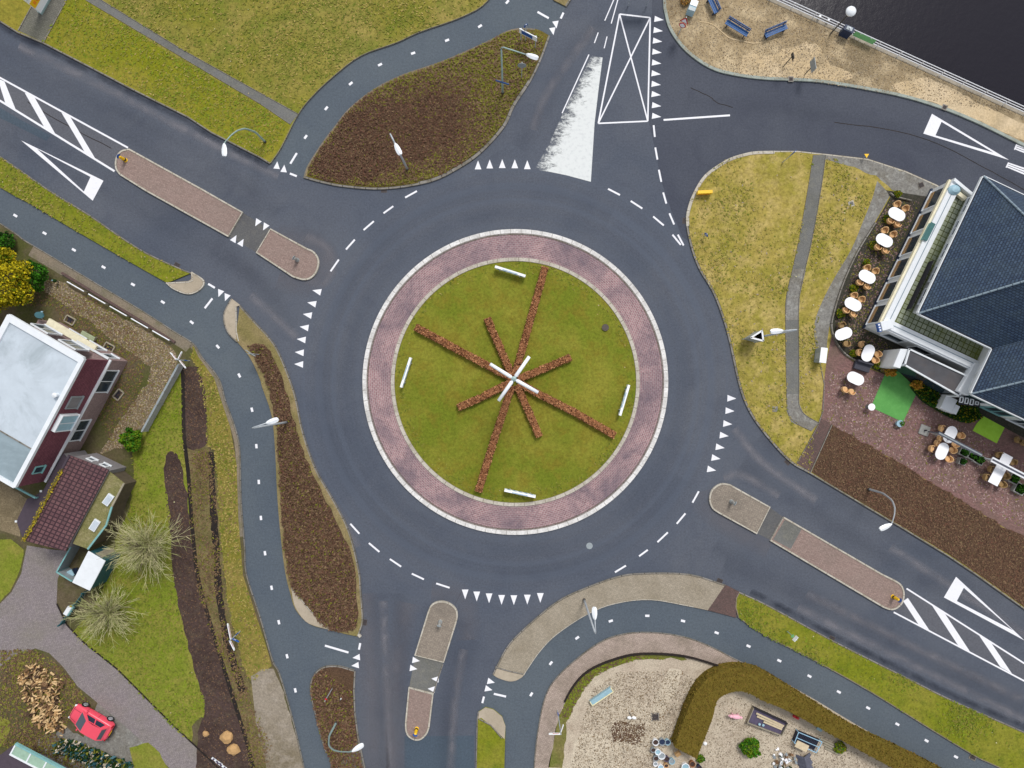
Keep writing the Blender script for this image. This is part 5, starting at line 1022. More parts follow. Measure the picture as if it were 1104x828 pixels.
# ---- west gardens: rail, fence
root = empty('garden_rail', W(71, 303), 'low white rail in short lengths along the garden edge by the cycle path', 'fence')
a, b = Vector((71, 303)), Vector((186, 369))
for k in range(5):
    p, q = a.lerp(b, k/5+.012), a.lerp(b, (k+1)/5-.03); P_, Q_ = W(p.x, p.y, .55), W(q.x, q.y, .55)
    MB().tube([P_, Q_], .05, 8).build('rail', 'rail_white', root); MB().tube([(P_.x, P_.y, 0), P_], .045, 8).build('post', 'kerb_grey', root); MB().tube([(Q_.x, Q_.y, 0), Q_], .045, 8).build('post', 'kerb_grey', root)
root = empty('low_wall', W(71, 300), 'low dark brick garden wall behind the white rail', 'wall'); ribbon_mb(MB(), [(66, 294), (110, 321), (150, 345), (188, 369)], 2.2, .28, z0=0).build('wall', 'dark_red_brick', root)
root = empty('fence', W(192, 393), 'grey plank fence between gravel garden and lawn', 'fence'); a, b = Vector((192.5, 393)), Vector((153, 465))
P_, Q_ = W(*a, 1.0), W(*b, 1.0); d_ = Q_-P_; rz = math.atan2(d_.y, d_.x)
for k in range(6):
    p = P_.lerp(Q_, k/5); MB().box((p.x, p.y, .5), (.11, .11, 1.1), rz).build('post', 'concrete', root)
for k in range(5):
    p = P_.lerp(Q_, (k+.5)/5); MB().box((p.x, p.y, .55), (d_.length/5-.12, .05, .9), rz).build('panel', 'concrete', root); MB().box((p.x, p.y, 1.02), (d_.length/5-.1, .16, .05), rz).build('top_rail', 'sign_grey', root)
# stone edging of the small garden beds
c = W(62, 302); root = empty('garden_post', (W(64.5, 304).x, W(64.5, 304).y, .1), 'small dark green garden lantern by the end of the white rail', 'lantern'); b = W(64.5, 304)
MB().tube([b, b+Vector((0, 0, .5))], .04, 8).build('post', 'pole_dark', root); MB().lathe((b.x, b.y, .5), [(.13, 0), (.16, .1), (.12, .25), (.02, .33)], 10).build('lantern', 'leaf_deep', root); MB().lathe((b.x-.03, b.y, .8), [(.06, 0), (.04, .06)], 8).build('cap', 'pale_blue', root)
for x, y, l in ((77, 345.5, 'northern light well beside the white roofed house'), (119, 374.5, 'middle light well beside the white roofed house'), (129, 425.5, 'southern light well beside the white roofed house')):
    b = W(x, y); rz = -.5 if y < 400 else .9; root = empty('light_well', (b.x, b.y, .1), l, 'window well'); R = Matrix.Rotation(rz, 3, 'Z')
    for dx, dy, sx_, sy_ in ((0, .28, .85, .09), (0, -.28, .85, .09), (.42, 0, .09, .5), (-.42, 0, .09, .5)): MB().box(Vector((b.x, b.y, .16))+R@Vector((dx, dy, 0)), (sx_, sy_, .14), rz).build('curb', 'weathered_wood', root)
    MB().box((b.x, b.y, .11), (.8, .5, .02), rz).build('grate', 'dark_inside', root)
b = W(95.5, 362.5, .4); root = empty('bench', (b.x, b.y, .1), 'pale green wooden bench by the white roofed house', 'bench'); plain('pale_green_wood', (158, 168, 136), .8, var=.12); m = MB(); R = Matrix.Rotation(-.5, 3, 'Z')
for k in range(3): m.box(Vector((b.x, b.y, .5))+R@Vector((0, -.15+.15*k, 0)), (1.25, .13, .05), -.5)
m.build('seat', 'pale_green_wood', root)
for s_ in (-.5, .5): MB().box(Vector((b.x, b.y, .28))+R@Vector((s_, 0, 0)), (.07, .4, .4), -.5).build('leg', 'weathered_wood', root)

# ---------------------------------------------------------------- terrace furniture
plain('table_white', (246, 246, 250), .35, var=.02); plain('wicker', (214, 172, 122), .75, var=.16, s=14); plain('wicker_dark', (150, 122, 80), .75, var=.2, s=14); plain('wood_leg', (120, 88, 60), .7)
def mk_chair(mat, name='terrace_chair'):
    root = empty(name, (0, 0, 0), 'tmp', 'chair'); s_ = 20
    MB().lathe((0, .02, 0), [(.2, .36), (.23, .38), (.23, .44), (.18, .46)], 14).build('seat', mat, root)
    m = MB(); A = [math.radians(a) for a in range(150, 391, 20)]   # back wraps round +y side
    A = [math.radians(-20+k*20) for k in range(12)]
    for k in range(len(A)-1):
        a0, a1 = A[k], A[k+1]; h0, h1 = [.62+.16*max(0, math.sin(a))**2 for a in (a0, a1)]; r0, r1 = .25, .29
        pi = lambda r, a, z: (math.cos(a)*r, math.sin(a)*r+.02, z)
        m.face([pi(r0, a0, .4), pi(r0, a1, .4), pi(r0, a1, h1), pi(r0, a0, h0)][::-1]); m.face([pi(r1, a0, .38), pi(r1, a1, .38), pi(r1+.01, a1, h1), pi(r1+.01, a0, h0)]); m.face([pi(r0, a0, h0), pi(r0, a1, h1), pi(r1+.01, a1, h1), pi(r1+.01, a0, h0)][::-1])
    m.build('backrest', mat, root)
    for x, y in ((-.17, -.14), (.17, -.14), (-.17, .18), (.17, .18)): MB().tube([(x*1.1, y*1.1, 0), (x, y, .38)], .018, 6).build('leg', 'wood_leg', root)
    return root
protoA = mk_chair('wicker'); protoB = mk_chair('wicker_dark'); first = {id(protoA): True, id(protoB): True}
GRP = 'wicker chairs on the restaurant terrace'; TZ = KZ+.012
def put_chair(px, py, tx, ty, label, proto):
    """chair seat at px,py facing the table centre tx,ty"""
    p = W(px, py, .6); t = W(tx, ty, .6); d_ = t-p; a = math.atan2(d_.y, d_.x)+math.pi/2
    if first[id(proto)]: o = proto; first[id(proto)] = False
    else: o = copy_tree(proto)
    o.location = (p.x, p.y, TZ); o.rotation_euler = (0, 0, a+random.uniform(-.1, .1)); o['label'] = label; o['category'] = 'chair'; o['group'] = GRP
def side_word(dx, dy):
    v = 'upper' if dy < 0 else 'lower'; h = 'left' if dx < 0 else 'right'; return v+' '+h
def table(px, py, rz_img, L, Wd, label, chairs, short, proto=None, rect=False):
    """rz_img: long axis angle in image degrees (clockwise positive)"""
    c = W(px, py, .86); rz = -math.radians(rz_img); root = empty('table', (c.x, c.y, TZ), label, 'table', 'white tables on the restaurant terrace'); R = Matrix.Rotation(rz, 3, 'Z'); h = .86; m = MB()
    if rect: pr = [(-L/2, -Wd/2), (L/2, -Wd/2), (L/2, Wd/2), (-L/2, Wd/2)]
    else:
        pr = []
        for s_ in (1, -1):
            for k in range(9): a = -math.pi/2+math.pi*k/8; pr.append((s_*(L/2-Wd/2+math.cos(a)*Wd/2), s_*math.sin(a)*Wd/2))
    P_ = [(c.x+(R@Vector((x, y, 0))).x, c.y+(R@Vector((x, y, 0))).y) for x, y in pr]
    m.prism(P_, h-.035, h, bottom=True); m.build('tabletop', 'table_white', root)
    for s_ in (-1, 1):
        q = Vector((c.x, c.y, 0))+R@Vector((s_*L*.26, 0, 0)); MB().tube([(q.x, q.y, TZ+.05), (q.x, q.y, h-.035)], .03, 8).build('leg', 'galvanised', root); MB().box((q.x, q.y, TZ+.03), (.06, Wd*.6, .04), rz).build('foot', 'pole_dark', root)
    for i, (x, y) in enumerate(chairs):
        dx, dy = x-px, y-py
        # face perpendicular to the long axis
        ax = Vector((math.cos(math.radians(rz_img)), math.sin(math.radians(rz_img)))); k = dx*ax.x+dy*ax.y
        pb = protoB if (proto == 'B') else protoA
        put_chair(x, y, px+ax.x*k, py+ax.y*k, f'{"tan" if pb is protoA else "brown"} wicker chair, {side_word(dx, dy)} seat at {short}', pb)
def std(px, py, ang, offs): # offsets in table frame (along, across)
    a = math.radians(ang); return [(px+u*math.cos(a)-v*math.sin(a), py+u*math.sin(a)+v*math.cos(a)) for u, v in offs]
o4 = [(-5.2, -8.0), (4.6, -8.2), (-3.4, 8.6), (5.2, 9.0)]
table(967, 230.8, 28, 1.5, .95, 'oval white table northernmost on the terrace', [(966.3, 221), (975.3, 225.6), (960, 237.7), (967.6, 241.6)], 'the northernmost oval table')
table(953.6, 259, 28, 1.5, .95, 'oval white table second from the north on the terrace', [(953, 249), (962, 253.5), (946.5, 266), (954.5, 270)], 'the second oval table from the north')
table(935, 298.3, 28, 1.5, .95, 'oval white table third from the north on the terrace', [(934, 289.5), (943, 293), (926.8, 304), (934.8, 308.5)], 'the third oval table from the north')
table(919.8, 328, 28, 1.5, .95, 'oval white table fourth from the north on the terrace', [(920, 319.3), (928, 323.5), (912, 334), (920, 338.5)], 'the fourth oval table from the north')
table(909.6, 359.8, -20, 1.5, .95, 'oval white table in the curve of the terrace edging', [(907.9, 351), (912.4, 370)], 'the oval table in the curve of the edging', 'B')
table(936, 380.6, -67, 1.5, .95, 'upright oval white table just above the dark bench', [(929.5, 371.5), (926.5, 380), (945.5, 381.5), (942.6, 388)], 'the upright oval table above the dark bench')
table(922.5, 408, 25, 1.5, .95, 'oval white table on the red bricks left of the green mat', [], '')
put_chair(911.3, 419.5, 917, 409, 'left of two tan wicker chairs pushed together below the table on red bricks', protoA); put_chair(918.3, 421.8, 924, 411, 'right of two tan wicker chairs pushed together below the table on red bricks', protoA)
table(1024.6, 468.5, -62, 1.5, .95, 'oval white table at the left end of the grey wind screen', [(1015.8, 462), (1034.8, 469), (1014.5, 472.5), (1029, 478.5)], 'the oval table under the wind screen end')
table(1015.8, 486.5, -66, 1.5, .95, 'oval white table just below the grey wind screen', [(1004.9, 483.8), (1011.3, 477.8), (1026.2, 485), (1022, 494.5)], 'the oval table below the grey wind screen')
table(1075.5, 512, -62, 1.75, .9, 'rectangular white table below the second wind screen', [(1068.8, 506), (1063.5, 514.6), (1083.5, 512.8), (1079.8, 521.9)], 'the rectangular table below the second screen', 'B', True)
table(1084.5, 495.5, 28, .9, .9, 'square white table above the second wind screen', [(1076.5, 491), (1091.8, 499)], 'the square table above the second screen', 'B', True)
put_chair(1098, 474, 1104, 470, 'brown wicker chair at the right edge near the lime mat', protoB); put_chair(1104, 477, 1110, 470, 'brown wicker chair cut by the right edge near the lime mat', protoB)
# wind screens
plain('glass_grey', (120, 130, 140), .15, 0); plain('dark_beam', (78, 80, 92), .5)
m_, t_, b_, tc_ = newmat('clear_glass', .05, .5); b_.inputs['Base Color'].default_value = (.8, .88, .9, 1); b_.inputs['Alpha'].default_value = .25
def screen(p0, p1, h, wd, mt, label):
    a, c = W(*p0, h), W(*p1, h); d_ = c-a; L = d_.length; rz = math.atan2(d_.y, d_.x); mid = (a+c)/2; root = empty('wind_screen', (mid.x, mid.y, TZ), label, 'wind screen')
    MB().box((mid.x, mid.y, h), (L, wd, .07), rz).build('top_rail', mt, root); MB().box((mid.x, mid.y, h+.045), (L*.98, wd*.35, .03), rz).build('cap', 'dark_beam' if mt != 'dark_beam' else 'sign_grey', root)
    MB().box((mid.x, mid.y, h/2), (L, .02, h-.2), rz).build('glass_pane', 'clear_glass', root)
    for k in range(4):
        p = a.lerp(c, (k+.02)/3.04); MB().box((p.x, p.y, h/2), (.06, .08, h-.08), rz).build('post', mt, root)
screen((1011.7, 466.5), (1058.5, 491), 1.5, .28, 'dark_beam', 'grey glass wind screen over the oval terrace tables')
screen((1069, 495), (1125, 524), 1.5, .42, 'rail_white', 'white topped wind screen at the right edge of the terrace')
def planter(px, py, sz, rz, label, n=260, mats=D_):
    c = W(px, py, .5); root = empty('planter', (c.x, c.y, TZ), label, 'planter', 'planters on the restaurant terrace'); MB().box((c.x, c.y, .3), (sz, sz, .42), rz, taper=1.06).build('box', 'concrete', root)
    MB().box((c.x, c.y, .5), (sz*.9, sz*.9, .02), rz).build('soil', 'dark_soil', root); MB().cloud(ell((c.x, c.y, .6), sz*.42, .22, .2, .3), n, .1).build('plant', mats, root, autouv=False)
planter(1040, 487, .75, -.5, 'square planter left of three below the grey wind screen'); planter(1049.5, 491, .75, -.5, 'square planter middle of three below the grey wind screen', 120); planter(1056.5, 495.5, .75, -.5, 'square planter right of three below the grey wind screen')
planter(1038, 497.5, .55, -.3, 'dark green leafy planter below the three square planters', 420, ['leaf_mid', 'leaf_deep', 'leaf_deep']); planter(1094, 516, .8, -.5, 'grey planter right of the rectangular table'); planter(1100, 527, .85, -.5, 'leafy planter at the right edge below the second screen', 420)
for x, y, l in ((959.5, 400.5, 'golden leaved potted shrub at the top left corner of the green mat'), (987.5, 414.5, 'golden leaved potted shrub at the right corner of the green mat')):
    c = W(x, y, .6); root = empty('potted_plant', (c.x, c.y, TZ), l, 'potted plant', 'potted plants at the green mat'); MB().lathe((c.x, c.y, TZ), [(.16, 0), (.24, .35), (.26, .38), (.2, .38)], 14).build('pot', 'concrete', root); MB().cloud(ell((c.x, c.y, .72), .42, .35, .25), 700, .12, w=(.5, .25, .25)).build('foliage', A_, root, autouv=False)
c = W(952.5, 399, .4); root = empty('potted_plant', (c.x, c.y, TZ), 'small pale potted plant beside the golden shrub on the mat', 'potted plant'); MB().lathe((c.x, c.y, TZ), [(.1, 0), (.16, .25), (.12, .25)], 12).build('pot', 'weathered_wood', root); MB().cloud(ell((c.x, c.y, .42), .2, .2, .25), 160, .09).build('foliage', ['blade_straw', 'moss_tuft', 'twig_tan'], root, autouv=False)
def mat_(name, pts, mt, label):
    P_ = wp(pts, TZ+.03); root = empty(name, Vector((*P_[0], TZ)), label, 'mat'); MB().prism(P_, TZ-.02, TZ+.03).build('turf', mt, root)
ground('turf_green', (96, 158, 84), (88, 150, 78), (104, 166, 92), s1=1, s2=3, s3=20, fine=.08, bmp=.2); ground('turf_lime', (160, 206, 70), (150, 196, 62), (168, 212, 80), s1=1, s2=3, s3=20, fine=.08, bmp=.2)
mat_('turf_mat', [(954.7, 402.3), (968.3, 400), (990, 420.5), (973.5, 455), (939, 439)], 'turf_green', 'large green artificial grass mat on the red brick terrace')
mat_('turf_mat', [(1060.6, 448.8), (1083.2, 461), (1074.7, 478), (1048.8, 464.3), (1053, 456.5)], 'turf_lime', 'smaller lime green artificial grass mat by the restaurant wall')
c = W(939.8, 438.8, .72); root = empty('table', (c.x, c.y, TZ), 'small round white table at the left corner of the green mat', 'table'); MB().lathe((c.x, c.y, .7), [(.29, 0), (.3, .03)], 20).build('tabletop', 'table_white', root); MB().tube([(c.x, c.y, TZ), (c.x, c.y, .7)], .03, 8).build('leg', 'galvanised', root); MB().lathe((c.x, c.y, TZ), [(.2, 0), (.19, .03)], 16).build('base', 'pole_dark', root)
c = W(969.7, 456.6, .4); root = empty('potted_plant', (c.x, c.y, TZ), 'blue grey pot with a green plant at the bottom corner of the green mat', 'potted plant'); MB().lathe((c.x, c.y, TZ), [(.2, 0), (.29, .3), (.3, .4), (.24, .4)], 16).build('pot', 'pale_blue', root); MB().cloud(ell((c.x+.15, c.y, .45), .24, .2, .2), 260, .08).build('foliage', G, root, autouv=False)
c = W(996, 463.8, .1); root = empty('parasol_base', (c.x, c.y, TZ), 'square grey stone parasol base on the red bricks', 'parasol base'); MB().box((c.x, c.y, .17), (.85, .85, .1), -.35).build('slab', 'concrete', root, bevel=.02); MB().tube([(c.x, c.y, .2), (c.x, c.y, .45)], .07, 10).build('socket', 'dark_inside', root)
c = W(930.5, 395, .5); root = empty('lounge_bench', (c.x, c.y, TZ), 'dark grey padded bench below the upright oval table', 'bench'); plain('dark_fabric', (66, 66, 76), .85, var=.1); MB().box((c.x, c.y, .33), (1.35, .75, .3), -.3).build('seat', 'dark_fabric', root, bevel=.05); R = Matrix.Rotation(-.3, 3, 'Z'); MB().box(Vector((c.x, c.y, .6))+R@Vector((0, .33, 0)), (1.35, .16, .35), -.3).build('backrest', 'dark_fabric', root, bevel=.04)
for s_ in (-.55, .55): MB().box(Vector((c.x, c.y, .15))+R@Vector((s_, 0, 0)), (.06, .6, .12), -.3).build('leg', 'pole_dark', root)
c = W(887.6, 383, 1.1); root = empty('utility_box', (c.x, c.y, .1), 'tall white utility cabinet at the edge of the red bricks', 'cabinet'); MB().box((c.x, c.y, .6), (.5, 1.2, 1.0), -.12).build('body', 'sign_grey', root, bevel=.02); MB().box((c.x, c.y, 1.13), (.56, 1.28, .06), -.12).build('lid', 'sign_white', root); MB().box((c.x-.26, c.y-.03, .6), (.02, .5, .8), -.12).build('door', 'galvanised', root)
# ---------------------------------------------------------------- south garden things
c = (W(636.7, 756)+W(659, 741))/2; a = W(636.7, 756); b = W(659, 741); d_ = b-a; rz = math.atan2(d_.y, d_.x); root = empty('planter_trough', (c.x, c.y, .1), 'long pale blue trough with a cream rim on the gravel', 'planter'); R = Matrix.Rotation(rz, 3, 'Z')
plain('cream', (222, 212, 170), .7); plain('trough_blue', (142, 174, 186), .6); L = d_.length
MB().box((c.x, c.y, .25), (L, .42, .3), rz).build('body', 'trough_blue', root); MB().box(Vector((c.x, c.y, .41))+R@Vector((0, -.2, 0)), (L+.1, .07, .05), rz).build('rim', 'cream', root)
for s_ in (-1, 1): MB().box(Vector((c.x, c.y, .41))+R@Vector((s_*L/2, .02, 0)), (.07, .4, .05), rz).build('rim', 'cream', root)
c = W(681, 773, .3); root = empty('garden_ornament', (c.x, c.y, .1), 'small white winged garden ornament on a dark stick in the gravel', 'ornament'); MB().tube([W(676.5, 764), Vector((c.x, c.y, .35))], .025, 6).build('stick', 'pole_dark', root)
for s_ in (-1, 1): MB().lathe((c.x+s_*.2, c.y-.03, .3), [(.02, 0), (.17, .04), (.17, .1), (.03, .16)], 10, sx=1.1, sy=.7, rz=-.2).build('wing', 'sign_white', root)
# pink animal ornament: pig-like body with head, ears and legs
plain('pink_paint', (232, 176, 190), .5, var=.06); c = W(793, 772, .45); root = empty('garden_ornament', (c.x, c.y, .1), 'pale pink animal shaped garden ornament standing on gravel', 'ornament')
bm = bmesh.new()
def ball(x, y, z, rx, ry, rz_):
    r = bmesh.ops.create_uvsphere(bm, u_segments=14, v_segments=9, radius=1)
    for v in r['verts']: v.co = Vector((x+v.co.x*rx, y+v.co.y*ry, z+v.co.z*rz_))
ball(0, 0, .45, .42, .2, .2); ball(-.46, .03, .52, .17, .14, .14); ball(-.62, .04, .48, .07, .07, .06); ball(.42, 0, .5, .12, .12, .12)
for x in (-.25, .25):
    for y in (-.11, .11): ball(x, y, .25, .06, .06, .2)
me = bpy.data.meshes.new('body'); bm.to_mesh(me); bm.free(); me.polygons.foreach_set('use_smooth', [True]*len(me.polygons)); o = link('body', me, 'pink_paint', root)
for s_ in (-1, 1): m = MB(); m.face([(-.45+c.x, c.y+s_*.1, .62), (-.38+c.x, c.y+s_*.14, .62), (-.42+c.x, c.y+s_*.13, .76)]).face([(-.45+c.x, c.y+s_*.1, .62), (-.42+c.x, c.y+s_*.13, .76), (-.38+c.x, c.y+s_*.14, .62)]).build('ear', 'pink_paint', root)
root.rotation_euler = (0, 0, -.12)
# raised bed box with boards
bxp = [(812.8, 763.4), (849.5, 780.5), (843, 793.5), (806, 779.5)]; P_ = [W(x, y, .5) for x, y in bxp]; c = sum(P_, Vector())/4; root = empty('raised_bed', (c.x, c.y, .1), 'wooden raised bed half covered with purple grey tarpaulin and boards', 'raised bed'); plain('tarp_purple', (82, 74, 96), .7, var=.2); plain('board_pale', (196, 180, 150), .8, var=.15)
for i in range(4):
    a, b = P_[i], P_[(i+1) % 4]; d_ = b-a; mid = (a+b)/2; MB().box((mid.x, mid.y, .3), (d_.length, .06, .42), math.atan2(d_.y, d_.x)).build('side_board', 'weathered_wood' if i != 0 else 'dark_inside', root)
m = MB(); m.prism([(p.x, p.y) for p in [c+(q-c)*.94 for q in P_]], .1, .36); m.build('cover_sheet', 'tarp_purple', root)
d_ = (P_[1]-P_[0]); rz = math.atan2(d_.y, d_.x); R = Matrix.Rotation(rz, 3, 'Z')
for k, (ox, oy, L) in enumerate([(.1, .3, 2.6), (.15, .12, 2.4), (.5, -.05, 1.7)]): MB().box(Vector((c.x, c.y, .44+k*.012))+R@Vector((ox, oy, 0)), (L, .15, .04), rz+.02*k).build('board', 'board_pale', root)
for x, y in ((819, 781), (823, 782)): q = W(x, y, .5); MB().lathe((q.x, q.y, .38), [(.08, 0), (.11, .12), (.08, .12)], 10).build('pot', 'pale_blue', root)
# blue metal rack
rk = [(861, 789.5), (886.3, 800), (880, 811.5), (856.5, 801)]; P_ = [W(x, y, .6) for x, y in rk]; c = sum(P_, Vector())/4; root = empty('metal_rack', (c.x, c.y, .1), 'pale blue metal slatted rack lying over a dark frame', 'rack'); plain('rack_blue', (150, 190, 214), .5)
for i in range(4): MB().tube([P_[i], P_[(i+1) % 4]], .035, 6).build('frame_bar', 'rack_blue', root); MB().tube([(P_[i].x, P_[i].y, .1), P_[i]], .03, 6).build('leg', 'rack_blue', root)
m0, m1 = (P_[0]+P_[3])/2, (P_[1]+P_[2])/2; MB().tube([m0, m1], .03, 6).build('frame_bar', 'rack_blue', root)
for k in range(1, 15):
    t_ = k/15; MB().tube([P_[0].lerp(P_[1], t_)+Vector((0, 0, -.02)), P_[3].lerp(P_[2], t_)+Vector((0, 0, -.02))], .018, 5).build('slat', 'navy_paint', root)
m = MB(); m.prism([(p.x, p.y) for p in P_], .1, .2); m.build('base_board', 'dark_inside', root)
c = W(864.5, 804.5, .65); root = empty('cardboard', (c.x, c.y, .62), 'pale cardboard sheet lying on the blue rack', 'cardboard'); MB().box((c.x, c.y, .65), (1.1, .6, .03), -.45).build('sheet', 'board_pale', root)
# flower pots
pots = [(706.5, 799.5, .28, 'rail_white', 'dark_soil'), (713.5, 799, .3, 'sign_grey', 'navy_paint'), (719.5, 799.5, .25, 'pale_blue', 'navy_paint'), (704, 808, .22, 'sign_grey', 'dark_soil'), (709, 810, .26, 'sign_white', 'pale_blue'), (707, 817, .24, 'sign_grey', 'dark_soil'), (713, 814, .3, 'rail_white', 'sign_grey'), (718.5, 817.5, .24, 'tarp_purple', 'dark_soil'), (724, 820, .26, 'pale_blue', 'sign_grey'), (706.5, 823, .2, 'table_white', 'sign_grey'), (712, 826.5, .25, 'table_white', 'pale_blue'), (718, 825, .2, 'wicker', 'dark_soil'), (738.5, 826, .34, 'table_white', 'trough_blue'), (746, 823, .26, 'beech_mid', 'dark_soil'), (753.5, 827, .22, 'navy_paint', 'dark_soil')]
pw = {'rail_white': 'white rimmed', 'sign_grey': 'grey', 'pale_blue': 'pale blue', 'sign_white': 'white', 'tarp_purple': 'purple', 'table_white': 'bright white', 'wicker': 'tan', 'beech_mid': 'terracotta', 'navy_paint': 'navy'}
for i, (x, y, r, mt, inn) in enumerate(pots):
    c = W(x, y, .35); near = ['at the top left of the pot cluster', 'at the top middle of the pot cluster', 'at the top right of the pot cluster', 'on the left rim of the pot cluster', 'in the second row of the pot cluster', 'on the left side, third row of the pot cluster', 'in the middle of the pot cluster', 'between others, right of the cluster middle', 'at the lower right of the pot cluster', 'small, at the bottom left of the pot cluster', 'at the bottom middle of the pot cluster', 'small, at the bottom right of the pot cluster', 'standing right of the wooden chair', 'next to the hedge end by the big white pot', 'rightmost, at the bottom by the hedge end'][i]
    root = empty('flower_pot', (c.x, c.y, .1), f'{pw[mt]} flower pot {near}', 'flower pot', 'flower pots in the south garden'); h = .3+r*.4
    m = MB(); sg = 16; prof = [(r*.7, 0), (r*.95, h-.05), (r*1.02, h-.03), (r*1.02, h), (r*.86, h), (r*.82, h-.1)]
    for k in range(len(prof)-1):
        for q in range(sg):
            t0, t1 = 2*math.pi*q/sg, 2*math.pi*(q+1)/sg; (r0, z0), (r1, z1) = prof[k], prof[k+1]
            m.face([(c.x+math.cos(t0)*r0, c.y+math.sin(t0)*r0, .1+z0), (c.x+math.cos(t1)*r0, c.y+math.sin(t1)*r0, .1+z0), (c.x+math.cos(t1)*r1, c.y+math.sin(t1)*r1, .1+z1), (c.x+math.cos(t0)*r1, c.y+math.sin(t0)*r1, .1+z1)])
    m.build('pot', mt, root); MB().tube([(c.x, c.y, .1+h-.13), (c.x, c.y, .1+h-.09)], r*.83, 14).build('filling', inn, root)
# wooden garden chair
c = W(731, 813, .5); root = empty('garden_chair', (c.x, c.y, .1), 'light wooden garden chair beside the flower pots', 'chair'); R = Matrix.Rotation(.6, 3, 'Z')
m = MB()
for k in range(4): m.box(Vector((c.x, c.y, .45))+R@Vector((0, -.18+.12*k, 0)), (.46, .1, .03), .6)
m.build('seat', 'wood_tan', root); m = MB()
for k in range(3): m.box(Vector((c.x, c.y, .62+.12*k))+R@Vector((0, .24+.03*k, 0)), (.46, .03, .09), .6)
m.build('backrest', 'wood_tan', root)
for x in (-.2, .2):
    for y in (-.18, .22): q = Vector((c.x, c.y, 0))+R@Vector((x, y, 0)); MB().tube([(q.x, q.y, .1), (q.x, q.y, .45 if y < 0 else .9)], .02, 6).build('leg', 'wood_tan', root)
# white junk, tarpaulin, crate, red toy
c = W(845, 820, .3); root = empty('rubble_heap', (c.x, c.y, .1), 'heap of broken white tiles and pots at the bottom edge', 'heap'); m = MB()
for _ in range(46): q = (c.x+random.gauss(0, .42), c.y+random.gauss(0, .5), random.uniform(.12, .45)); m.box(q, (random.uniform(.1, .3), random.uniform(.08, .24), random.uniform(.04, .14)), M=Matrix.Rotation(random.uniform(0, 3), 3, 'Z')@Matrix.Rotation(random.gauss(0, .4), 3, 'X'), mi=random.choices((0, 1, 2, 3), (.4, .25, .2, .15))[0])
bpy.data.objects.remove(root); tag(m.build('rubble', ['table_white', 'sign_grey', 'wood_brown', 'leaf_deep'], autouv=False), kind='stuff')
c = W(869, 825, .5); root = empty('tarpaulin', (c.x, c.y, .1), 'dark grey tarpaulin folded like a tent at the bottom edge', 'tarpaulin'); m = MB(); plain('tarp_grey', (84, 86, 100), .6, var=.2)
rid = [(-.2, .75, .62), (.15, -.9, .7)]; R = Matrix.Rotation(.1, 3, 'Z')
for k in range(8):
    t0, t1 = k/8, (k+1)/8; A = Vector(rid[0]).lerp(Vector(rid[1]), t0); B = Vector(rid[0]).lerp(Vector(rid[1]), t1); w0, w1 = .7+.1*math.sin(k*2.1), .7+.1*math.sin((k+1)*2.1); o = Vector((c.x, c.y, 0))
    m.face([o+A, o+B, o+B+Vector((w1, .1, -.5)), o+A+Vector((w0, .1, -.5))][::-1]); m.face([o+A, o+B, o+B+Vector((-w1*.7, -.05, -.5)), o+A+Vector((-w0*.7, -.05, -.5))])
m.build('cloth', 'tarp_grey', root)
c = W(858, 773, .2); root = empty('garden_toy', (c.x, c.y, .1), 'small red toy lying beside the long hedge', 'toy'); MB().box((c.x, c.y, .22), (.55, .22, .16), -.5).build('body', 'sign_red', root, bevel=.04); MB().box((c.x+.1, c.y-.02, .34), (.2, .18, .1), -.5).build('cab', 'sign_red', root, bevel=.03)
c = W(759.8, 801, .1); tag(MB().lathe((c.x, c.y, .08), [(.1, 0), (.16, .08), (.12, .18), (.04, .22)], 9, sx=1.2).build('stone', 'sign_white'), 'single white stone beside the curved hedge', 'rock')
c = W(766, 725, .5); root = empty('water_butt', (c.x+.4, c.y, .1), 'small blue square barrel at the bend of the long hedge', 'barrel'); MB().box((c.x+.3, c.y-.1, .35), (.42, .42, .5), .2, taper=.9).build('body', 'trough_blue', root); MB().box((c.x+.3, c.y-.1, .62), (.4, .4, .04), .2).build('lid', 'sign_blue', root)
c = W(884, 786, .4); root = empty('tin_sheet', (c.x, c.y, .1), 'small grey blue tin sheet leaning behind the rack', 'tin sheet'); MB().box((c.x, c.y, .35), (.5, .35, .04), -.5).build('sheet', 'trough_blue', root); 
root = empty('timber_stack', W(895, 806), 'weathered planks stacked right of the blue rack', 'timber')
for k in range(4): c = W(893+k*1.6, 800+k*3.4, .2); MB().box((c.x, c.y, .16+.03*(k % 2)), (1.5, .14, .08), -.45).build('plank', 'weathered_wood', root)

# road gullies
for x, y, rz, l in ((22, 36, -.5, 'road gully at the mouth of the grey driveway'), (414, 205.5, 0, 'road gully below the northern heath bed'), (191, 285.5, -.5, 'road gully at the north-west road beside the narrow verge'), (393.5, 671, 1.5, 'road gully at the lower tip of the long heath bed'),
        (776, 626, -.4, 'road gully at the right end of the beige pavement'), (897, 688, -.45, 'road gully along the south-east grass verge'), (849, 498.5, -.8, 'road gully at the lower corner of the yellow grass'), (738, 238, 1.5, 'road gully at the west bulge of the yellow grass')):
    c = W(x, y); root = empty('road_gully', (c.x, c.y, 0), l, 'drain', 'iron gullies along the kerbs'); MB().box((c.x, c.y, .0), (.5, .34, .03), rz).build('frame', 'iron', root); m = MB(); R = Matrix.Rotation(rz, 3, 'Z')
    for k in range(-2, 3): m.box(Vector((c.x, c.y, .017))+R@Vector((k*.09, 0, 0)), (.04, .26, .006), rz)
    m.build('slots', 'dark_inside', root)

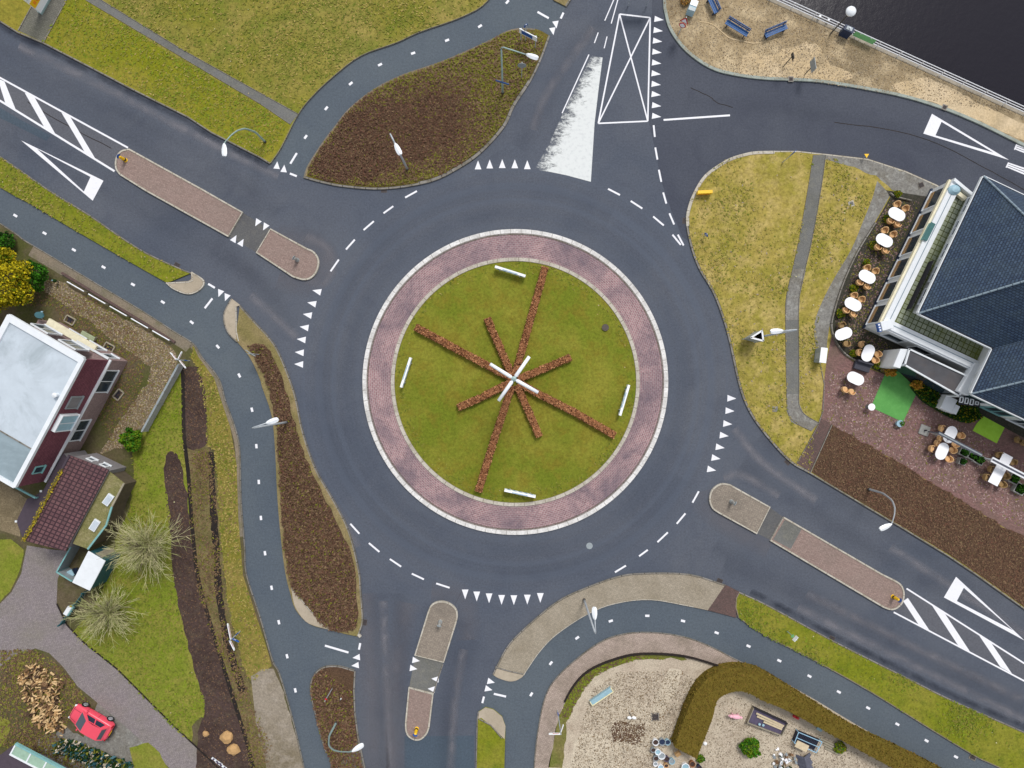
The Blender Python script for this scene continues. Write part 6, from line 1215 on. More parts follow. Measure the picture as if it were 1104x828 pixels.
post_sign((848, 680), 1.9, [('panel', 1.7, (.5, .42), 'sign_white', None), ('disc', 1.2, .16, 'sign_green', None)], 'small white plate on a thin post on the south-east grass verge', pm='pole_green')
root = empty('low_wall', W(633, 724), 'low dark edging wall between the pink paving and the south garden', 'wall'); ribbon_mb(MB(), [p for p in b10 if p[0] > 606 or p[1] < 765][1:], 1.5, .34, z0=.05).build('wall', 'mud', root)
# tall advertising totem at the driveway
a, b = W(46.7, 16.3), W(62, -11); d_ = b-a; d_.z = 0; L = d_.length; rz = math.atan2(d_.y, d_.x); mid = (a+b)/2; n_ = Vector((-mid.x, -mid.y, 0)).normalized(); R = Matrix.Rotation(rz, 3, 'Z'); pr = Vector((math.sin(rz), -math.cos(rz), 0)); pr = pr if pr.dot(n_) > 0 else -pr
root = empty('advertising_totem', (mid.x, mid.y, .1), 'tall white advertising board with yellow band and orange lettering on the grey driveway', 'billboard'); plain('pale_lilac', (206, 204, 226), .5); plain('stripe_orange', (236, 140, 40), .4)
bd = MB().box(Vector((mid.x, mid.y, 2.15))-pr*.16, (L, .3, 4.1), rz).build('board', 'sign_white', root); MB().box(Vector((mid.x, mid.y, .16))-pr*.16, (L+.1, .4, .22), rz).build('base', 'teal_foot' if 'teal_foot' in MATS else 'pole_green', root)
m = MB(); m.box(Vector((mid.x, mid.y, 1.2))+pr*.0, (L, .03, .62), rz); m.build('yellow_band', 'sign_yellow', bd); m = MB(); m.box(Vector((mid.x, mid.y, 2.3)), (L*.9, .025, 1.1), rz); m.build('lilac_panel', 'pale_lilac', bd)
for k in range(6): MB().box(Vector((mid.x, mid.y, 1.2))+R@Vector(((k-2.5)*L*.14, 0, 0))+pr*.02, (L*.09, .02, .36 if k % 2 else .28), rz).build('orange_letter', 'stripe_orange', bd)
# ---------------------------------------------------------------- buildings
plain('roof_white', (186, 196, 205), .7, var=.08, s=.7, dirt=(140, 152, 158), dm=.7); plain('roof_bluegrey', (140, 156, 164), .7, var=.1, s=.7, dirt=(108, 122, 128), dm=.6)
plain('white_trim', (220, 224, 228), .5, var=.05, s=2); plain('white_wall', (214, 216, 216), .8, var=.06, s=1.5, dirt=(180, 180, 172), dm=.4); plain('window_glass', (44, 56, 66), .12, spec=.6, var=.1); plain('cream_panel', (222, 214, 186), .6)
bricks('house_brick', (152, 124, 122), (134, 106, 106), (150, 140, 136), .21, .07, .012, stain=.3, staincol=(110, 96, 92)); bricks('maroon_tiles', (128, 78, 88), (112, 66, 76), (92, 54, 64), .25, .18, .016, stain=.35, staincol=(84, 48, 56), bmp=.6)
bricks('garage_tiles', (116, 84, 86), (98, 70, 74), (66, 48, 54), .33, .36, .05, stain=.3, staincol=(92, 78, 76), bmp=1, bd=.06, offset=0); bricks('slate', (64, 82, 104), (48, 64, 86), (34, 44, 62), .3, .19, .03, stain=.35, staincol=(70, 84, 90), bmp=.8, bd=.03, s1=.8, rough=.6)
bricks('mossy_tiles', (158, 164, 146), (134, 142, 122), (76, 82, 50), .42, .42, .04, coord='Object', rot=.44, stain=.8, staincol=(110, 118, 46), s1=.5, offset=0); plain('bitumen', (78, 78, 82), .85, var=.2, s=1, dirt=(98, 82, 72), dm=.4); plain('bitumen_dark', (72, 62, 72), .85, var=.12)
plain('grey_wall', (128, 124, 126), .85, var=.1); plain('moss_yellow', (178, 158, 42), .95, var=.3, s=5); plain('teal_metal', (120, 168, 168), .5); plain('teal_dark', (38, 84, 92), .6); plain('wood_blind', (206, 168, 120), .7, var=.15, s=8); ground('moss_roof', (130, 124, 84), (112, 112, 66), (150, 140, 108), s1=.6, s2=2, s3=8)
plain('ridge_grey', (128, 144, 156), .7, var=.15); plain('teal_wall', (60, 104, 104), .7)
def seg_frame(a, b):
    d_ = b-a; d_.z = 0; L = d_.length; u = d_.normalized(); return L, u
def fbox(name, mt, root, a, b, s0, s1, z0, z1, o0, o1, n, bevel=0, z_tilt=0):
    """box on the wall line a->b (world ground points), s in 0..1 along, o0..o1 metres outward along n"""
    L, u = seg_frame(a, b); c = a+u*L*(s0+s1)/2+n*(o0+o1)/2; R = Matrix(((u.x, n.x, 0), (u.y, n.y, 0), (0, 0, 1)))
    m = MB(); m.box((c.x, c.y, (z0+z1)/2), (L*(s1-s0), abs(o1-o0), z1-z0), M=R)
    if R.determinant() < 0: m.f = [f[::-1] for f in m.f]
    return m.build(name, mt, root, bevel=bevel)
def window(root, a, b, s0, s1, z0, z1, n, frame='white_trim', glass='window_glass', fw=.08, bars=1, o=0.0, name='window'):
    L = seg_frame(a, b)[0]; k = fw/L; w = fbox(name, frame, root, a, b, s0, s1, z1-fw, z1, o-.05, o+.07, n)
    fbox('sill', frame, w, a, b, s0-k*.5, s1+k*.5, z0-.02, z0+fw-.02, o-.05, o+.13, n)
    for s_ in (s0, s1-k): fbox('frame', frame, w, a, b, s_, s_+k, z0+fw-.02, z1-fw, o-.05, o+.07, n)
    for q in range(1, bars+1):
        sx_ = s0+(s1-s0)*q/(bars+1); fbox('frame', frame, w, a, b, sx_-k/3, sx_+k/3, z0+fw-.02, z1-fw, o-.04, o+.055, n)
    fbox('pane', glass, w, a, b, s0+k, s1-k, z0+fw-.02, z1-fw, o-.03, o+.02, n); return w
def g0(x, y): return W(x, y, 0)
A, B, C, D = g0(67, 348), g0(138.7, 389.5), g0(72.4, 513), g0(.7, 471.5)
u_ = (B-A).normalized(); v_ = (C-B).normalized(); nNE = -v_; nSE = u_
ctr = (A+B+C+D)/4; house = empty('house', (ctr.x, ctr.y, .1), 'white flat roofed house with dark red tiled upper storey and brick below', 'house')
def xy(*p): return [(q.x, q.y) for q in p]
MB().prism(xy(A, B, C, D), -.05, 2.62).build('brick_wall', 'house_brick', house)
MB().prism(xy(A+u_*.0, B-u_*.02, C-u_*.02, D), 2.62, 5.3).build('upper_wall', 'house_brick', house)
m = MB(); q0, q1 = B, C                                             # tile-hung side
m.face([q0+u_*.10+Vector((0, 0, 2.7)), q1+u_*.10+Vector((0, 0, 2.7)), q1+u_*.02+Vector((0, 0, 5.3)), q0+u_*.02+Vector((0, 0, 5.3))][::-1]); m.build('tiled_wall', 'maroon_tiles', house)
me_ = house.children[-1]
fbox('tiled_wall', 'maroon_tiles', house, B, C, 0, 1, 2.7, 5.3, 0, .1, nSE)
bpy.data.objects.remove(me_)
M_ = D+(A-D)*.0; ln0, ln1 = A+(B-A)*0, 0
sp = .72                                                         # where the blue grey roof part starts
R1 = [A, B, B.lerp(C, sp), A.lerp(D, sp)]; R2 = [A.lerp(D, sp), B.lerp(C, sp), C, D]
rf = MB().prism(xy(*R1), 5.3, 5.42).build('roof', 'roof_white', house); MB().prism(xy(*R2), 5.3, 5.38).build('roof', 'roof_bluegrey', house)
for (p, q, n, w) in ((A, B, nNE, .42), (B, C, nSE, .2), (C, D, v_, .16), (D, A, -nSE, .32)): fbox('parapet', 'white_trim', house, p, q, -.002, 1.002, 5.3, 5.56+.01*w, -w, .12, n)
fbox('roof_edge', 'kerb_grey', house, R1[2], R1[3], 0, .98, 5.38, 5.44, -.05, .05, v_)
fbox('gutter', 'white_trim', house, B, C, -.01, 1.0, 2.6, 2.72, .1, .28, nSE); fbox('gutter', 'white_trim', house, A, B, .55, 1.0, 2.6, 2.72, .03, .18, nNE)
fbox('canopy', 'cream_panel', house, A, B, .12, .8, 2.5, 2.72, 0, .55, nNE)
for s_ in ((.16, .4), (.54, .78)): window(house, A, B, s_[0], s_[1], 3.1, 4.6, nNE)
window(house, A, B, .84, .96, .9, 2.2, nNE, bars=0); window(house, A, B, .2, .45, .7, 2.2, nNE); window(house, A, B, .5, .75, .7, 2.2, nNE)
window(house, B, C, .08, .27, .7, 2.3, nSE); window(house, B, C, .5, .68, .9, 2.2, nSE)
w = window(house, B, C, .43, .56, 3.2, 5.0, nSE, bars=1, o=.35, glass='pale_blue', name='dormer_window'); fbox('dormer_box', 'white_trim', w, B, C, .43, .56, 3.16, 5.02, .1, .3, nSE)
w = window(house, B, C, .29, .39, 3.5, 4.8, nSE, bars=0, o=.12, glass='grey_wall', frame='sign_grey'); window(house, B, C, .85, .91, 3.6, 4.6, nSE, bars=0, o=.12, frame='teal_metal')
c = B.lerp(C, .3)-u_*.3; MB().lathe((c.x-.2, c.y, 5.4), [(.16, 0), (.16, .35), (.2, .36), (.05, .42)], 10).build('vent', 'white_trim', house)
b = A.lerp(B, .04)+nNE*.15; root = empty('satellite_dish', (b.x, b.y, 2.9), 'small dark satellite dish on the north corner of the white roofed house', 'satellite dish'); MB().tube([b+Vector((0, 0, 2.5)), b+nNE*.25+Vector((0, 0, 3.0))], .03, 6).build('arm', 'galvanised', root); MB().disc(b+nNE*.35+Vector((0, 0, 3.1)), .32, (.6, .5, .7), .04, 16).build('dish', 'teal_dark', root); MB().box(b+nNE*.65+Vector((.15, 0, 3.2)), (.12, .1, .1)).build('receiver', 'pale_blue', root)
# link block and garage
zz = 2.6; lk = wp([(68, 489), (74, 496), (25, 582), (17.7, 562), (29, 538), (36.7, 535.5), (47, 528)], zz); root = empty('garage_link', Vector((*lk[0], .1)), 'low dark flat roofed link between house and tiled garage', 'annex'); MB().prism(lk, -.05, zz-.08).build('wall', 'grey_wall', root); MB().prism([(x, y) for x, y in lk], zz-.08, zz).build('roof', 'bitumen_dark', root)
for x, y in ((17.7, 562), (44.5, 529.5)): p = W(x, y, zz); MB().box((p.x, p.y, zz+.03), (.16, .16, .08)).build('roof_outlet', 'white_trim', root)
p0, p1 = W(-3, 515, 2.9), W(38, 537, 2.9); d_ = p1-p0; rz = math.atan2(d_.y, d_.x); root = empty('pergola_beam', (p1.x, p1.y, .1), 'teal and white beam reaching out from the south corner of the house', 'beam'); mid = (p0+p1)/2; MB().box((mid.x, mid.y, 2.85), (d_.length, .12, .14), rz).build('beam', 'teal_metal', root); MB().box((p1.x, p1.y, 1.4), (.1, .1, 2.8), rz).build('post', 'teal_metal', root)
T0, T1, T2, T3_ = W(75, 491, 3.3), W(117, 506.5, 2.6), W(70.5, 594, 2.6), W(25.5, 583, 3.3)
root = empty('garage', ((T0+T2)/2*1).to_tuple()[:2]+(.1,), 'garage with purple brown tiled sloping roof and a yellow mossy edge', 'garage')
m = MB(); m.face([T3_, T2, T1, T0]); dz = Vector((0, 0, -.1)); m.face([T0+dz, T1+dz, T2+dz, T3_+dz])
for p, q in ((T0, T3_), (T3_, T2), (T2, T1), (T1, T0)): m.face([p, p+dz, q+dz, q])
m.build('roof', 'garage_tiles', root); ins = [T0.lerp(T2, .02), T1.lerp(T3_, .02), T2.lerp(T0, .02), T3_.lerp(T1, .02)]
m = MB(); dz = Vector((0, 0, -.12))
for i in range(4): p, q = ins[i], ins[(i+1) % 4]; m.face([(p.x, p.y, 0), (q.x, q.y, 0), q+dz, p+dz]); 
m.face([(p.x, p.y, p.z-.12) for p in ins]); m.build('wall', 'grey_wall', root)
d_ = T3_-T0; m = MB(); m.tube([T0+Vector((0, 0, .03)), T3_+Vector((0, 0, .03))], .1, 8); m.build('ridge_cap', 'bitumen_dark', root); m = MB(); m.cloud(lambda: T0.lerp(T3_, random.uniform(.1, 1)**.8)+Vector((random.gauss(.06, .08), random.gauss(0, .06), .1)), 900, .13, mis=(0, 1), w=(.75, .25)); m.build('moss', ['moss_yellow', 'blade_olive'], root, autouv=False)
nn = (T0-T3_); nn.z = 0; nn.normalize(); a, b = Vector((ins[0].x, ins[0].y, 0)), Vector((ins[1].x, ins[1].y, 0)); window(root, a, b, .2, .42, 1.5, 2.2, nn, bars=0, fw=.12); window(root, a, b, .6, .82, 1.4, 2.1, nn, bars=0, fw=.12)
fbox('door', 'weathered_wood', root, Vector((ins[2].x, ins[2].y, 0)), Vector((ins[3].x, ins[3].y, 0)), .1, .8, 0, 2.1, 0, .06, -nn)
plain('weathered_brown', (84, 74, 60), .9, var=.2); zz = 2.2; fl = wp([(117.5, 508), (134, 521), (121, 546), (115, 566), (95, 592), (78.5, 586), (96, 549)], zz); root = empty('garage_annex', Vector((*fl[0], .1)), 'low mossy flat roof beside the tiled garage with two white rooflights', 'annex'); cf = sum((Vector((x, y, 0)) for x, y in fl), Vector())/len(fl); MB().prism([(cf.x+(x-cf.x)*.86, cf.y+(y-cf.y)*.93) for x, y in fl], -.05, zz-.06).build('wall', 'weathered_brown', root); MB().prism(fl, zz-.06, zz, bottom=True).build('roof', 'moss_roof', root)
for i in range(1, 4): a, b = Vector((*fl[i], 0)), Vector((*fl[i+1], 0)); L = (b-a).length; mid = (a+b)/2; MB().box((mid.x, mid.y, zz+.03), (L, .14, .1), math.atan2(b.y-a.y, b.x-a.x)).build('roof_edge', 'teal_metal' if i > 1 else 'weathered_wood', root)
for x, y, rz in ((117.5, 538.5, .95), (103, 566, 1.0)): p = W(x, y, zz); s_ = MB().box((p.x, p.y, zz+.08), (.95, .55, .14), rz).build('rooflight', 'white_trim', root); MB().box((p.x, p.y, zz+.16), (.8, .4, .03), rz).build('dome', 'roof_white', s_)
sh = [(95, 594), (113.5, 605), (96.5, 637), (77.5, 628)]; zz = 2.2; P_ = wp(sh, zz); c = sum([Vector((*p, 0)) for p in P_], Vector())/4; root = empty('garden_shed', (c.x, c.y, .1), 'small shed with bright white flat roof and dark teal walls', 'shed'); ins = [(c.x+(x-c.x)*.95, c.y+(y-c.y)*.95) for x, y in P_]
MB().prism(ins, -.05, zz-.1).build('wall', 'teal_dark', root); MB().prism(P_, zz-.1, zz, bottom=True).build('roof', 'white_trim', root, bevel=.03); a, b = Vector((*ins[0], 0)), Vector((*ins[1], 0)); n_ = (a-Vector((*ins[3], 0))).normalized(); fbox('door', 'weathered_wood', root, a, b, .3, .7, .05, 1.9, 0, .05, n_)
root = empty('fence', W(61, 617, .2), 'teal metal yard fence beside the white roofed shed', 'fence'); fp = [W(77.5, 587.5, 1.5), W(61, 616.7, 1.5), W(77, 626.5, 1.5)]
for i in range(2):
    a, b = fp[i], fp[i+1]; d_ = b-a; rz = math.atan2(d_.y, d_.x); mid = (a+b)/2; MB().box((mid.x, mid.y, .8), (d_.length, .04, 1.3), rz).build('panel', 'sign_grey', root); MB().box((mid.x, mid.y, 1.49), (d_.length, .1, .07), rz).build('top_rail', 'teal_metal', root)
for p in fp: MB().box((p.x, p.y, .76), (.1, .1, 1.5)).build('post', 'teal_metal', root)
b = W(79, 617, .5); root = empty('wheeled_bin', (b.x, b.y, .1), 'small grey blue bin inside the teal fenced yard', 'bin'); MB().box((b.x, b.y, .45), (.4, .45, .7), .5, taper=1.15).build('body', 'navy_paint', root); MB().box((b.x, b.y, .84), (.5, .55, .07), .5).build('lid', 'pale_blue', root)
for s_ in (-.17, .17): MB().tube([(b.x+s_-.03, b.y+.2, .18), (b.x+s_+.03, b.y+.2, .18)], .09, 10).build('wheel', 'black_rubber', root)
a, b = W(88.5, 640, .8), W(65, 673.5, .6); d_ = b-a; rz = math.atan2(d_.y, d_.x); mid = (a+b)/2; root = empty('low_fence', (mid.x, mid.y, .1), 'low dark teal fence running from the shed to the driveway', 'fence'); MB().box((mid.x, mid.y, .45), (d_.length, .07, .6), rz).build('panel', 'teal_dark', root)
for k in range(4): p = a.lerp(b, k/3); MB().box((p.x, p.y, .48), (.12, .12, .8), rz).build('post', 'teal_dark', root)
c = W(74, 658.5, 1.1); root = empty('letter_box', (c.x, c.y, .1), 'white and teal letter box on a post at the driveway bend', 'letter box'); MB().tube([(c.x, c.y, .05), (c.x, c.y, .9)], .05, 6).build('post', 'teal_dark', root); MB().box((c.x, c.y, 1.0), (.85, .42, .3), 1.0).build('body', 'teal_metal', root, bevel=.06); MB().box((c.x-.05, c.y+.02, 1.17), (.8, .36, .08), 1.0).build('lid', 'white_trim', root, bevel=.03); MB().box((c.x+.18, c.y+.36, 1.1), (.12, .18, .12), 1.0).build('flag', 'moss_yellow', root)
# building in the lower left corner
zz = 2.9; P_ = wp([(17, 801.6), (120, 856), (84, 925), (-60, 850), (-50, 832), (0, 814)], zz); root = empty('garden_house', Vector((*P_[0], .1)), 'purple roofed building with a pale green glazed strip in the lower left corner', 'house'); qf = Vector((*P_[3], 0))*.5+Vector((*P_[2], 0))*.5; MB().prism([(qf.x+(x-qf.x)*.62, qf.y+(y-qf.y)*.62) for x, y in P_], -.05, zz-.1).build('wall', 'grey_wall', root); MB().prism(P_, zz-.1, zz, bottom=True).build('roof', 'bitumen_dark', root)
pass
a, b = Vector((*P_[0], 0)), Vector((*P_[1], 0)); n_ = Vector((-(b-a).y, (b-a).x, 0)).normalized(); n_ = n_ if n_.y > 0 else -n_
plain('pale_glass', (148, 176, 156), .3); st = fbox('glazed_strip', 'pale_glass', root, a, b, 0, 1, zz, zz+.06, -.85, -.08, n_)
for k in range(7): fbox('glazing_bar', 'white_trim', st, a, b, k/6*.985, k/6*.985+.013, zz, zz+.1, -.85, -.06, n_)
fbox('edge_trim', 'white_trim', root, a, b, 0, 1, zz-.02, zz+.11, -.98, -.86, n_); fbox('edge_trim', 'teal_metal', root, a, b, 0, 1, zz-.1, zz+.11, -.07, .07, n_)
scatter('hedge_remains', [(66, 797), (78, 796), (104, 806), (125, 814), (145, 822), (140, 832), (110, 824), (80, 812), (64, 806)], 1800, .16, .7, ['teal_dark', 'leaf_deep', 'stone_pale', 'moss_tuft'], KZ-.02, (.3, .4, .12, .18))

# ---------------------------------------------------------------- restaurant
P1 = g0(1018.5, 209); SWc = g0(954.6, 343.8); uu = (SWc-P1).normalized(); LU = (SWc-P1).length; vv = Vector((-uu.y, uu.x, 0)); vv = vv if vv.x > 0 else -vv
def RP(u, v, z=0): p = P1+uu*u+vv*v; return Vector((p.x, p.y, z))
rest = empty('restaurant', tuple(RP(8, 8, .1)), 'large restaurant with dark slate hipped roofs, white parapets and a mossy tiled roof terrace', 'restaurant')
FZ = 2.4; G0_, G1_, G2_ = g0(1003, 205), g0(930, 354), g0(1024, 398)
wW = (G1_-G0_).normalized(); nW = Vector((wW.y, -wW.x, 0)); nW = nW if nW.x < 0 else -nW; wS = (G2_-G1_).normalized(); nS = Vector((wS.y, -wS.x, 0)); nS = nS if nS.y < 0 else -nS
low = [G0_, G1_, G2_, RP(14, 10), RP(14, 20), RP(.8, 20), RP(.8, .9)]
MB().prism(xy(*low), -.05, FZ-.03).build('ground_floor_wall', 'white_wall', rest)
MB().prism(xy(*low), FZ-.03, FZ).build('terrace_floor', 'mossy_tiles', rest)
fbox('parapet', 'white_trim', rest, G0_, G1_, 0, 1.0, FZ, FZ+.3, -.8, .02, nW); fbox('parapet', 'white_trim', rest, G1_, G2_, .07, 1.18, FZ, FZ+.26, -.72, .02, nS)
fbox('cornice', 'cream_panel', rest, G0_, G1_, 0, 1, FZ-.12, FZ+.12, .03, .2, nW); fbox('cornice', 'white_trim', rest, G1_, G2_, 0, 1.1, FZ-.1, FZ+.14, .03, .14, nS)
fbox('parapet', 'white_trim', rest, G0_, RP(.8, .9), 0, 1, FZ, FZ+.45, -.15, .1, uu*-1)
fbox('parapet_line', 'ridge_grey', rest, G0_, G1_, 0.01, .95, FZ+.3, FZ+.32, -.42, -.36, nW); fbox('parapet_line', 'ridge_grey', rest, G1_, G2_, .09, 1.15, FZ+.26, FZ+.28, -.42, -.36, nS)
LW = seg_frame(G0_, G1_)[0]
fbox('plinth', 'navy_paint', rest, G0_, G1_, 0, 1, 0, .35, .0, .12, nW)
for k in range(6):
    s0 = .03+k*.163; s1 = s0+.135; w = window(rest, G0_, G1_, s0, s1, .45, 2.15, nW, bars=0, o=.03, fw=.1)
    m = MB(); L, u = seg_frame(G0_, G1_)
    for q in range(14): c = G0_+u*L*(s0+(s1-s0)*(.1+.8*q/13))+nW*.09; R = Matrix(((u.x, nW.x, 0), (u.y, nW.y, 0), (0, 0, 1))); m.box((c.x, c.y, .78), (.06, .03, .42), M=R)
    m.build('blind', 'wood_blind', w)
for s0 in (.15, .45): window(rest, G1_, G2_, s0, s0+.2, .7, 1.9, nS, bars=0, o=.02)
# upper storeys
EZ = 4.2
def blk(u0, u1, v0, v1, ins, zb): return [RP(u0+ins, v0+ins), RP(u1-ins, v0+ins), RP(u1-ins, v1-ins), RP(u0+ins, v1-ins)], zb
for (u0, u1, v0, v1, zb) in ((0, LU, 0, 16, FZ), (0, 15.9, 6.5, 20.5, 0)):
    p = [RP(u0+.55, v0+.55), RP(u1-.55, v0+.55), RP(u1-.55, v1-.55), RP(u0+.55, v1-.55)]; MB().prism(xy(*p), zb, EZ).build('upper_wall', 'white_wall', rest)
    h = min(u1-u0, v1-v0)/2; e = .0; ez = EZ+.12; c00, c10, c11, c01 = RP(u0, v0, ez), RP(u1, v0, ez), RP(u1, v1, ez), RP(u0, v1, ez); pt_ = .8
    if u1-u0 >= v1-v0: r0, r1 = RP(u0+h, v0+h, ez+h*pt_), RP(u1-h, v0+h, ez+h*pt_); F = [[c00, c10, r1, r0], [c11, c01, r0, r1], [c01, c00, r0], [c10, c11, r1]]; hips = [(c00, r0), (c01, r0), (c10, r1), (c11, r1), (r0, r1)]
    else: r0, r1 = RP(u0+h, v0+h, ez+h*pt_), RP(u0+h, v1-h, ez+h*pt_); F = [[c00, c10, r0], [c10, c11, r1, r0], [c11, c01, r1], [c01, c00, r0, r1]]; hips = [(c00, r0), (c10, r0), (c11, r1), (c01, r1), (r0, r1)]
    m = MB()
    for f in F:
        nrm = (f[1]-f[0]).cross(f[2]-f[0]); m.face(f if nrm.z > 0 else f[::-1])
    m.face([c00, c10, c11, c01] if (c10-c00).cross(c11-c00).z < 0 else [c01, c11, c10, c00]); rf = m.build('roof', 'slate', rest)
    m = MB()
    for a, b in hips:
        n = max(2, int((b-a).length/.45))
        for k in range(n): m.tube([a.lerp(b, k/n)+Vector((0, 0, .03)), a.lerp(b, (k+.9)/n)+Vector((0, 0, .05))], [.085, .07], 6)
    m.build('hip_tiles', 'ridge_grey', rf)
    for a, b in ((c00, c10), (c10, c11), (c11, c01), (c01, c00)):
        mid = (a+b)/2; cc = RP((u0+u1)/2, (v0+v1)/2, ez); n = (mid-cc); n.z = 0; d_ = (b-a).normalized(); n = (n-d_*n.dot(d_)).normalized(); q0, q1 = Vector((a.x, a.y, 0)), Vector((b.x, b.y, 0))
        if zb == 0 and a is c00 and False: continue
        fbox('gutter', 'white_trim', rf, q0, q1, 0, 1, EZ-.12, EZ+.1, -.05, .12, n); fbox('gutter_channel', 'dark_inside', rf, q0, q1, 0.01, .99, EZ+.1, EZ+.115, -.01, .05, n)
# windows of upper storey, west and south sides
a, b = RP(.55, .55), RP(LU-.55, .55)
for k in range(5): window(rest, a, b, .05+k*.19, .05+k*.19+.13, 2.75, 3.9, -vv, bars=1, o=.02)
fbox('railing', 'dark_inside', rest, a, b, .6, 1.0, 2.4, 3.0, .55, .6, -vv)
a, b = RP(15.35, 7.05), RP(15.35, 19.95)
for k in range(5): window(rest, a, b, .06+k*.19, .06+k*.19+.14, .5, 2.6, uu, bars=1, o=.02, frame='teal_metal' if k % 2 else 'white_trim')
fbox('awning', 'teal_wall', rest, a, b, .02, .98, 2.9, 3.1, 0, .35, uu)
# entrance portal with dark flat roof
zz = 2.5; P_ = wp([(980, 376.5), (975, 393.5), (1034, 427), (1041, 405)], zz); port = empty('entrance_porch', Vector((*P_[0], .1)), 'dark flat roofed porch on the south side of the restaurant', 'porch'); MB().prism(P_, zz-.2, zz+.0, bottom=True).build('roof', 'bitumen', port); cc = sum([Vector((*p, 0)) for p in P_], Vector())/4
ins = [(cc.x+(x-cc.x)*.93, cc.y+(y-cc.y)*.9) for x, y in P_]; MB().prism(ins, -.05, zz-.2).build('wall', 'window_glass', port)
for i in range(4): a, b = Vector((*P_[i], 0)), Vector((*P_[(i+1) % 4], 0)); d_ = b-a; mid = (a+b)/2; MB().box((mid.x, mid.y, zz+.03), (d_.length+.1, .12, .14), math.atan2(d_.y, d_.x)).build('roof_edge', 'white_trim', port)
for i in (1, 2): p = Vector((*P_[i], 0)); MB().box((p.x, p.y, 1.2), (.14, .14, 2.5), -.5).build('post', 'white_trim', port)
P_ = wp([(971, 376), (979.3, 376.5), (970.5, 397), (963, 395)], 2.4); root = empty('porch_wall', Vector((*P_[0], .1)), 'white slab wall at the left end of the dark roofed porch', 'wall'); MB().prism(P_, -.05, 2.2).build('wall', 'white_wall', root); MB().prism([(x, y) for x, y in P_], 2.2, 2.4).build('coping', 'white_trim', root)
P_ = wp([(1052, 391.5), (1061.5, 392), (1044.5, 426.5), (1033, 421.5)], 2.9); MB().prism(P_, 2.3, 2.9).build('stair_cover', 'white_trim', rest, bevel=.02)
# white letters standing on the porch corner
a, b = W(1037, 431, 2.6), W(1055, 435, 2.6); root = empty('letter_sign', (a.x, a.y, 2.5), 'row of four white outlined letters on a dark strip by the porch', 'sign'); mid = (a+b)/2; MB().box((mid.x, mid.y-.02, 2.5), (1.75, .62, .08), -.12).build('backing', 'dark_inside', root)
for k in range(4):
    c = a.lerp(b, k/3*.93); hgt = .5 if k < 3 else .3; R = Matrix.Rotation(-.2, 3, 'Z'); m = MB()
    for dx, dy, sx_, sy_ in ((-.13, 0, .07, hgt), (.11, 0, .07, hgt*.82), (0, hgt/2-.035, .22, .07), (0, -hgt/2+.035, .22, .07)): m.box(Vector((c.x, c.y, 2.57))+R@Vector((dx, dy, 0)), (sx_, sy_, .06), -.2)
    m.build('letter', 'white_trim', root)
for x, y, w, h_, l in ((1023, 435.5, .95, 1.15, 'square white panel box in the low dark hedge'), (1030.5, 441.5, .35, .7, 'narrow white panel beside the square white box in the hedge')):
    c = W(x, y, 1.2); root = empty('sign_box', (c.x, c.y, .1), l, 'box'); MB().box((c.x, c.y, .6), (w, h_, 1.1), -.45).build('body', 'white_wall', root); MB().box((c.x, c.y, 1.18), (w+.06, h_+.06, .06), -.45).build('lid', 'white_trim', root)
c = W(955.5, 350.5, 2.9); root = empty('roof_unit', (c.x, c.y, 2.65), 'white ventilation box on the west corner of the restaurant parapet', 'ventilation box'); MB().box((c.x, c.y, 2.85), (.95, .75, .4), .25).build('body', 'white_trim', root, bevel=.03)
R = Matrix.Rotation(.25, 3, 'Z'); MB().box(Vector((c.x, c.y, 2.8))+R@Vector((-.6, -.05, 0)), (.2, .7, .3), .25).build('side_panel', 'sign_blue', root)
for dy, dz_ in ((-.22, .1), (0, .1), (.22, .1)): MB().box(Vector((c.x, c.y, 2.96))+R@Vector((-.6, dy-.05, 0)), (.14, .12, .02), .25).build('white_mark', 'sign_white', root)
c = W(1000.5, 250, 2.7); root = empty('roof_box', (c.x, c.y, 2.4), 'long teal box lying inside the west parapet of the roof terrace', 'box'); MB().box((c.x, c.y, 2.62), (.35, 1.5, .35), -.47).build('body', 'teal_metal', root); MB().box((c.x, c.y, 2.82), (.4, 1.55, .05), -.47).build('lid', 'teal_wall', root)
c = W(1030.5, 204, 2.9); root = empty('roof_box', (c.x, c.y, 2.4), 'pale rounded equipment box at the north end of the roof terrace', 'box'); MB().lathe((c.x, c.y, 2.5), [(.4, 0), (.42, .25), (.25, .42), (.05, .46)], 14, sx=1.2).build('body', 'pale_blue', root); a, b = c, W(1042, 214, 2.8); d_ = b-a; mid = (a+b)/2; MB().box((mid.x, mid.y, 2.6), (d_.length, .3, .3), math.atan2(d_.y, d_.x)).build('duct', 'cream_panel', root)

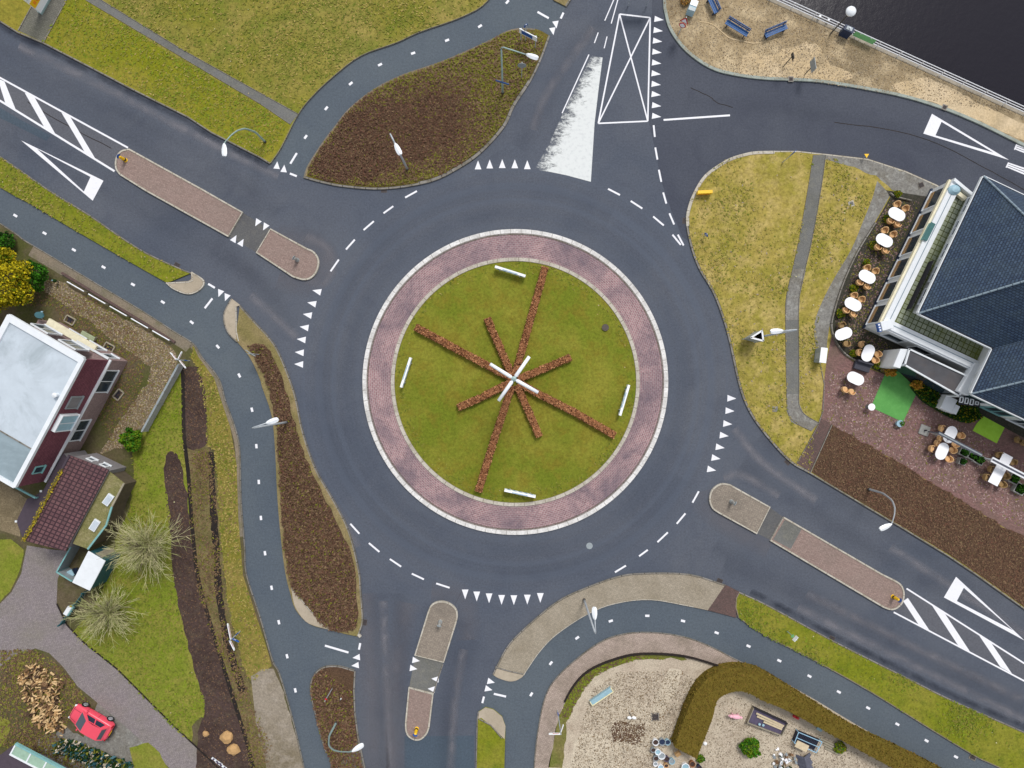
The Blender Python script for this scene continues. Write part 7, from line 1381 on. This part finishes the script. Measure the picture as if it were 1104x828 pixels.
# ---------------------------------------------------------------- red car
plain('car_red', (226, 76, 96), .3, var=.02, spec=.6); plain('car_glass', (34, 44, 62), .08, spec=.7); plain('rim_silver', (190, 194, 200), .3, .6); plain('lamp_clear', (230, 232, 236), .1); plain('lamp_red', (150, 16, 20), .2)
c = W(96.3, 779.5, .9); car = empty('parked_car', (0, 0, 0), 'small red hatchback parked beside the firewood pile', 'car')
sec = [(1.78, .5, .35, .55), (1.72, .62, .28, .64), (1.5, .72, .22, .72), (1.0, .79, .2, .82), (.5, .8, .2, .88), (-.4, .8, .2, .9), (-1.2, .79, .2, .92), (-1.6, .75, .24, .9), (-1.76, .68, .3, .84), (-1.8, .6, .36, .7)]
bm = bmesh.new(); loops = []
for x, w, zb, zt in sec:
    pr = [(-w*.82, zb), (-w, zb+.12), (-w, (zb+zt)/2+.05), (-w*.97, zt-.1), (-w*.84, zt-.015), (-w*.4, zt+.02), (w*.4, zt+.02), (w*.84, zt-.015), (w*.97, zt-.1), (w, (zb+zt)/2+.05), (w, zb+.12), (w*.82, zb)]
    loops.append([bm.verts.new((x, y, z)) for y, z in pr])
for i in range(len(loops)-1):
    for k in range(12): k2 = (k+1) % 12; bm.faces.new((loops[i][k], loops[i][k2], loops[i+1][k2], loops[i+1][k]))
bm.faces.new(loops[0][::-1]); bm.faces.new(loops[-1]); bmesh.ops.recalc_face_normals(bm, faces=bm.faces); me = bpy.data.meshes.new('body'); bm.to_mesh(me); bm.free(); me.polygons.foreach_set('use_smooth', [True]*len(me.polygons)); o = link('body', me, 'car_red', car); md = o.modifiers.new('s', 'SUBSURF'); md.levels = 1; md.render_levels = 2
# cabin
def q3(x, y, z): return Vector((x, y, z))
bot = [(.72, .70), (-1.55, .68)]; top = [(.12, .54), (-1.28, .53)]; zb, zt = .88, 1.4
Bc = [q3(.92, .68, zb-.02), q3(.92, -.68, zb-.02), q3(-1.62, -.66, zb+.02), q3(-1.62, .66, zb+.02)]; Tc = [q3(.08, .55, zt-.02), q3(.08, -.55, zt-.02), q3(-1.28, -.53, zt-.03), q3(-1.28, .53, zt-.03)]
m = MB(); midT = [q3(-.5, .52, zt+.03), q3(-.5, -.52, zt+.03)]
for i in range(4): j = (i+1) % 4; m.face([Bc[i], Tc[i], Tc[j], Bc[j]][::-1] if i in (1, 3) else [Bc[i], Tc[i], Tc[j], Bc[j]][::-1])
m.face([Tc[0], midT[0], midT[1], Tc[1]]); m.face([midT[0], Tc[3], Tc[2], midT[1]]); o = m.build('roof', 'car_red', car, bevel=.04)
def glassq(name, a, b, c_, d__, s0, s1, t0, t1, off):
    """quad patch on face a(bottom0) b(bottom1) c(top1) d(top0)"""
    f = lambda s, t: a.lerp(b, s).lerp(d__.lerp(c_, s), t); nrm = (b-a).cross(d__-a).normalized()*off; P = [f(s0, t0)+nrm, f(s1, t0)+nrm, f(s1, t1)+nrm, f(s0, t1)+nrm]
    m = MB(); m.face(P); return m.build(name, 'car_glass', car)
glassq('windshield', Bc[1], Bc[0], Tc[0], Tc[1], .07, .93, .06, .94, .012) if (Bc[0]-Bc[1]).cross(Tc[1]-Bc[1]).x > 0 else glassq('windshield', Bc[0], Bc[1], Tc[1], Tc[0], .07, .93, .06, .94, .012)
glassq('rear_window', Bc[3], Bc[2], Tc[2], Tc[3], .1, .9, .3, .92, .012)
for (a, b, c_, d__) in ((Bc[0], Bc[3], Tc[3], Tc[0]), (Bc[2], Bc[1], Tc[1], Tc[2])):
    for s0, s1 in ((.14, .48), (.53, .86)): glassq('side_window', a, b, c_, d__, s0, s1, .16, .88, .012)
for x in (1.14, -1.16):
    for s_ in (-1, 1):
        w = MB().tube([(x, s_*.62, .29), (x, s_*.815, .29)], .29, 18).build('wheel', 'black_rubber', car); MB().tube([(x, s_*.8, .29), (x, s_*.83, .29)], [.19, .17], 12).build('rim', 'rim_silver', w)
for s_ in (-1, 1):
    MB().box((1.66, s_*.52, .56), (.16, .24, .12), s_*-.35).build('headlight', 'lamp_clear', car, bevel=.02); MB().box((-1.74, s_*.6, .7), (.1, .16, .24), s_*.25).build('taillight', 'lamp_red', car, bevel=.02)
    MB().box((.55, s_*.84, .95), (.12, .16, .1)).build('mirror', 'car_red', car, bevel=.02)
MB().box((1.76, 0, .36), (.1, 1.1, .12)).build('bumper', 'dark_inside', car); MB().box((-1.8, 0, .4), (.08, 1.1, .14)).build('bumper', 'dark_inside', car)
for y_ in (-.45, .45): MB().tube([(.98, y_, .865), (1.6, y_*.9, .75)], .012, 4).build('hood_crease', 'dark_inside', car)
MB().tube([(1.62, -.6, .715), (1.64, 0, .73), (1.62, .6, .715)], .012, 4).build('hood_gap', 'dark_inside', car)
for s_ in (-1, 1):
    for x_ in (.62, -.42): MB().tube([(x_, s_*.81, .35), (x_, s_*.812, .8)], .008, 4).build('door_gap', 'dark_inside', car)
MB().box((-1.83, 0, .62), (.02, .45, .1)).build('number_plate', 'sign_yellow', car)
car.scale = (1.06, 1.03, 1.0); car.location = (c.x, c.y, .12); car.rotation_euler = (0, 0, math.atan2(22, -38.5))
# striped planks at the end of the driveway
for k, (x, y) in enumerate([(234, 821), (238.5, 825)]):
    c = W(x, y, .15); root = empty('plank', (c.x, c.y, .1), ['upper', 'lower'][k]+' white and dark striped plank lying at the end of the driveway', 'plank', 'striped planks by the driveway'); MB().box((c.x, c.y, .14), (1.1, .16, .06), -.6).build('board', 'white_trim', root)
    R = Matrix.Rotation(-.6, 3, 'Z')
    for q in (-.35, 0, .35): MB().box(Vector((c.x, c.y, .174))+R@Vector((q, 0, 0)), (.16, .16, .01), -.6).build('dark_band', 'tarp_purple', root)
